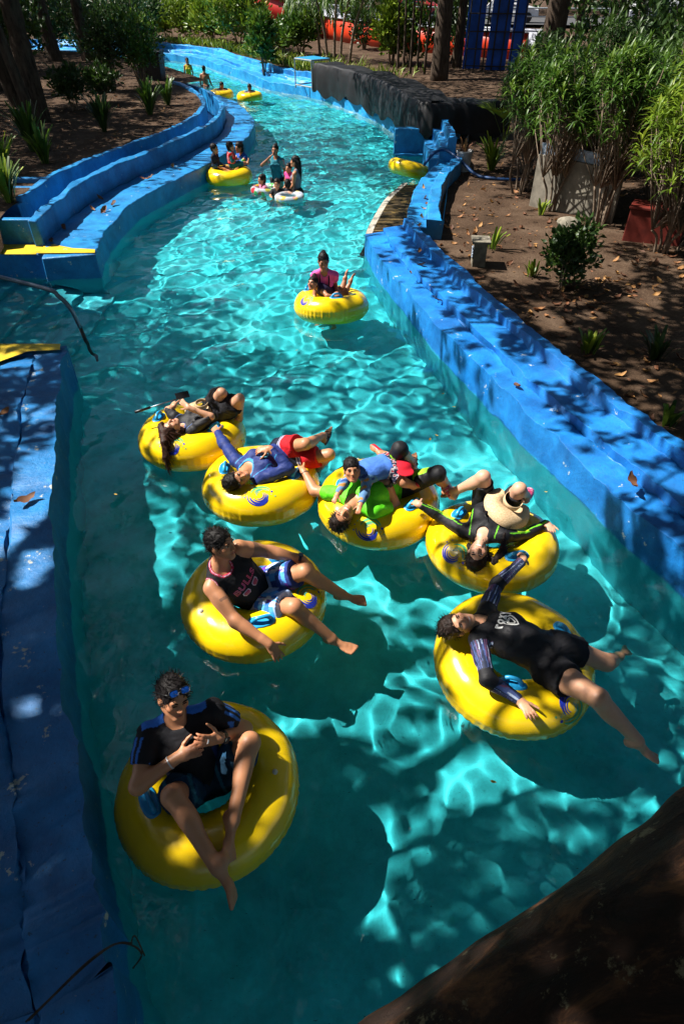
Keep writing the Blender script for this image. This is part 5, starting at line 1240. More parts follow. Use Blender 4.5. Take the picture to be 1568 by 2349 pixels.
# --- long-haired woman with the straw visor
p = Person(POSE['ua'], 'smiling woman with long dark hair in black and lime sportswear lying back', .95, 'f', 'fair', h=.0066, fat=1.08,
           hands={'r': (.3, .7), 'l': (.9, .3)}, palm={'r': (.1, -.2, .95), 'l': (-.2, -.3, .95)})
p.body(smile=1.0); p.face()
def c_(V, p=p):
    sd, t, w = armof(p, V); q = p.tloc(V); ph = w @ np.cross(p.lat, p.f); fr = w @ p.f
    lime = (sd > 0) * (t > .45) * (t < 1.75) * ((w @ p.u) < .004 + .012 * np.sin(t * 3)) * (fr > -.03)
    tr = (sd > 0) * (t > .05) * (t < 1.95) * (np.abs(w @ p.u - .012) < .0035) * (fr > 0)
    seam = (np.abs(np.abs(q[:, 0]) - .115 - .06 * (1 - q[:, 2])) < .0045) * (q[:, 1] > 0) * (q[:, 2] > .55)
    return paint(V, BLACK, (lime, (.42, .66, .02)), (np.maximum(tr, seam * (sd == 0)), (.15, .55, .02)))
sh_ = p.shirt(c_, hem=-.02, sleeve=1.97, gs=.010, wr=.0035, mat='wet_cloth', name='rash_shirt')
p.shorts(lambda V: paint(V, BLACK), top=.14, leg=.80, g=.013, flare=.006, wr=.004, mat='wet_cloth')
h0 = p.Hd(.05, -.06, -.03); h1 = p.Hd(-.05, -.08, .02)
p.hair('long', (.016, .009, .008), strands=600, slen=.12, seed=11, extra=[(p.Hd(0, -.06, .06), p.Hd(-.02, -.09, .13), .075, .05), (p.Hd(-.06, -.05, .0), p.Hd(-.14, -.05, .03), .05, .045), (p.Hd(-.14, -.05, .03), p.Hd(-.19, -.05, -.10), .045, .03), (p.Hd(-.19, -.05, -.10), p.Hd(-.17, -.03, -.24), .03, .018), (p.Hd(.05, -.06, .0), p.Hd(.09, -.06, -.08), .04, .02)])
for a in 'lr':
    J = p.J; d = nrm(J['o' + a] - J['a' + a]); n = orth(J['k' + a] - J['a' + a], d); sh = Shape(); x = np.cross(d, n)
    sh.ell(J['a' + a] + d * .12 * .95 - n * .045, (.085, .047, .034), np.stack([d, x, n]), .02); sh.cone(J['a' + a] + d * .0 - n * .055, J['a' + a] + d * .14 - n * .06, .034, .042, .02); sh.plane(J['a' + a] + d * .02, -nrm(d - n * .4))
    p.garment('clog', sh, lambda V: paint(V, (.62, .10, .22), (vnoise(V, 26, 3) > .35, (.75, .55, .60)), (vnoise(V, 30, 6) > .6, (.35, .02, .08))), wr=0, mat='plain')
visor((1.45, 3.97, .565), (-.55, -.8, -.1), (.15, -.35, .93), 'straw sun visor with a bow resting on the belly of the long-haired woman', .98)
sg = empty('sunglasses', tuple(p.T(.02, .13, .76))); tag(sg, 'dark sunglasses hanging from the neckline of the long-haired woman', 'sunglasses')
V = []; F = []
for g in (-1, 1):
    c = p.T(g * .012, .165, .72 + g * .05); o = len(V); V += [c + p.f * .004] + [c + p.lat * .020 * math.cos(a) + p.u * .026 * math.sin(a) for a in np.linspace(0, 6.283, 12, endpoint=False)]; F += [(o, o + 1 + i, o + 1 + (i + 1) % 12) for i in range(12)]
mesh('lens', V, F, M['gloss'], True, np.tile((.008, .008, .01), (len(V), 1)), sg)
b = MB().tube([tuple(p.T(.012, .165, .80)), tuple(p.T(0, .155, .87)), tuple(p.T(-.02, .13, .93))], .003, 5); mesh('frame', b.V, b.F, M['plain'], True, np.tile((.01, .01, .01), (len(b.V), 1)), sg)
visor_owner = p

# --- woman in pink pushing a ring, and the girl in it
POSE['pink']['sl'][2] -= .035; POSE['pink']['sr'][2] -= .035
p = Person(POSE['pink'], 'woman in a pink t-shirt with a black pouch standing behind a wrinkled ring', .92, 'f', 'brown', h=.0078, hands={'l': (1.0, .3), 'r': (1.0, .3)}, palm={'l': (0, -.4, .9), 'r': (0, -.4, .9)})
p.body(); p.face(closed=False)
p.shirt(lambda V: paint(V, (.80, .10, .34)), hem=-.05, sleeve=.55, gs=.013, wr=.004, neck=.052)
p.shorts(BLACK, top=.1, leg=.5)
p.hair('tied', (.010, .008, .008), strands=120, slen=.03, seed=12, extra=[(p.Hd(0, -.08, .085), p.Hd(.01, -.09, .10), .030, .026)])
po = empty('pouch', tuple(p.T(-.01, .17, .5))); tag(po, 'black printed waterproof pouch hanging on the chest of the woman in pink', 'pouch')
sh = Shape(); sh.ell(p.T(-.01, .165, .52), (.065, .02, .05), p.A, .01); V, F = sh.mesh(.008); n = vnoise(V, 20, 3); mesh('bag', V, F, M['cloth'], True, paint(V, BLACK, (n > .45, (.5, .5, .5)), (n < -.7, (.3, .12, .1))), po)
b = MB()
for g in (-1, 1): b.tube(spline([tuple(p.T(g * .05, .17, .6)), tuple(p.T(g * .075, .14, .8)), tuple(p.T(g * .068, .05, .99)), tuple(p.T(g * .04, -.05, 1.05))], 5), .010, 6)
mesh('strap', b.V, b.F, M['cloth'], True, np.tile((.01, .01, .012), (len(b.V), 1)), po)
J = dict(hd=(-.43, 9.05, .50), to=(-.42, 9.10, .60), no=(-.47, 8.97, .47), nb=(-.36, 9.12, .41), sl=(-.28, 9.04, .38), sr=(-.40, 9.20, .38), el=(-.22, 8.93, .36), er=(-.42, 9.1, .26), wl=(-.11, 8.92, .36), wr=(-.36, 8.98, .28), tl=(-.06, 8.92, .37), tr=(-.3, 8.94, .32),
         pe=(-.14, 9.28, .26), hl=(-.10, 9.24, .25), hr=(-.16, 9.33, .25), kl=(.05, 9.27, .26), kr=(.02, 9.40, .30), al=(.14, 9.36, .42), ar=(.06, 9.46, .43), ol=(.19, 9.38, .47), **{'or': (.10, 9.50, .50)})
p = Person(J, 'little girl with a hair bun leaning over the edge of the wrinkled ring', .62, 'f', 'brown', h=.0078, heads=.86, fat=1.15, hands={'l': (.5, .8), 'r': (.5, .8)})
p.body(); p.face()
p.shirt(lambda V: paint(V, (.03, .02, .06)), hem=0, sleeve=0, gs=.01, wr=.003); p.shorts((.03, .02, .06), top=.2, leg=.3, g=.012, flare=.01)
p.hair('tied', (.012, .008, .008), strands=120, slen=.03, seed=13, low=.015, extra=[(p.Hd(-.02, -.06, .10), p.Hd(-.03, -.07, .14), .04, .034)])

# ------------------------------------------------------------------ plants
def strap_plant(x, y, n, L, label, mat='leaf_mid', spread=.8, seed=0, z=None, group=None, w=.03):
    """a clump of long arching strap leaves"""
    r = np.random.default_rng(seed); z = gh(x, y) if z is None else z
    e = empty('strap_plant', (x, y, z)); tag(e, label, 'plant', group)
    V = []; F = []; C = []
    for i in range(n):
        a = r.uniform(0, 6.283); l = L * r.uniform(.55, 1.1); tilt = r.uniform(.1, 1.0) * spread; d = np.array((math.cos(a), math.sin(a), 0)); s_ = np.array((-d[1], d[0], 0)); p = np.array((x, y, z - .02)) + d * r.uniform(0, .09); o = len(V); tn = r.random() ** 1.4
        for k in range(6):
            t_ = k / 5; ang = tilt * (.35 + 1.25 * t_ ** 1.6); ww = w * math.sin(math.pi * (.14 + .86 * (1 - t_ * .96))) * r.uniform(.9, 1.1) + .002
            V += [p + s_ * ww, p - s_ * ww]; C += [tn, tn]; p = p + (d * math.sin(ang) + np.array((0, 0, math.cos(ang)))) * l / 5
        F += [(o + 2 * k, o + 2 * k + 1, o + 2 * k + 3, o + 2 * k + 2) for k in range(5)]
    mesh('leaves', V, F, M[mat], True, np.array(C)[:, None] * np.ones((1, 3)), e)
    return e

def bush(x, y, h, rad, label, mat='leaf_mid', n=900, L=.10, W=.045, seed=0, stems=7, low=.25, group=None, name='bush', cat='bush', tone=None, oval=1.0):
    n = int(n * 2.6); L *= 1.25; W *= 1.25
    r = np.random.default_rng(seed); z = gh(x, y); e = empty(name, (x, y, z)); tag(e, label, cat, group)
    b = MB(); tips = []
    for i in range(stems):
        a = r.uniform(0, 6.283); q = r.uniform(.2, 1); tp = (x + math.cos(a) * rad * .7 * q, y + math.sin(a) * rad * .7 * q, z + h * r.uniform(.6, .95)); tips.append(tp)
        b.tube(spline([(x + math.cos(a) * .06, y + math.sin(a) * .06, z - .05), (x + math.cos(a) * rad * .25, y + math.sin(a) * rad * .25, z + h * .35), tp], 4), list(np.linspace(.022, .006, 9) * max(.6, h / 1.4)), 5)
    b.build('stems', M['stem'], e, True)
    nc = max(14, n // 22); cc = rnd_dirs(nc, r) * (r.random(nc) ** .4)[:, None]
    cc = cc * np.array((rad, rad * oval, h * (1 - low) / 2)) + np.array((x, y, z + h * (1 + low) / 2))
    per = n // nc; d = rnd_dirs(nc * per, r, -.5); P = np.repeat(cc, per, 0) + d * r.uniform(.02, .26 * rad + .04, nc * per)[:, None]
    tn = np.repeat(r.random(nc), per) * .7 + .15 if tone is None else np.full(nc * per, tone)
    leaves_mesh('leaves', P, d + np.array((0, 0, .25)), rnd_dirs(nc * per, r), r.uniform(.7, 1.2, nc * per) * L, W, M[mat], e, tone=tn, seed=seed)
    return e

def cane_shrub(x, y, h, rad, label, mat='leaf_mid', seed=0, heads=46, stems=8, L=.17, low=.42, lean=(0, 0)):
    """tall shrub of bare leaning canes that carry starry rosettes of narrow leaves"""
    r = np.random.default_rng(seed); z = gh(x, y); e = empty('cane_shrub', (x, y, z)); tag(e, label, 'shrub', 'cane shrubs along the right bank')
    b = MB(); H = []
    for i in range(stems):
        a = r.uniform(0, 6.283); q = r.uniform(.15, 1); bx, by = x + math.cos(a) * .22 * q, y + math.sin(a) * .18 * q
        mx = np.array((bx + math.cos(a) * rad * .3 * q + lean[0] * .4, by + math.sin(a) * rad * .3 * q + lean[1] * .4, z + h * low)); b.tube(spline([(bx, by, z - .05), tuple((np.array((bx, by, z)) + mx) / 2 + r.normal(size=3) * .03), tuple(mx)], 4), list(np.linspace(.026, .019, 9)), 6)
        for j in range(max(1, heads // stems)):
            u = rnd_dirs(1, r, -.35)[0] * r.random() ** .33; t_ = np.array((x + lean[0] + u[0] * rad, y + lean[1] + u[1] * rad, z + h * (low + 1) / 2 + u[2] * h * (1 - low) / 2)); H.append(t_)
            b.tube([tuple(mx), tuple((mx + t_) / 2 + np.array((0, 0, -.06))), tuple(t_)], [.013, .009, .006], 4)
    b.build('canes', M['stem'], e, True)
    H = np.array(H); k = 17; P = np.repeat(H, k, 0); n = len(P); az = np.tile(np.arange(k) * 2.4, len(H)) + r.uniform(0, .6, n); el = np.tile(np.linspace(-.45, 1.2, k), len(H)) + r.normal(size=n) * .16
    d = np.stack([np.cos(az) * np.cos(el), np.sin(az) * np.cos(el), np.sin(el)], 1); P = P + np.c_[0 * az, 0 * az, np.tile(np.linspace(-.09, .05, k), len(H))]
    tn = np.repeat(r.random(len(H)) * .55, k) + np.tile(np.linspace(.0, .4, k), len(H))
    leaves_mesh('leaves', P, d, np.stack([-d[:, 0] * d[:, 2], -d[:, 1] * d[:, 2], 1 - d[:, 2] ** 2 + .05], 1), r.uniform(.75, 1.2, n) * L, .040, M[mat], e, droop=.28, tone=tn, seed=seed)

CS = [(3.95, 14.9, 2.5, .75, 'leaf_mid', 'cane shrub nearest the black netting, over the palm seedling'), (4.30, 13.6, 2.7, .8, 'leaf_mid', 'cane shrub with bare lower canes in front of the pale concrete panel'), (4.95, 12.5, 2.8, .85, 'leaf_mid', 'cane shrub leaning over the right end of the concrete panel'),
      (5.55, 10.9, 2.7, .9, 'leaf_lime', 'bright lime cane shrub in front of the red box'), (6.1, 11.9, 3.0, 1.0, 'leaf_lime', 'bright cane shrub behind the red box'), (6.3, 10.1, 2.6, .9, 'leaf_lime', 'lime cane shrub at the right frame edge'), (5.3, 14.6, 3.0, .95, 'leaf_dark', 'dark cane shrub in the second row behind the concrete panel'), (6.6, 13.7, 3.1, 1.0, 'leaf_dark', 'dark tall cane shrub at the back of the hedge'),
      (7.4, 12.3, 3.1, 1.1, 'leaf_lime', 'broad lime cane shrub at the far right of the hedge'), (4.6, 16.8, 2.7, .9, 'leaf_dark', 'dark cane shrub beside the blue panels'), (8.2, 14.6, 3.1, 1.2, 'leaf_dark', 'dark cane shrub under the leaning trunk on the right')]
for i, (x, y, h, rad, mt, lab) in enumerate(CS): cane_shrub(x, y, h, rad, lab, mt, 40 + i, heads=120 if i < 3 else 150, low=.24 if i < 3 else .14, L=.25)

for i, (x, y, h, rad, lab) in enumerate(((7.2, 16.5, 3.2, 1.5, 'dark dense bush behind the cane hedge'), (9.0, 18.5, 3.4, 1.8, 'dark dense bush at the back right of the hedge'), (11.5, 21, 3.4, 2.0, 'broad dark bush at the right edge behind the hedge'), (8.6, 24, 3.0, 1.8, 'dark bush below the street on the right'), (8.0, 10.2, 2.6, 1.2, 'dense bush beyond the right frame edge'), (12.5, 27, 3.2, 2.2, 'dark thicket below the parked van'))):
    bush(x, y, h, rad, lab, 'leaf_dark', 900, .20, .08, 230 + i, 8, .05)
# things on the right bank
t = NT('galvanised'); t.base(t.ramp(t.noise(9, 6, .7), [(.3, (.16, .19, .24)), (.7, (.42, .46, .54))])); t.set(Metallic=.5, Roughness=.45); t.bump(t.noise(14, 5), .5, .02); M['galv'] = t.m
M['conc_dark'] = simple('stained_concrete', (.20, .18, .145), .9, .2, .4, 4, .4)
pw = empty('panel_wall', (4.55, 13.35, .3)); tag(pw, 'pale concrete panel wall with a grey metal top behind the bare canes', 'wall')
d_ = nrm((1.25, -1.4, 0)); 
for k in range(3):
    c = np.array((3.98, 14.05, 0)) + d_ * (.32 + .63 * k); b = MB().box((c[0], c[1], .72), (.62, .07, 1.0), rz=math.atan2(d_[1], d_[0])); b.build('panel', M['conc_dark'], pw, bevel=.008)
    b = MB().box((c[0] + .03, c[1] + .03, 1.31), (.62, .05, .22), rz=math.atan2(d_[1], d_[0])); b.build('metal_cap', M['galv'], pw, bevel=.006)
M['red_box'] = simple('red_paint', (.13, .018, .012), .6, .3, .35, 6)
rb = empty('crate', (5.62, 11.55, .3)); tag(rb, 'dark red box standing behind the lime shrubs on the right', 'crate')
MB().box((5.62, 11.6, .56), (.95, .5, .58), rz=-.5).build('body', M['red_box'], rb, bevel=.02); MB().box((5.62, 11.6, .87), (1.0, .55, .04), rz=-.5).build('lid', M['red_box'], rb, bevel=.008)
M['stone'] = simple('lamp_stone', (.20, .18, .14), .9, .2, .45, 9, .5); M['louvre'] = simple('louvre', (.28, .33, .40), .5, .4, .2)
vb = empty('garden_lamp', (2.27, 10.42, .3)); tag(vb, 'small stone garden lamp box with a louvred front beside the right bench', 'lamp')
MB().box((2.27, 10.42, .46), (.22, .26, .42), rz=-.1, taper=.95).build('housing', M['stone'], vb, bevel=.01); MB().box((2.27, 10.42, .69), (.30, .34, .04), rz=-.1).build('cap', M['stone'], vb, bevel=.008)
for k in range(4): MB().box((2.145, 10.36, .46 + .042 * k), (.02, .16, .024), M=Matrix.Rotation(-.1, 3, 'Z') @ Matrix.Rotation(.5, 3, 'Y')).build('slat', M['louvre'], vb)
M['bucket'] = simple('bucket_plastic', (.42, .43, .44), .45, .4, .2, 8); M['hose'] = simple('hose_blue', (.008, .05, .16), .4, .5, .2)
bk = empty('bucket', (2.98, 16.9, .3)); tag(bk, 'white plastic bucket with a dead plant behind the blue wall', 'bucket')
z = gh(2.98, 16.9); V = []; F = []; n = 24
for rr, zz in ((.15, 0), (.19, .40), (.205, .40), (.205, .44), (.185, .44), (.175, .34), (0, .34)):
    for i in range(n): V.append((2.98 + rr * math.cos(i * 6.283 / n), 16.9 + rr * math.sin(i * 6.283 / n), z + zz))
for k in range(6):
    for i in range(n): F.append((k * n + i, k * n + (i + 1) % n, (k + 1) * n + (i + 1) % n, (k + 1) * n + i))
mesh('pail', V, F, M['bucket'], True, None, bk).data.set_sharp_from_angle(angle=.6)
strap_plant(2.98, 16.9, 16, .42, 'withered brown plant drooping over the white bucket', 'leaf_dry', 1.3, 5, z + .34)
MB().tube(spline([(1.95, 16.35, .55), (2.2, 16.75, .70), (2.5, 16.95, .74), (2.85, 16.6, .58), (3.2, 16.2, .36), (3.7, 15.9, gh(3.7, 15.9) + .03), (4.3, 15.8, gh(4.3, 15.8) + .03)], 6), .035, 8).build('hose', M['hose'], None, True)
tag(bpy.data.objects['hose'], 'thick dark blue hose draped over the curved wall onto the soil', 'hose')
def fan_palm(x, y, z, label, n=7, L=.9, seed=0):
    r = np.random.default_rng(seed); e = empty('palm_seedling', (x, y, z)); tag(e, label, 'palm'); V = []; F = []; C = []
    for i in range(n):
        a = r.uniform(0, 6.283); d = np.array((math.cos(a), math.sin(a), 0)); s_ = np.array((-d[1], d[0], 0)); top = np.array((x, y, z)) + d * L * .35 + np.array((0, 0, L * .55))
        o = len(V); V += [np.array((x, y, z)) + s_ * .008, np.array((x, y, z)) - s_ * .008, top - s_ * .006, top + s_ * .006]; F.append((o, o + 1, o + 2, o + 3)); C += [.5] * 4
        for k in np.linspace(-1.0, 1.0, 15):
            v = d * math.cos(k) * .8 + s_ * math.sin(k) + np.array((0, 0, .75 - .2 * abs(k))); l = L * .62 * r.uniform(.85, 1.1); w = np.cross(nrm(v), nrm(d + np.array((0, 0, -.6)))) * .019; o = len(V)
            V += [top, top + v * l * .5 + w, top + v * l - np.array((0, 0, .12 * L)), top + v * l * .5 - w]; F.append((o, o + 1, o + 2, o + 3)); C += [.35 + .4 * r.random()] * 4
    mesh('fronds', V, F, M['leaf_lime'], False, np.array(C)[:, None] * np.ones((1, 3)), e); return e
fan_palm(4.05, 17.6, gh(4.05, 17.6) + .5, 'fan palm seedling with a sunlit pleated leaf beside the bucket', 8, 1.0, 3)
strap_plant(3.7, 17.0, 40, .8, 'tangle of drying strappy leaves at the foot of the palm seedling', 'leaf_lime', 1.2, 8)
STR = [(1126, 573, 14, .42, 'leaf_lime', 'strappy green plant beside the stone garden lamp'), (1349, 804, 22, .34, 'leaf_lime', 'sunlit clump of broad green leaves in the shaded soil near the bench'), (1504, 819, 34, .40, 'leaf_dark', 'dark strappy clump near the right frame edge'), (1527, 970, 18, .28, 'leaf_mid', 'low green clump beside the outer bench edge at lower right'), (1221, 626, 14, .30, 'leaf_lime', 'small upright plant left of the dark little shrub'), (1240, 490, 16, .3, 'leaf_lime', 'yellow-green sprig at the foot of the canes')]
def on_ground(px, py, z=.32):
    """where a line of sight that leaves the bridge at this bearing meets the soil"""
    th = R(41.4); u, v = px - 784, py - 1174.5; d = Vector((u, 1400 * math.cos(th) - v * math.sin(th), -1400 * math.sin(th) - v * math.cos(th))); k = (z - 3.95) / d.z
    return d.x * k, d.y * k
for i, (px, py, n, L, mt, lab) in enumerate(STR):
    x, y = on_ground(px, py); strap_plant(x, y, n, L, lab, mt, .9, 60 + i, w=.024)
x, y = on_ground(1292, 655); bush(x, y, .95, .36, 'dark little shrub standing alone on the sunlit right soil', 'leaf_dark', 520, .085, .05, 71, 6, .12)
for i, (px, py) in enumerate(((1285, 470), (1300, 520))):
    x, y = on_ground(px, py); bm = bmesh.new(); bmesh.ops.create_icosphere(bm, subdivisions=3, radius=.2)
    for v in bm.verts: v.co += v.normal * .06 * float(vnoise(np.array([v.co[:]]), 2.2, i)[0]); v.co.z *= .65; v.co += Vector((x, y, gh(x, y) + .05))
    me = bpy.data.meshes.new('rock'); bm.to_mesh(me); bm.free(); me.materials.append(M['stone']); o = newobj('rock', me); tag(o, ['grey rock lying against the foot of the concrete panel', 'low grey rock in the leaf litter below the concrete panel'][i], 'rock')

# dry leaves: a few shared curled shapes, each laid down singly
LM = []
for k in range(6):
    r = np.random.default_rng(k); n = 7; V = []; C = []
    for i in range(n):
        t_ = i / (n - 1); w = .032 * math.sin(math.pi * (t_ * .9 + .06)) * r.uniform(.85, 1.15); zc = .05 * (t_ - .5) ** 2 * r.uniform(.5, 2.2)
        for s_ in (-1, 0, 1): V.append(((t_ - .5) * .15, s_ * w, zc + abs(s_) * r.uniform(.004, .022))); C.append(np.clip(.15 + .16 * k + r.normal() * .05, 0, 1))
    F = [(3 * i + j, 3 * i + j + 1, 3 * i + j + 4, 3 * i + j + 3) for i in range(n - 1) for j in (0, 1)]
    o = mesh('dry_leaf', V, F, M['leaf_dry'], True, np.array(C)[:, None] * np.ones((1, 3))); LM.append(o.data); bpy.data.objects.remove(o)
r = np.random.default_rng(77)
def drop(x, y, z, label, group, s=1.0, flat=.35):
    o = bpy.data.objects.new('dry_leaf', LM[r.integers(6)]); COL.objects.link(o); o.location = (x, y, z + .012 * s); o.rotation_euler = (r.normal() * flat, r.normal() * flat, r.uniform(0, 6.28)); o.scale = (s * r.uniform(.7, 1.15),) * 3
    tag(o, label, 'leaf', group); return o
k = 0
while k < 230:
    px = r.uniform(1010, 1560); py = r.uniform(380, 1010); x, y = on_ground(px, py)
    if r.random() > .25 + .75 * (vnoise(np.array([[x, y, 0]]), .45, 9)[0] > .1): continue
    edge = np.interp(y, rS[::-1 if rS[0, 1] > rS[-1, 1] else 1, 1], rS[::-1 if rS[0, 1] > rS[-1, 1] else 1, 0]) + .95 if y < 11.7 else np.interp(y, cS[:, 1], cS[:, 0]) + .72
    if x < edge or x > 7: continue
    drop(x, y, gh(x, y), 'curled brown dry leaf lying on the soil of the right bank', 'dry leaves on the right soil', 1.0); k += 1
P = []
for i in range(2600):
    x, y = r.uniform(2, 8.5), r.uniform(4, 19)
    edge = np.interp(y, [3.4, 5.25, 8, 11.7, 14, 17], [3.8, 3.1, 2.25, 1.75, 2.1, 3.0])
    if x > edge and r.random() < .5 + .5 * vnoise(np.array([[x, y, 0]]), .45, 9)[0]: P.append((x, y, gh(x, y) + .01))
P = np.array(P); n = len(P); d = rnd_dirs(n, r); d[:, 2] *= .25
o = leaves_mesh('leaf_litter', P, d, np.tile((0., 0., 1.), (n, 1)) + r.normal(size=(n, 3)) * .35, r.uniform(.05, .13, n), r.uniform(.02, .05, n), M['leaf_dry'], None, droop=-.1, seed=3); tag(o, kind='stuff')
P = []
for i in range(1500):
    x, y = r.uniform(-15, -4.4), r.uniform(13, 34)
    if x < np.interp(y, [13, 16, 19, 22, 25], [-6.2, -5.5, -4.6, -4.5, -5]) - .1 - max(0, y - 25) * .75: P.append((x, y, gh(x, y) + .01))
P = np.array(P); n = len(P); d = rnd_dirs(n, r); d[:, 2] *= .25
o = leaves_mesh('leaf_litter', P, d, np.tile((0., 0., 1.), (n, 1)) + r.normal(size=(n, 3)) * .35, r.uniform(.07, .16, n), r.uniform(.03, .06, n), M['leaf_dry'], None, droop=-.1, seed=4); tag(o, kind='stuff')
for px, py, z in ((965, 610, .5), (940, 628, .5), (1002, 690, .42), (1185, 888, .41), (1447, 1106, .5), (962, 578, .5), (971, 432, .51), (975, 455, .51), (970, 480, .51), (966, 500, .51), (960, 520, .51), (978, 470, .51)):
    x, y = on_ground(px, py, z); drop(x, y, z, 'dry leaf lying on the blue bench of the right bank', 'dry leaves on the right bench', 1.1)
for px, py, z in ((238, 484, .42), (262, 470, .42), (330, 412, .42), (345, 410, .42), (212, 480, .42), (120, 556, .42), (230, 455, .42), (395, 383, .42), (150, 524, .42), (12, 950, .53), (60, 1150, .52)):
    x, y = on_ground(px, py, z); drop(x, y, z, 'dry leaf lying on the blue concrete of the left bank', 'dry leaves on the left bank', 1.35)
M['leaf_float'] = leaf_mat('floating_leaf', (.20, .10, .02), (.42, .30, .03), (.5, .40, .05), .5, .1)
fl_me = LM[2].copy(); fl_me.materials.clear(); fl_me.materials.append(M['leaf_float'])
for px, py in ((860, 1095), (900, 878), (680, 805), (266, 1136), (1015, 905), (1190, 1690), (1130, 1795), (950, 1165), (1040, 935), (880, 1065), (560, 1040), (1250, 1130), (985, 1010), (1000, 1000), (450, 1985)):
    x, y = on_ground(px, py, .0); o = drop(x, y, .004, 'tiny yellow leaf floating on the river', 'leaves floating on the river', .32, .1); o.data = fl_me

# left bed
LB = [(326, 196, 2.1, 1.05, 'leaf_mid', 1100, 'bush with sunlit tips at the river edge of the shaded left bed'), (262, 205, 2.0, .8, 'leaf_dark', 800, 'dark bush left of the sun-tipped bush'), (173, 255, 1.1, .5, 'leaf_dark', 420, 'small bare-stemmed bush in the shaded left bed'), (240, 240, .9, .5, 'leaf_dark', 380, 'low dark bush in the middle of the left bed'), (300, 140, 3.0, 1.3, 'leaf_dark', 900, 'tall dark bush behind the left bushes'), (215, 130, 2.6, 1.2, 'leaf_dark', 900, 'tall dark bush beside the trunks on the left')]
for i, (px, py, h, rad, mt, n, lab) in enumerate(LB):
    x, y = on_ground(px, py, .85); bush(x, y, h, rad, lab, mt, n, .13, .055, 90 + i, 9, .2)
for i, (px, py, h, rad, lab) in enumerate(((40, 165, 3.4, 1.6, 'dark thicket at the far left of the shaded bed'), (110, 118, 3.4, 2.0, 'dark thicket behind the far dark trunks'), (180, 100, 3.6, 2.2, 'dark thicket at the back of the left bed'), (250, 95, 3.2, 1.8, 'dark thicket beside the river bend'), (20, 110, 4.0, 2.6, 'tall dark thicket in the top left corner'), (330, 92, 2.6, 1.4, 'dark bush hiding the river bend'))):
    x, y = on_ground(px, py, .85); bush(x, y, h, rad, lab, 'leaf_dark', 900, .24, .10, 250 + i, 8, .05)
for i, (px, py, n, L, mt, lab) in enumerate(((78, 345, 80, 1.0, 'leaf_mid', 'large clump of strap leaves in the left bed behind the planter wall'), (105, 370, 45, .8, 'leaf_mid', 'strap leaves leaning over the end of the planter wall'), (22, 460, 60, .8, 'leaf_lime', 'strap leaves spilling out of the blue planter box'), (345, 262, 70, .9, 'leaf_mid', 'strappy clump at the rim of the gutter wall'), (385, 240, 50, .8, 'leaf_mid', 'tall strappy clump at the bend of the left bank'), (240, 300, 60, .9, 'leaf_dark', 'dark strappy clump in the left bed near the wall'), (12, 400, 60, .8, 'leaf_lime', 'pale strap leaves at the left frame edge'))):
    x, y = on_ground(px, py, .85); strap_plant(x, y, n, L, lab, mt, .9, 110 + i, w=.028, z=.8 if py > 450 else None)
M['dark_metal'] = simple('dark_metal', (.03, .03, .035), .6, .3, .3)
x, y = on_ground(352, 184, .8); bn = empty('bin', (x, y, .8)); tag(bn, 'dark bin standing on the left bank beside the sun-tipped bush', 'bin')
MB().box((x, y, 1.2), (.85, .8, .95), taper=1.08).build('body', M['dark_metal'], bn, bevel=.02); MB().box((x, y, 1.71), (.98, .92, .07)).build('lid', M['dark_metal'], bn, bevel=.015)

# far bank
FB = [(385, 88, 1.6, 1.1, 'leaf_lime', 500, 'small lime bush where the river bends out of sight'), (432, 92, 2.1, 1.5, 'leaf_lime', 800, 'sunlit lime bush second from the river bend'), (485, 100, 2.0, 1.3, 'leaf_lime', 700, 'sunlit lime bush between the two rounder ones'), (552, 112, 2.9, 1.7, 'leaf_lime', 1200, 'largest round lime bush above the far bench'), (604, 152, 2.3, .6, 'leaf_mid', 500, 'slender green bush at the edge of the far bench'), (690, 128, 1.9, 1.0, 'leaf_mid', 600, 'green bush left of the drooping palms'), (640, 120, 1.3, .8, 'leaf_mid', 400, 'low green bush between the slender bush and the palms'), (897, 150, 2.3, .8, 'leaf_lime', 600, 'light bush in front of the orange slide'), (420, 60, 3.2, 2.2, 'leaf_dark', 800, 'dark tall bush behind the lime bushes'), (320, 60, 3.5, 2.5, 'leaf_dark', 800, 'dark thicket behind the river bend')]
for i, (px, py, h, rad, mt, n, lab) in enumerate(FB):
    x, y = on_ground(px, py, .7); bush(x, y, h, rad, lab, mt, n, .26, .10, 130 + i, 7, .15)
P = []; 
for i in range(2400):
    s_ = r.random(); q = nS[int(s_ * (len(nS) - 40)) + 30]; o_ = offs(nS)[int(s_ * (len(nS) - 40)) + 30]; w = 1.25 + r.exponential(.7); P.append((*(q + o_ * w), 0))
P = np.array(P); P = P[P[:, 1] > 29.5]; P[:, 2] = [gh(a, b_) for a, b_, _ in P]; n = len(P); d = rnd_dirs(n, r, -.1); d[:, 2] = abs(d[:, 2]) + .9
o = leaves_mesh('grass', P, d, rnd_dirs(n, r), r.uniform(.25, .6, n), r.uniform(.04, .08, n), M['leaf_lime'], None, droop=.3, seed=6); tag(o, kind='stuff')
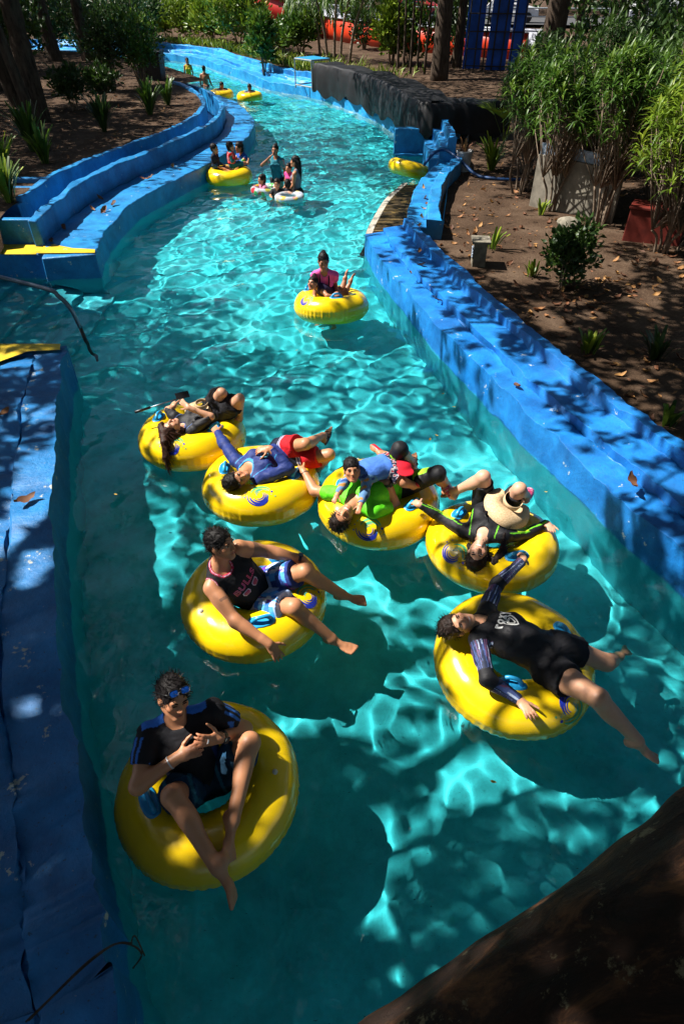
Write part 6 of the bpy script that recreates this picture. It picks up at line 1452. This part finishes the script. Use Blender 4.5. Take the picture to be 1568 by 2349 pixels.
def palm(x, y, h, label, seed, n=12, L=1.9, lean=(0, 0), group='drooping palms behind the netting'):
    r = np.random.default_rng(seed); z = gh(x, y); e = empty('palm', (x, y, z)); tag(e, label, 'palm', group); tp = np.array((x + lean[0], y + lean[1], z + h))
    MB().tube(spline([(x, y, z - .1), (x + lean[0] * .3, y + lean[1] * .3, z + h * .5), tuple(tp)], 5), list(np.linspace(.075, .05, 11)), 7).build('trunk', M['stem'], e, True)
    P = []; D = []; 
    for i in range(n):
        a = i * 2.4 + r.normal() * .2; d0 = np.array((math.cos(a), math.sin(a), 0)); p = tp.copy(); ang = r.uniform(.2, .7)
        for k in range(16):
            v = d0 * math.cos(ang) + np.array((0, 0, math.sin(ang))); sd = np.cross(v, (0, 0, 1)); 
            for g in (-1, 1): P.append(p.copy()); D.append(nrm(sd) * g * .8 + v * .5 + np.array((0, 0, -.45)))
            p = p + v * L / 16; ang -= .13
    P = np.array(P); leaves_mesh('fronds', P, np.array(D), np.tile((0., 0., 1.), (len(P), 1)) + r.normal(size=P.shape) * .2, .42, .05, M['leaf_mid'], e, droop=.2, seed=seed)
for i, (px, py, h, ln) in enumerate(((752, 140, 4.6, (-.7, 0)), (766, 143, 5.0, (.2, 0)), (779, 146, 4.4, (.5, 0)), (735, 133, 3.9, (-.5, .3)), (800, 148, 4.8, (.9, 0)))):
    x, y = on_ground(px, py, .66); palm(x, y, h * .6, ['slender palm leaning left in the clump above the netting', 'tallest slender palm in the middle of the clump', 'slender palm leaning right in the clump', 'short palm at the left of the clump', 'palm at the right of the clump, leaning furthest right'][i], 150 + i, lean=ln)
def trunk_tree(x, y, rad, h, label, seed, lean=(0, 0), crown=True, mat='leaf_dark', name='tree', limb=5, lz=4.5):
    r = np.random.default_rng(seed); z = gh(x, y); e = empty(name, (x, y, z)); tag(e, label, 'tree')
    MB().tube(spline([(x, y, z - .2), (x + lean[0] * .3, y + lean[1] * .3, z + h * .35), (x + lean[0], y + lean[1], z + h)], 6), list(np.linspace(rad * 1.2, rad * .6, 13)), 12).build('trunk', M['bark'], e, True)
    if crown:
        b = MB(); top = np.array((x + lean[0] * .9, y + lean[1] * .9, z + h * .9)); tips = []
        for i in range(limb): q = top + rnd_dirs(1, r, -.1)[0] * np.array((2.2, 2.2, 1.4)) + np.array((0, 0, .6)); tips.append(q); b.tube([tuple(top), tuple((top + q) / 2 + np.array((0, 0, .3))), tuple(q)], [rad * .45, rad * .25, .03], 6)
        b.build('limbs', M['bark'], e, True); T = np.array(tips); n = 420; P = T[r.integers(len(T), size=n)] + r.normal(size=(n, 3)) * np.array((1.1, 1.1, .6)); d = rnd_dirs(n, r)
        leaves_mesh('crown', P, d, rnd_dirs(n, r), r.uniform(.25, .45, n), .13, M[mat], e, seed=seed)
TT = [(1243, 205, .42, 7, (.2, 0), 'massive dark trunk rising behind the cane hedge'), (1006, 184, .32, 8, (0, .2), 'stout dark trunk beside the blue panels'), (1525, 150, .30, 7, (.5, 0), 'pale leaning trunk at the top right corner'), (1390, 160, .14, 6, (.1, 0), 'slim dark trunk at the back of the hedge'), (1310, 150, .2, 7, (-.2, 0), 'dark trunk right of the massive trunk'), (638, 82, .26, 8, (0, 0), 'brown trunk in front of the red slide'), (662, 92, .22, 8, (.2, 0), 'second brown trunk right beside the first one by the red slide'), (545, 62, .25, 8, (0, 0), 'trunk behind the largest lime bush'), (500, 55, .18, 7, (.1, 0), 'thin trunk at the left end of the red slide'), (448, 45, .2, 8, (0, 0), 'pale trunk behind the lime bushes'), (395, 48, .18, 8, (.1, 0), 'thin pale trunk at the top near the bend')]
for i, (px, py, rad, h, ln, lab) in enumerate(TT):
    x, y = on_ground(px, py, .66); trunk_tree(x, y, rad, h, lab, 170 + i, ln)
for i, (px, py) in enumerate(((912, 160), (925, 164), (940, 170), (955, 166), (972, 172), (900, 150))):
    x, y = on_ground(px, py, .66); e_ = trunk_tree(x, y, .055, 3.7, ['thin cane trunk at the left front of the dark clump', 'thin cane trunk second in the dark clump', 'thin cane trunk in the middle of the dark clump', 'thin cane trunk behind the middle of the dark clump', 'thin cane trunk nearest the stout trunk', 'thin cane trunk nearest the palms'][i], 190 + i, (.2 * (i - 2) / 3, 0), True, 'leaf_mid', limb=4)
for i, (px, py, h, rad, mt, lab) in enumerate(((935, 150, 2.2, 1.0, 'leaf_mid', 'leafy bush around the feet of the cane trunks'), (1030, 150, 2.6, 1.3, 'leaf_dark', 'dark bush between the stout trunk and the blue screens'), (835, 118, 2.4, 1.1, 'leaf_dark', 'dark bush in front of the left half of the orange slide'), (700, 92, 2.6, 1.3, 'leaf_dark', 'dark bush below the end of the red slide'))):
    x, y = on_ground(px, py, .66); bush(x, y, h, rad, lab, mt, 420, .22, .09, 280 + i, 7, .08)
for i, (px, py, rad) in enumerate(((850, 110, .13), (880, 120, .16), (1045, 160, .2), (720, 85, .15))):
    x, y = on_ground(px, py, .66); trunk_tree(x, y, rad, 7, ['slim dark trunk left of the cane clump before the orange slide', 'dark trunk directly behind the cane clump', 'dark trunk just left of the blue screens', 'slim trunk between the red and the orange slide'][i], 290 + i, (.15, 0))
# black shade netting over the pump channel
M['net'] = simple('black_netting', (.009, .009, .011), .6, .3, .5, 3)
M['frame_metal'] = simple('frame_metal', (.20, .23, .25), .5, .5, .25)
nt_ = empty('net_cover', (0, 26, .4)); tag(nt_, 'black netting draped over a frame along the right bank', 'net')
pa = spline([(-1.1, 30.3), (-.4, 29.2), (.45, 27.5), (1.2, 25.4), (1.68, 23.2), (2.02, 21.3), (2.25, 20.35), (2.7, 20.15), (3.6, 20.2), (4.8, 20.6)], 12); N_ = -offs(pa); n = len(pa); prof = [(-.12, .30), (-.14, .55), (-.12, .85), (-.10, 1.15), (-.05, 1.42), (.0, 1.5), (.25, 1.5), (.6, 1.46), (1.0, 1.48), (1.3, 1.42), (1.4, 1.0)]
V = []; F = []; kk = len(prof)
for i in range(n):
    for j, (o_, z_) in enumerate(prof):
        h = min(1, max(0, 1 - j / 4.5)); z_ = z_ if z_ < 1.0 else 1.0 + (z_ - 1.0) * .55; zz = z_ if j else .30 + .16 * math.sin(i * .5) * math.sin(i * .23) + (.25 if i > 70 else 0)
        wv = .06 * h * math.sin(i * .55 + 2 * math.sin(i * .21)) + .02 * h * math.sin(i * 1.3)
        q = pa[i] + N_[i] * (o_ + wv); V.append((q[0], q[1], zz - (.09 * math.sin(i * .25) ** 2 if 5 < j < 10 else 0) + .012 * math.sin(i * .7 + j)))
for i in range(n - 1):
    for j in range(kk - 1): F.append((i * kk + j, i * kk + j + 1, (i + 1) * kk + j + 1, (i + 1) * kk + j))
o = mesh('netting', V, F, M['net'], True, None, nt_); o.data.set_sharp_from_angle(angle=R(28))
b = MB()
for i in range(0, n, 24): q = pa[i] + N_[i] * .0; b.tube([(q[0], q[1], .3), (q[0], q[1], 1.2)], .03, 6)
b.build('posts', M['frame_metal'], nt_)
fr = empty('metal_frame', (-1.9, 31.6, .4)); tag(fr, 'pale open metal frame at the far end of the black netting', 'frame')
A = [np.array((-1.95, 31.2)), np.array((-1.22, 30.3)), np.array((-.5, 30.9)), np.array((-1.2, 31.9))]
for q in A: MB().tube([(q[0], q[1], .35), (q[0], q[1], 1.36)], .03, 6).build('post', M['frame_metal'], fr)
for i in range(4):
    for z_ in (.45, 1.34): MB().tube([(*A[i], z_), (*A[(i + 1) % 4], z_)], .03, 6).build('rail', M['frame_metal'], fr)
sheet('blue_sheet', [tuple(q) for q in A], 1.375, M['handle'], fr)
# slides, blue screens
M['orange'] = simple('slide_orange', (.55, .035, .006), .4, .5, .2, 1.2); M['red'] = simple('slide_red', (.50, .02, .012), .4, .5, .2, 1.2); M['white'] = simple('slide_white', (.36, .37, .42), .4, .5, .15, 2)
def slide(pts, h, w, mats, label, name='water_slide'):
    e = empty(name, pts[0]); tag(e, label, 'water slide'); p = spline(pts, 10); d = np.gradient(p, axis=0); d[:, 2] = 0; d /= np.linalg.norm(d, axis=1)[:, None]; s_ = np.stack([d[:, 1], -d[:, 0], 0 * d[:, 0]], 1); n = len(p)
    def strip_(prof, nm, mt):
        V = []; F = []; k = len(prof)
        for i in range(n):
            for o_, z_ in prof: V.append(p[i] + s_[i] * o_ + np.array((0, 0, z_)))
        for i in range(n - 1):
            for j in range(k - 1): F.append((i * k + j, i * k + j + 1, (i + 1) * k + j + 1, (i + 1) * k + j))
        o = mesh(nm, V, F, mt, True, None, e); m = o.modifiers.new('s', 'SOLIDIFY'); m.thickness = .05; return o
    strip_([(w, 0), (w * 1.05, h * .5), (w, h)], 'side_panel', mats[0]); strip_([(-w, 0), (-w * 1.05, h * .5), (-w, h)], 'side_panel', mats[0])
    strip_([(-w + .06, h), (-w * .7, h * .45), (0, h * .3), (w * .7, h * .45), (w - .06, h)], 'trough', mats[1]); strip_([(w - .1, h + .03), (w + .14, h + .06)], 'rim', mats[1]); strip_([(-w - .14, h + .06), (-w + .1, h + .03)], 'rim', mats[1])
    for i in range(4, n, 9): q = p[i]; MB().tube([(q[0], q[1], .3), (q[0], q[1], q[2] + .3)], .12, 8).build('post', M['frame_metal'], e)
slide([(-1.4, 53.5, .75), (1.6, 47.3, .72), (4.4, 42.6, .70), (7.2, 39.6, .68), (9.5, 38.0, .66)], 1.15, 1.0, (M['orange'], M['white']), 'long straight orange slide behind the canes on the right')
slide([(-14, 60, 4.6), (-9.0, 57.5, 2.9), (-5.0, 55.5, 1.5), (-2.0, 54.2, .9), (-.6, 53.2, .8)], 1.5, 1.2, (M['red'], M['white']), 'red slide with a white trough descending at the top of the picture')
M['blue_screen'] = simple('blue_screen', (.01, .09, .50), .5, .4, .35, 2)
bs = empty('blue_screen', (6.0, 33.2, .5)); tag(bs, 'tall blue sheeted scaffold at the right of the trees', 'screen')
for c, w_, mt in (((5.75, 33.6, 1.95), .75, 'blue_screen'), ((6.75, 33.2, 1.95), .85, 'blue_screen'), ((7.5, 33.0, 1.85), .5, 'blue_screen')): MB().box(c, (w_, .06, 2.7), rz=-.15).build('sheet', M[mt], bs, bevel=.01)
for x_ in np.linspace(5.45, 7.7, 7): MB().tube([(x_, 33.1 - (x_ - 5.4) * .2 + .3, .5), (x_, 33.1 - (x_ - 5.4) * .2 + .3, 3.5)], .035, 6).build('pole', M['dark_metal'], bs)
for z_ in (.9, 1.5, 2.1, 2.7, 3.3): MB().tube([(5.4, 33.38, z_), (7.75, 32.9, z_)], .025, 6).build('rail', M['dark_metal'], bs)
# street beyond
M['asphalt'] = simple('asphalt', (.07, .07, .072), .9, .2, .3, 3)
o = MB().add([(-10, 66, 1.02), (120, 36, 1.02), (124, 46, 1.02), (-6, 78, 1.02)], [(0, 1, 2, 3)]).build('road', M['asphalt']); tag(o, kind='structure')
M['glass_dark'] = simple('car_glass', (.02, .025, .03), .1, .6, .1); M['rubber'] = simple('rubber', (.015, .015, .016), .8, .2, .2)
def car(x, y, rz, colr, label, van=False):
    m = simple('car_paint', colr, .25, .6, .05); e = empty('parked_car', (x, y, 1.03), rz); tag(e, label, 'car', 'cars on the street beyond the trees')
    T_ = Matrix.Translation((x, y, 1.03)) @ Matrix.Rotation(rz, 4, 'Z'); tr = lambda V: [tuple(T_ @ Vector(v)) for v in V]
    pr = [(-2.1, .35), (-2.15, .8), (-1.95, 1.0), (-1.55, 1.9 if van else 1.45), (1.2 if van else .5, 1.95 if van else 1.47), (1.75 if van else 1.2, 1.05), (2.1, .85), (2.15, .4)]
    V = [(a, s_ * (.85 if b_ < 1.2 else .68), b_) for s_ in (-1, 1) for a, b_ in pr]; k = len(pr); F = [tuple(range(k)), tuple(range(2 * k - 1, k - 1, -1))] + [(i, k + i, k + (i + 1) % k, (i + 1) % k) for i in range(k)]
    MB().add(tr(V), F).build('body', m, e, bevel=.06)
    for s_ in (-1, 1):
        hi = 1.82 if van else 1.38; V = [(-1.5, s_ * .80, 1.05), (-1.35, s_ * .715, hi), (1.05 if van else .42, s_ * .715, hi), (1.5 if van else 1.0, s_ * .80, 1.05)]; MB().add(tr([(a, b_ + s_ * .025, c_) for a, b_, c_ in V]), [(0, 1, 2, 3)]).build('window', M['glass_dark'], e)
        for xx in (-1.35, 1.35):
            w = MB().tube(tr([(xx, s_ * .70, .33), (xx, s_ * .90, .33)]), .33, 14).build('wheel', M['rubber'], e)
for x_, y_, rz, c_, lb, vn in ((13.5, 63, -.25, (.62, .62, .62), 'white car on the street seen above the blue screens', False), (24, 60, -.25, (.55, .56, .58), 'white van on the street at the top right', True), (31, 58.5, -.25, (.03, .05, .12), 'dark blue car on the street at the top right', False), (6.5, 66, -.25, (.3, .02, .02), 'red car partly hidden behind the trunks', False)): car(x_, y_, rz, c_, lb, vn)
gf = empty('street_railing', (15, 58, 1)); tag(gf, 'pale railing along the street beyond the slides', 'railing')
for z_ in (1.5, 2.0): MB().tube([(-4, 64.5, z_), (60, 49.8, z_)], .05, 6).build('rail', M['frame_metal'], gf)
for k in range(17): MB().tube([(-4 + 4 * k, 64.5 - .92 * k, .9), (-4 + 4 * k, 64.5 - .92 * k, 2.0)], .05, 6).build('post', M['frame_metal'], gf)
r2 = np.random.default_rng(5); n = 26000; P = np.stack([r2.uniform(-90, 90, n), r2.uniform(80, 96, n), 1 + 9 * r2.random(n) ** 1.1], 1); P[:, 2] += .8 * np.sin(P[:, 0] * .35); d = rnd_dirs(n, r2)
o = leaves_mesh('far_woods', P, d, rnd_dirs(n, r2), r2.uniform(.6, 1.3, n), .5, M['leaf_dark'], None, seed=9); tag(o, kind='stuff')

# timber beam of the bridge, vine on the deck
def camp(px, py, zc):
    th = R(41.4); u, v = (px - 784) / 1400 * zc, -(py - 1174.5) / 1400 * zc
    return np.array((u, v * math.sin(th) + zc * math.cos(th), 3.95 + v * math.cos(th) - zc * math.sin(th)))
A = camp(850, 2349, 1.0); B_ = camp(1568, 1840, 1.05); dr = nrm(B_ - A); toward = nrm(camp(1210, 2100, 2) - camp(1210, 2100, 1)); perp = np.cross(dr, toward); perp = perp if perp[2] < 0 else -perp
rad = .30; ax0 = A + perp * rad - dr * .75; ax1 = B_ + perp * rad + dr * .9; n = 110; m = 72; V = []; x = perp; y = np.cross(dr, perp)
T1 = np.linspace(0, 1, n); 
for t_ in T1:
    c = ax0 + (ax1 - ax0) * t_ + perp * (.012 * math.sin(t_ * 3.3 + .4) - .012)
    for k in range(m): a = 6.283 * k / m; V.append(c + (x * math.cos(a) + y * math.sin(a)) * rad)
V = np.array(V); ax_ = (V - ax0) @ dr; q = np.stack([ax_ * .35, (V - ax0) @ x * 1.6, (V - ax0) @ y * 1.6], 1); nn = vnoise(q, 2.2, 3) * .014 + vnoise(q * 3, 2.6, 4) * .006 + vnoise(V * 1.0, 9, 5) * .003
cen = np.repeat(np.array([ax0 + (ax1 - ax0) * t_ for t_ in T1]), m, 0); V = V + (V - cen) / rad * nn[:, None]
F = np.array([(i * m + k, i * m + (k + 1) % m, (i + 1) * m + (k + 1) % m, (i + 1) * m + k) for i in range(n - 1) for k in range(m)])
t = NT('old_timber'); mp = t.n('ShaderNodeMapping'); g_ = t.n('ShaderNodeNewGeometry'); mp.inputs['Rotation'].default_value = Vector(dr).to_track_quat('X', 'Z').inverted().to_euler(); mp.inputs['Scale'].default_value = (1.2, 7, 7); mp.vector_type = 'POINT'
t.l(g_.outputs['Position'], mp.inputs[0]); f = t.noise(2.2, 8, .72, mp.outputs[0], .6); c_ = t.ramp(f, [(.32, (.006, .004, .003)), (.52, (.03, .013, .007)), (.68, (.16, .07, .028))])
lic = t.ramp(t.noise(17, 7, .75), [(.59, 0.0), (.65, 1.0)]); c_ = t.mix(lic, c_, (.20, .17, .10)); t.base(c_); t.set(Roughness=.75, Specular_IOR_Level=.3); t.bump(f, .8, .02)
o = mesh('bridge_beam', V, F, t.m, True); tag(o, 'dark weathered timber beam crossing the lower right corner close to the viewer', 'beam')
vn_ = MB()
x0, y0 = on_ground(300, 2160, .56)
P1 = [(*on_ground(60, 2345, .53), .535), (*on_ground(120, 2290, .53), .545), (*on_ground(200, 2215, .53), .56), (*on_ground(262, 2172, .55), .58), (*on_ground(300, 2168, .55), .56), (*on_ground(322, 2185, .5), .47), (*on_ground(300, 2215, .45), .40)]
vn_.tube(spline(P1, 6), .0045, 6); vn_.tube(spline([tuple(np.array(p) + (.012, .004, .008 * math.sin(i * 2))) for i, p in enumerate(P1[:5])], 6), .004, 6)
vn_.tube(spline([P1[4], (*on_ground(312, 2150, .5), .52), (*on_ground(330, 2190, .45), .43)], 5), .0035, 6)
o = vn_.build('vine', M['bark'], None, True); tag(o, 'dark twisted vine lying across the lower left deck', 'vine')

# ------------------------------------------------------------------ bathers further up the river
def bather(x, y, face, label, S=.95, sex='f', skin='brown', z=0.0, over=None, h=.014, heads=1.0, group=None, **kw):
    """standing waist-deep: joints in a frame of (forward, left, up) turned to face the given bearing"""
    f = np.array((math.cos(face), math.sin(face), 0)); l = np.array((-f[1], f[0], 0)); u = np.array((0, 0, 1.0)); o = np.array((x, y, z))
    L = dict(pe=(0, 0, 0), nb=(.01, 0, .50), hd=(.03, 0, .70), to=(.02, 0, .82), no=(.13, 0, .68), sl=(0, .17, .46), sr=(0, -.17, .46), el=(.02, .22, .19), er=(.02, -.22, .19), wl=(.10, .22, -.05), wr=(.10, -.22, -.05), tl=(.14, .21, -.2), tr=(.14, -.21, -.2),
             hl=(0, .09, -.02), hr=(0, -.09, -.02), kl=(.02, .1, -.42), kr=(.02, -.1, -.42), al=(0, .1, -.80), ar=(0, -.1, -.80), ol=(.15, .12, -.86), **{'or': (.15, -.12, -.86)})
    if over: L.update(over)
    J = {k: o + (f * v[0] + l * v[1] + u * v[2]) * S for k, v in L.items()}
    return Person(J, label, S, sex, skin, group, h, heads=heads, **kw)
W_ = lambda px, py, z=0.0: on_ground(px, py, z)
x, y = W_(636, 413)
p = bather(x, y, R(-105), 'woman in a teal floral-sleeved shirt covering her face with her hand', .97, over=dict(er=(.16, -.34, .36), wr=(.16, -.10, .56), tr=(.14, .04, .68), el=(.06, .24, .2), wl=(.10, .26, -.06), tl=(.12, .27, -.2), pe=(0, 0, .02)), h=.011, palm={'r': (1, 0, 0)})
p.body(); p.face()
def c_(V, p=p): sd, t, w = armof(p, V); n = vnoise(V, 12, 4); return paint(V, (.015, .16, .22), ((sd > 0), (.10, .30, .30)), ((sd > 0) * (n > .2), (.55, .30, .32)))
p.shirt(c_, hem=.02, sleeve=.62, gs=.012, wr=.003); p.shorts(BLACK, top=.1, leg=.3); p.hair('tied', (.010, .007, .006), strands=60, seed=21, extra=[(p.Hd(0, -.08, .085), p.Hd(0, -.10, .11), .038, .034)])
x, y = W_(682, 441)
p = bather(x, y, R(165), 'woman with long black hair and a grey vest holding hands with the other woman', .93, skin='tan', over=dict(er=(.15, -.22, .2), wr=(.30, -.12, .10), tr=(.42, -.04, .08), el=(.04, .20, .2), wl=(.22, .10, .02), tl=(.32, .04, .0), pe=(0, 0, .04)), h=.011)
p.body(); p.face()
p.shirt(lambda V: paint(V, (.18, .17, .22)), hem=.15, sleeve=0, gs=.01, wr=.003, name='vest'); p.shorts(BLACK, top=.2, leg=.35)
p.hair('long', (.010, .008, .009), strands=120, slen=.1, seed=22, extra=[(p.Hd(0, -.08, -.02), p.Hd(0, -.11, -.22), .07, .06), (p.Hd(0, -.11, -.22), p.Hd(0, -.13, -.42), .06, .03)])
x, y = W_(665, 432)
p = bather(x, y, R(-120), 'small child in pink held between the two standing women', .55, 'f', 'tan', z=.06, heads=.86, h=.012); p.body(); p.face(); p.shirt(lambda V: paint(V, (.65, .06, .25)), sleeve=.3, hem=-.1, wr=.002); p.hair('short', strands=60, seed=23)
def kid_ring(px, py, label, pal, rad, rr):
    x, y = W_(px, py, .05); n = 40; t = NT('print_vinyl'); v = t.n('ShaderNodeTexVoronoi'); v.inputs['Scale'].default_value = 6.5; g_ = t.n('ShaderNodeNewGeometry'); t.l(g_.outputs['Position'], v.inputs['Vector'])
    sp = t.n('ShaderNodeSeparateColor'); t.l(v.outputs['Color'], sp.inputs[0]); cr = t.ramp(sp.outputs[0], [(i / len(pal), c) for i, c in enumerate(pal)]); t.t.nodes[-1] if False else None
    dm = t.ramp(v.outputs['Distance'], [(.44, 1.0), (.5, 0.0)]); t.base(t.mix(dm, (.42, .46, .50), cr)); t.set(Roughness=.25, Coat_Weight=.3)
    return swim_ring(x, y, label, rad, rr, (0, 0), (), (), None, .04, 'patterned children\'s swim rings', t.m, False)
kid_ring(608, 434, 'spotted swim ring around the girl with wet black hair', [(.05, .35, .5), (.6, .03, .05), (.6, .35, .02), (.1, .4, .1)], .27, .085)
kid_ring(664, 452, 'white starred swim ring around the child facing away', [(.6, .25, .4), (.6, .45, .05), (.2, .2, .5), (.5, .5, .55)], .27, .085)
for px, py, fc, lab, skin, colr, hs, sd in ((604, 437, R(-150), 'girl with wet black hair inside the spotted swim ring', 'tan', (.5, .15, .25), 'bob', 24), (637, 447, R(-95), 'child in a black shirt between the two patterned rings facing the viewer', 'tan', (.012, .012, .016), 'short', 25), (661, 449, R(80), 'dark-haired child facing away inside the white starred ring', 'brown', (.02, .02, .03), 'short', 26)):
    x, y = W_(px, py); p = bather(x, y, fc, lab, .66, 'f', skin, z=-.22, heads=.9, h=.012, over=dict(el=(.16, .24, .34), wl=(.32, .2, .36), tl=(.42, .14, .36), er=(.16, -.24, .34), wr=(.32, -.2, .36), tr=(.42, -.14, .36)))
    p.body(); p.face(); p.shirt(lambda V, c=colr: paint(V, c), sleeve=.8, hem=-.1, wr=.002); p.hair(hs, strands=80, seed=sd)
# on and behind the ring by the left bench
x, y = -2.858, 17.24
sit = lambda **k: dict(dict(hl=(.03, .08, 0), hr=(.03, -.08, 0), kl=(.40, .12, .04), kr=(.40, -.12, .04), al=(.74, .1, -.02), ar=(.74, -.1, -.02), ol=(.82, .12, .13), **{'or': (.82, -.12, .13)}), **k)
p = bather(x - .30, y - .05, R(-15), 'boy with short black hair sitting in the ring by the left bench', .66, 'm', 'tan', z=.26, heads=.92, h=.012, over=sit(wl=(.30, .18, .12), tl=(.42, .16, .1), wr=(.30, -.18, .12), tr=(.42, -.16, .1))); p.body(); p.face()
p.shirt(lambda V, p=p: paint(V, (.012, .016, .03), ((armof(p, V)[1] > .9), (.03, .08, .14))), sleeve=1.6, hem=0, gs=.01, wr=.002); p.shorts((.012, .016, .03), leg=.9, g=.01, flare=.01); p.hair('short', strands=100, seed=27)
p = bather(x + .08, y + .08, R(10), 'small child in a red life vest sitting on the ring by the left bench', .58, 'f', 'tan', z=.34, heads=.86, h=.012, over=sit(al=(.70, .1, .06), ol=(.70, .12, .22), ar=(.70, -.1, .06), **{'or': (.70, -.12, .22)}, wl=(.26, .1, .22), tl=(.36, .06, .22), wr=(.26, -.1, .22), tr=(.36, -.06, .22))); p.body(); p.face()
p.shirt((lambda V: paint(V, (.015, .14, .18))), sleeve=1.5, hem=0, gs=.01, wr=.002); p.shorts((.015, .16, .2), leg=1.4, g=.01, flare=.01); p.hair('bob', strands=80, seed=28)
lv = Shape(); p.torso(lv, .038); lv.plane(p.T(0, 0, .16), -p.u); lv.plane(p.T(0, 0, 1.02), p.u); p.garment('life_vest', lv, lambda V: paint(V, (.55, .012, .02), ((vnoise(V, 12, 3) > .3) * (vnoise(V, 30, 5) > -.1), (.55, .35, .36))), wr=.002)
p = bather(x + .30, y + .52, R(-140), 'woman in blue with a green armband hugging the child in the life vest', .93, 'f', 'brown', z=.02, h=.012, over=dict(el=(.2, .24, .3), wl=(.36, .08, .36), tl=(.46, .0, .38), er=(.2, -.24, .3), wr=(.36, -.08, .3), tr=(.46, .0, .3), hd=(.08, .02, .68), no=(.18, .02, .64), to=(.09, .02, .80))); p.body(); p.face()
p.shirt(lambda V: paint(V, (.02, .10, .42)), sleeve=.2, hem=0, wr=.003); p.shorts(BLACK, leg=.4); p.hair('long', strands=120, slen=.08, seed=29); p.band('armband', p.J['sl'], p.J['el'], .6, .056, .075, (.18, .62, .02))
# far standing pair
x, y = W_(434, 175); p = bather(x, y, R(-85), 'girl with long dark hair in a yellow swimsuit standing far up the river', .93, 'f', 'brown', h=.016); p.body(); p.face(); p.shirt(lambda V: paint(V, (.42, .34, .02)), sleeve=0, hem=-.1, gs=.01, wr=.003, name='swimsuit'); p.hair('long', strands=60, slen=.1, seed=30, extra=[(p.Hd(0, -.08, -.02), p.Hd(.02, -.1, -.28), .07, .05)])
x, y = W_(472, 198); p = bather(x, y, R(80), 'bare-backed boy with short hair walking away up the river', .95, 'm', 'brown', h=.016, over=dict(el=(-.04, .23, .2), wl=(.02, .24, -.03), tl=(.04, .24, -.16), er=(-.02, -.26, .2), wr=(.0, -.36, -.03), tr=(.0, -.4, -.14))); p.body(); p.face(); p.shorts((.02, .03, .06), top=.0, leg=.5); p.hair('short', strands=60, seed=31)
for (rx, ry), fc, lab, colr, skin, sd in (((-3.84, 30.56), R(-80), 'person in pale blue leaning with folded arms on the open far ring', (.10, .24, .36), 'dark', 32), ((-5.13, 31.2), R(-60), 'long-haired person in dark clothes in the far ring behind the bank', (.02, .02, .025), 'brown', 33)):
    p = bather(rx, ry + .1, fc, lab, .85, 'f' if sd == 33 else 'm', skin, z=-.08, h=.016, over=dict(nb=(.10, 0, .44), hd=(.18, 0, .60), to=(.19, 0, .73), no=(.29, 0, .58), sl=(.08, .17, .42), sr=(.08, -.17, .42), el=(.34, .26, .40), wl=(.44, .04, .42), tl=(.46, -.1, .42), er=(.34, -.26, .40), wr=(.44, -.04, .44), tr=(.46, .1, .44)))
    p.body(); p.face(); p.shirt(lambda V, c=colr: paint(V, c), sleeve=.7, hem=0, wr=.002); p.hair('long' if sd == 33 else 'short', strands=60, slen=.06, seed=sd)
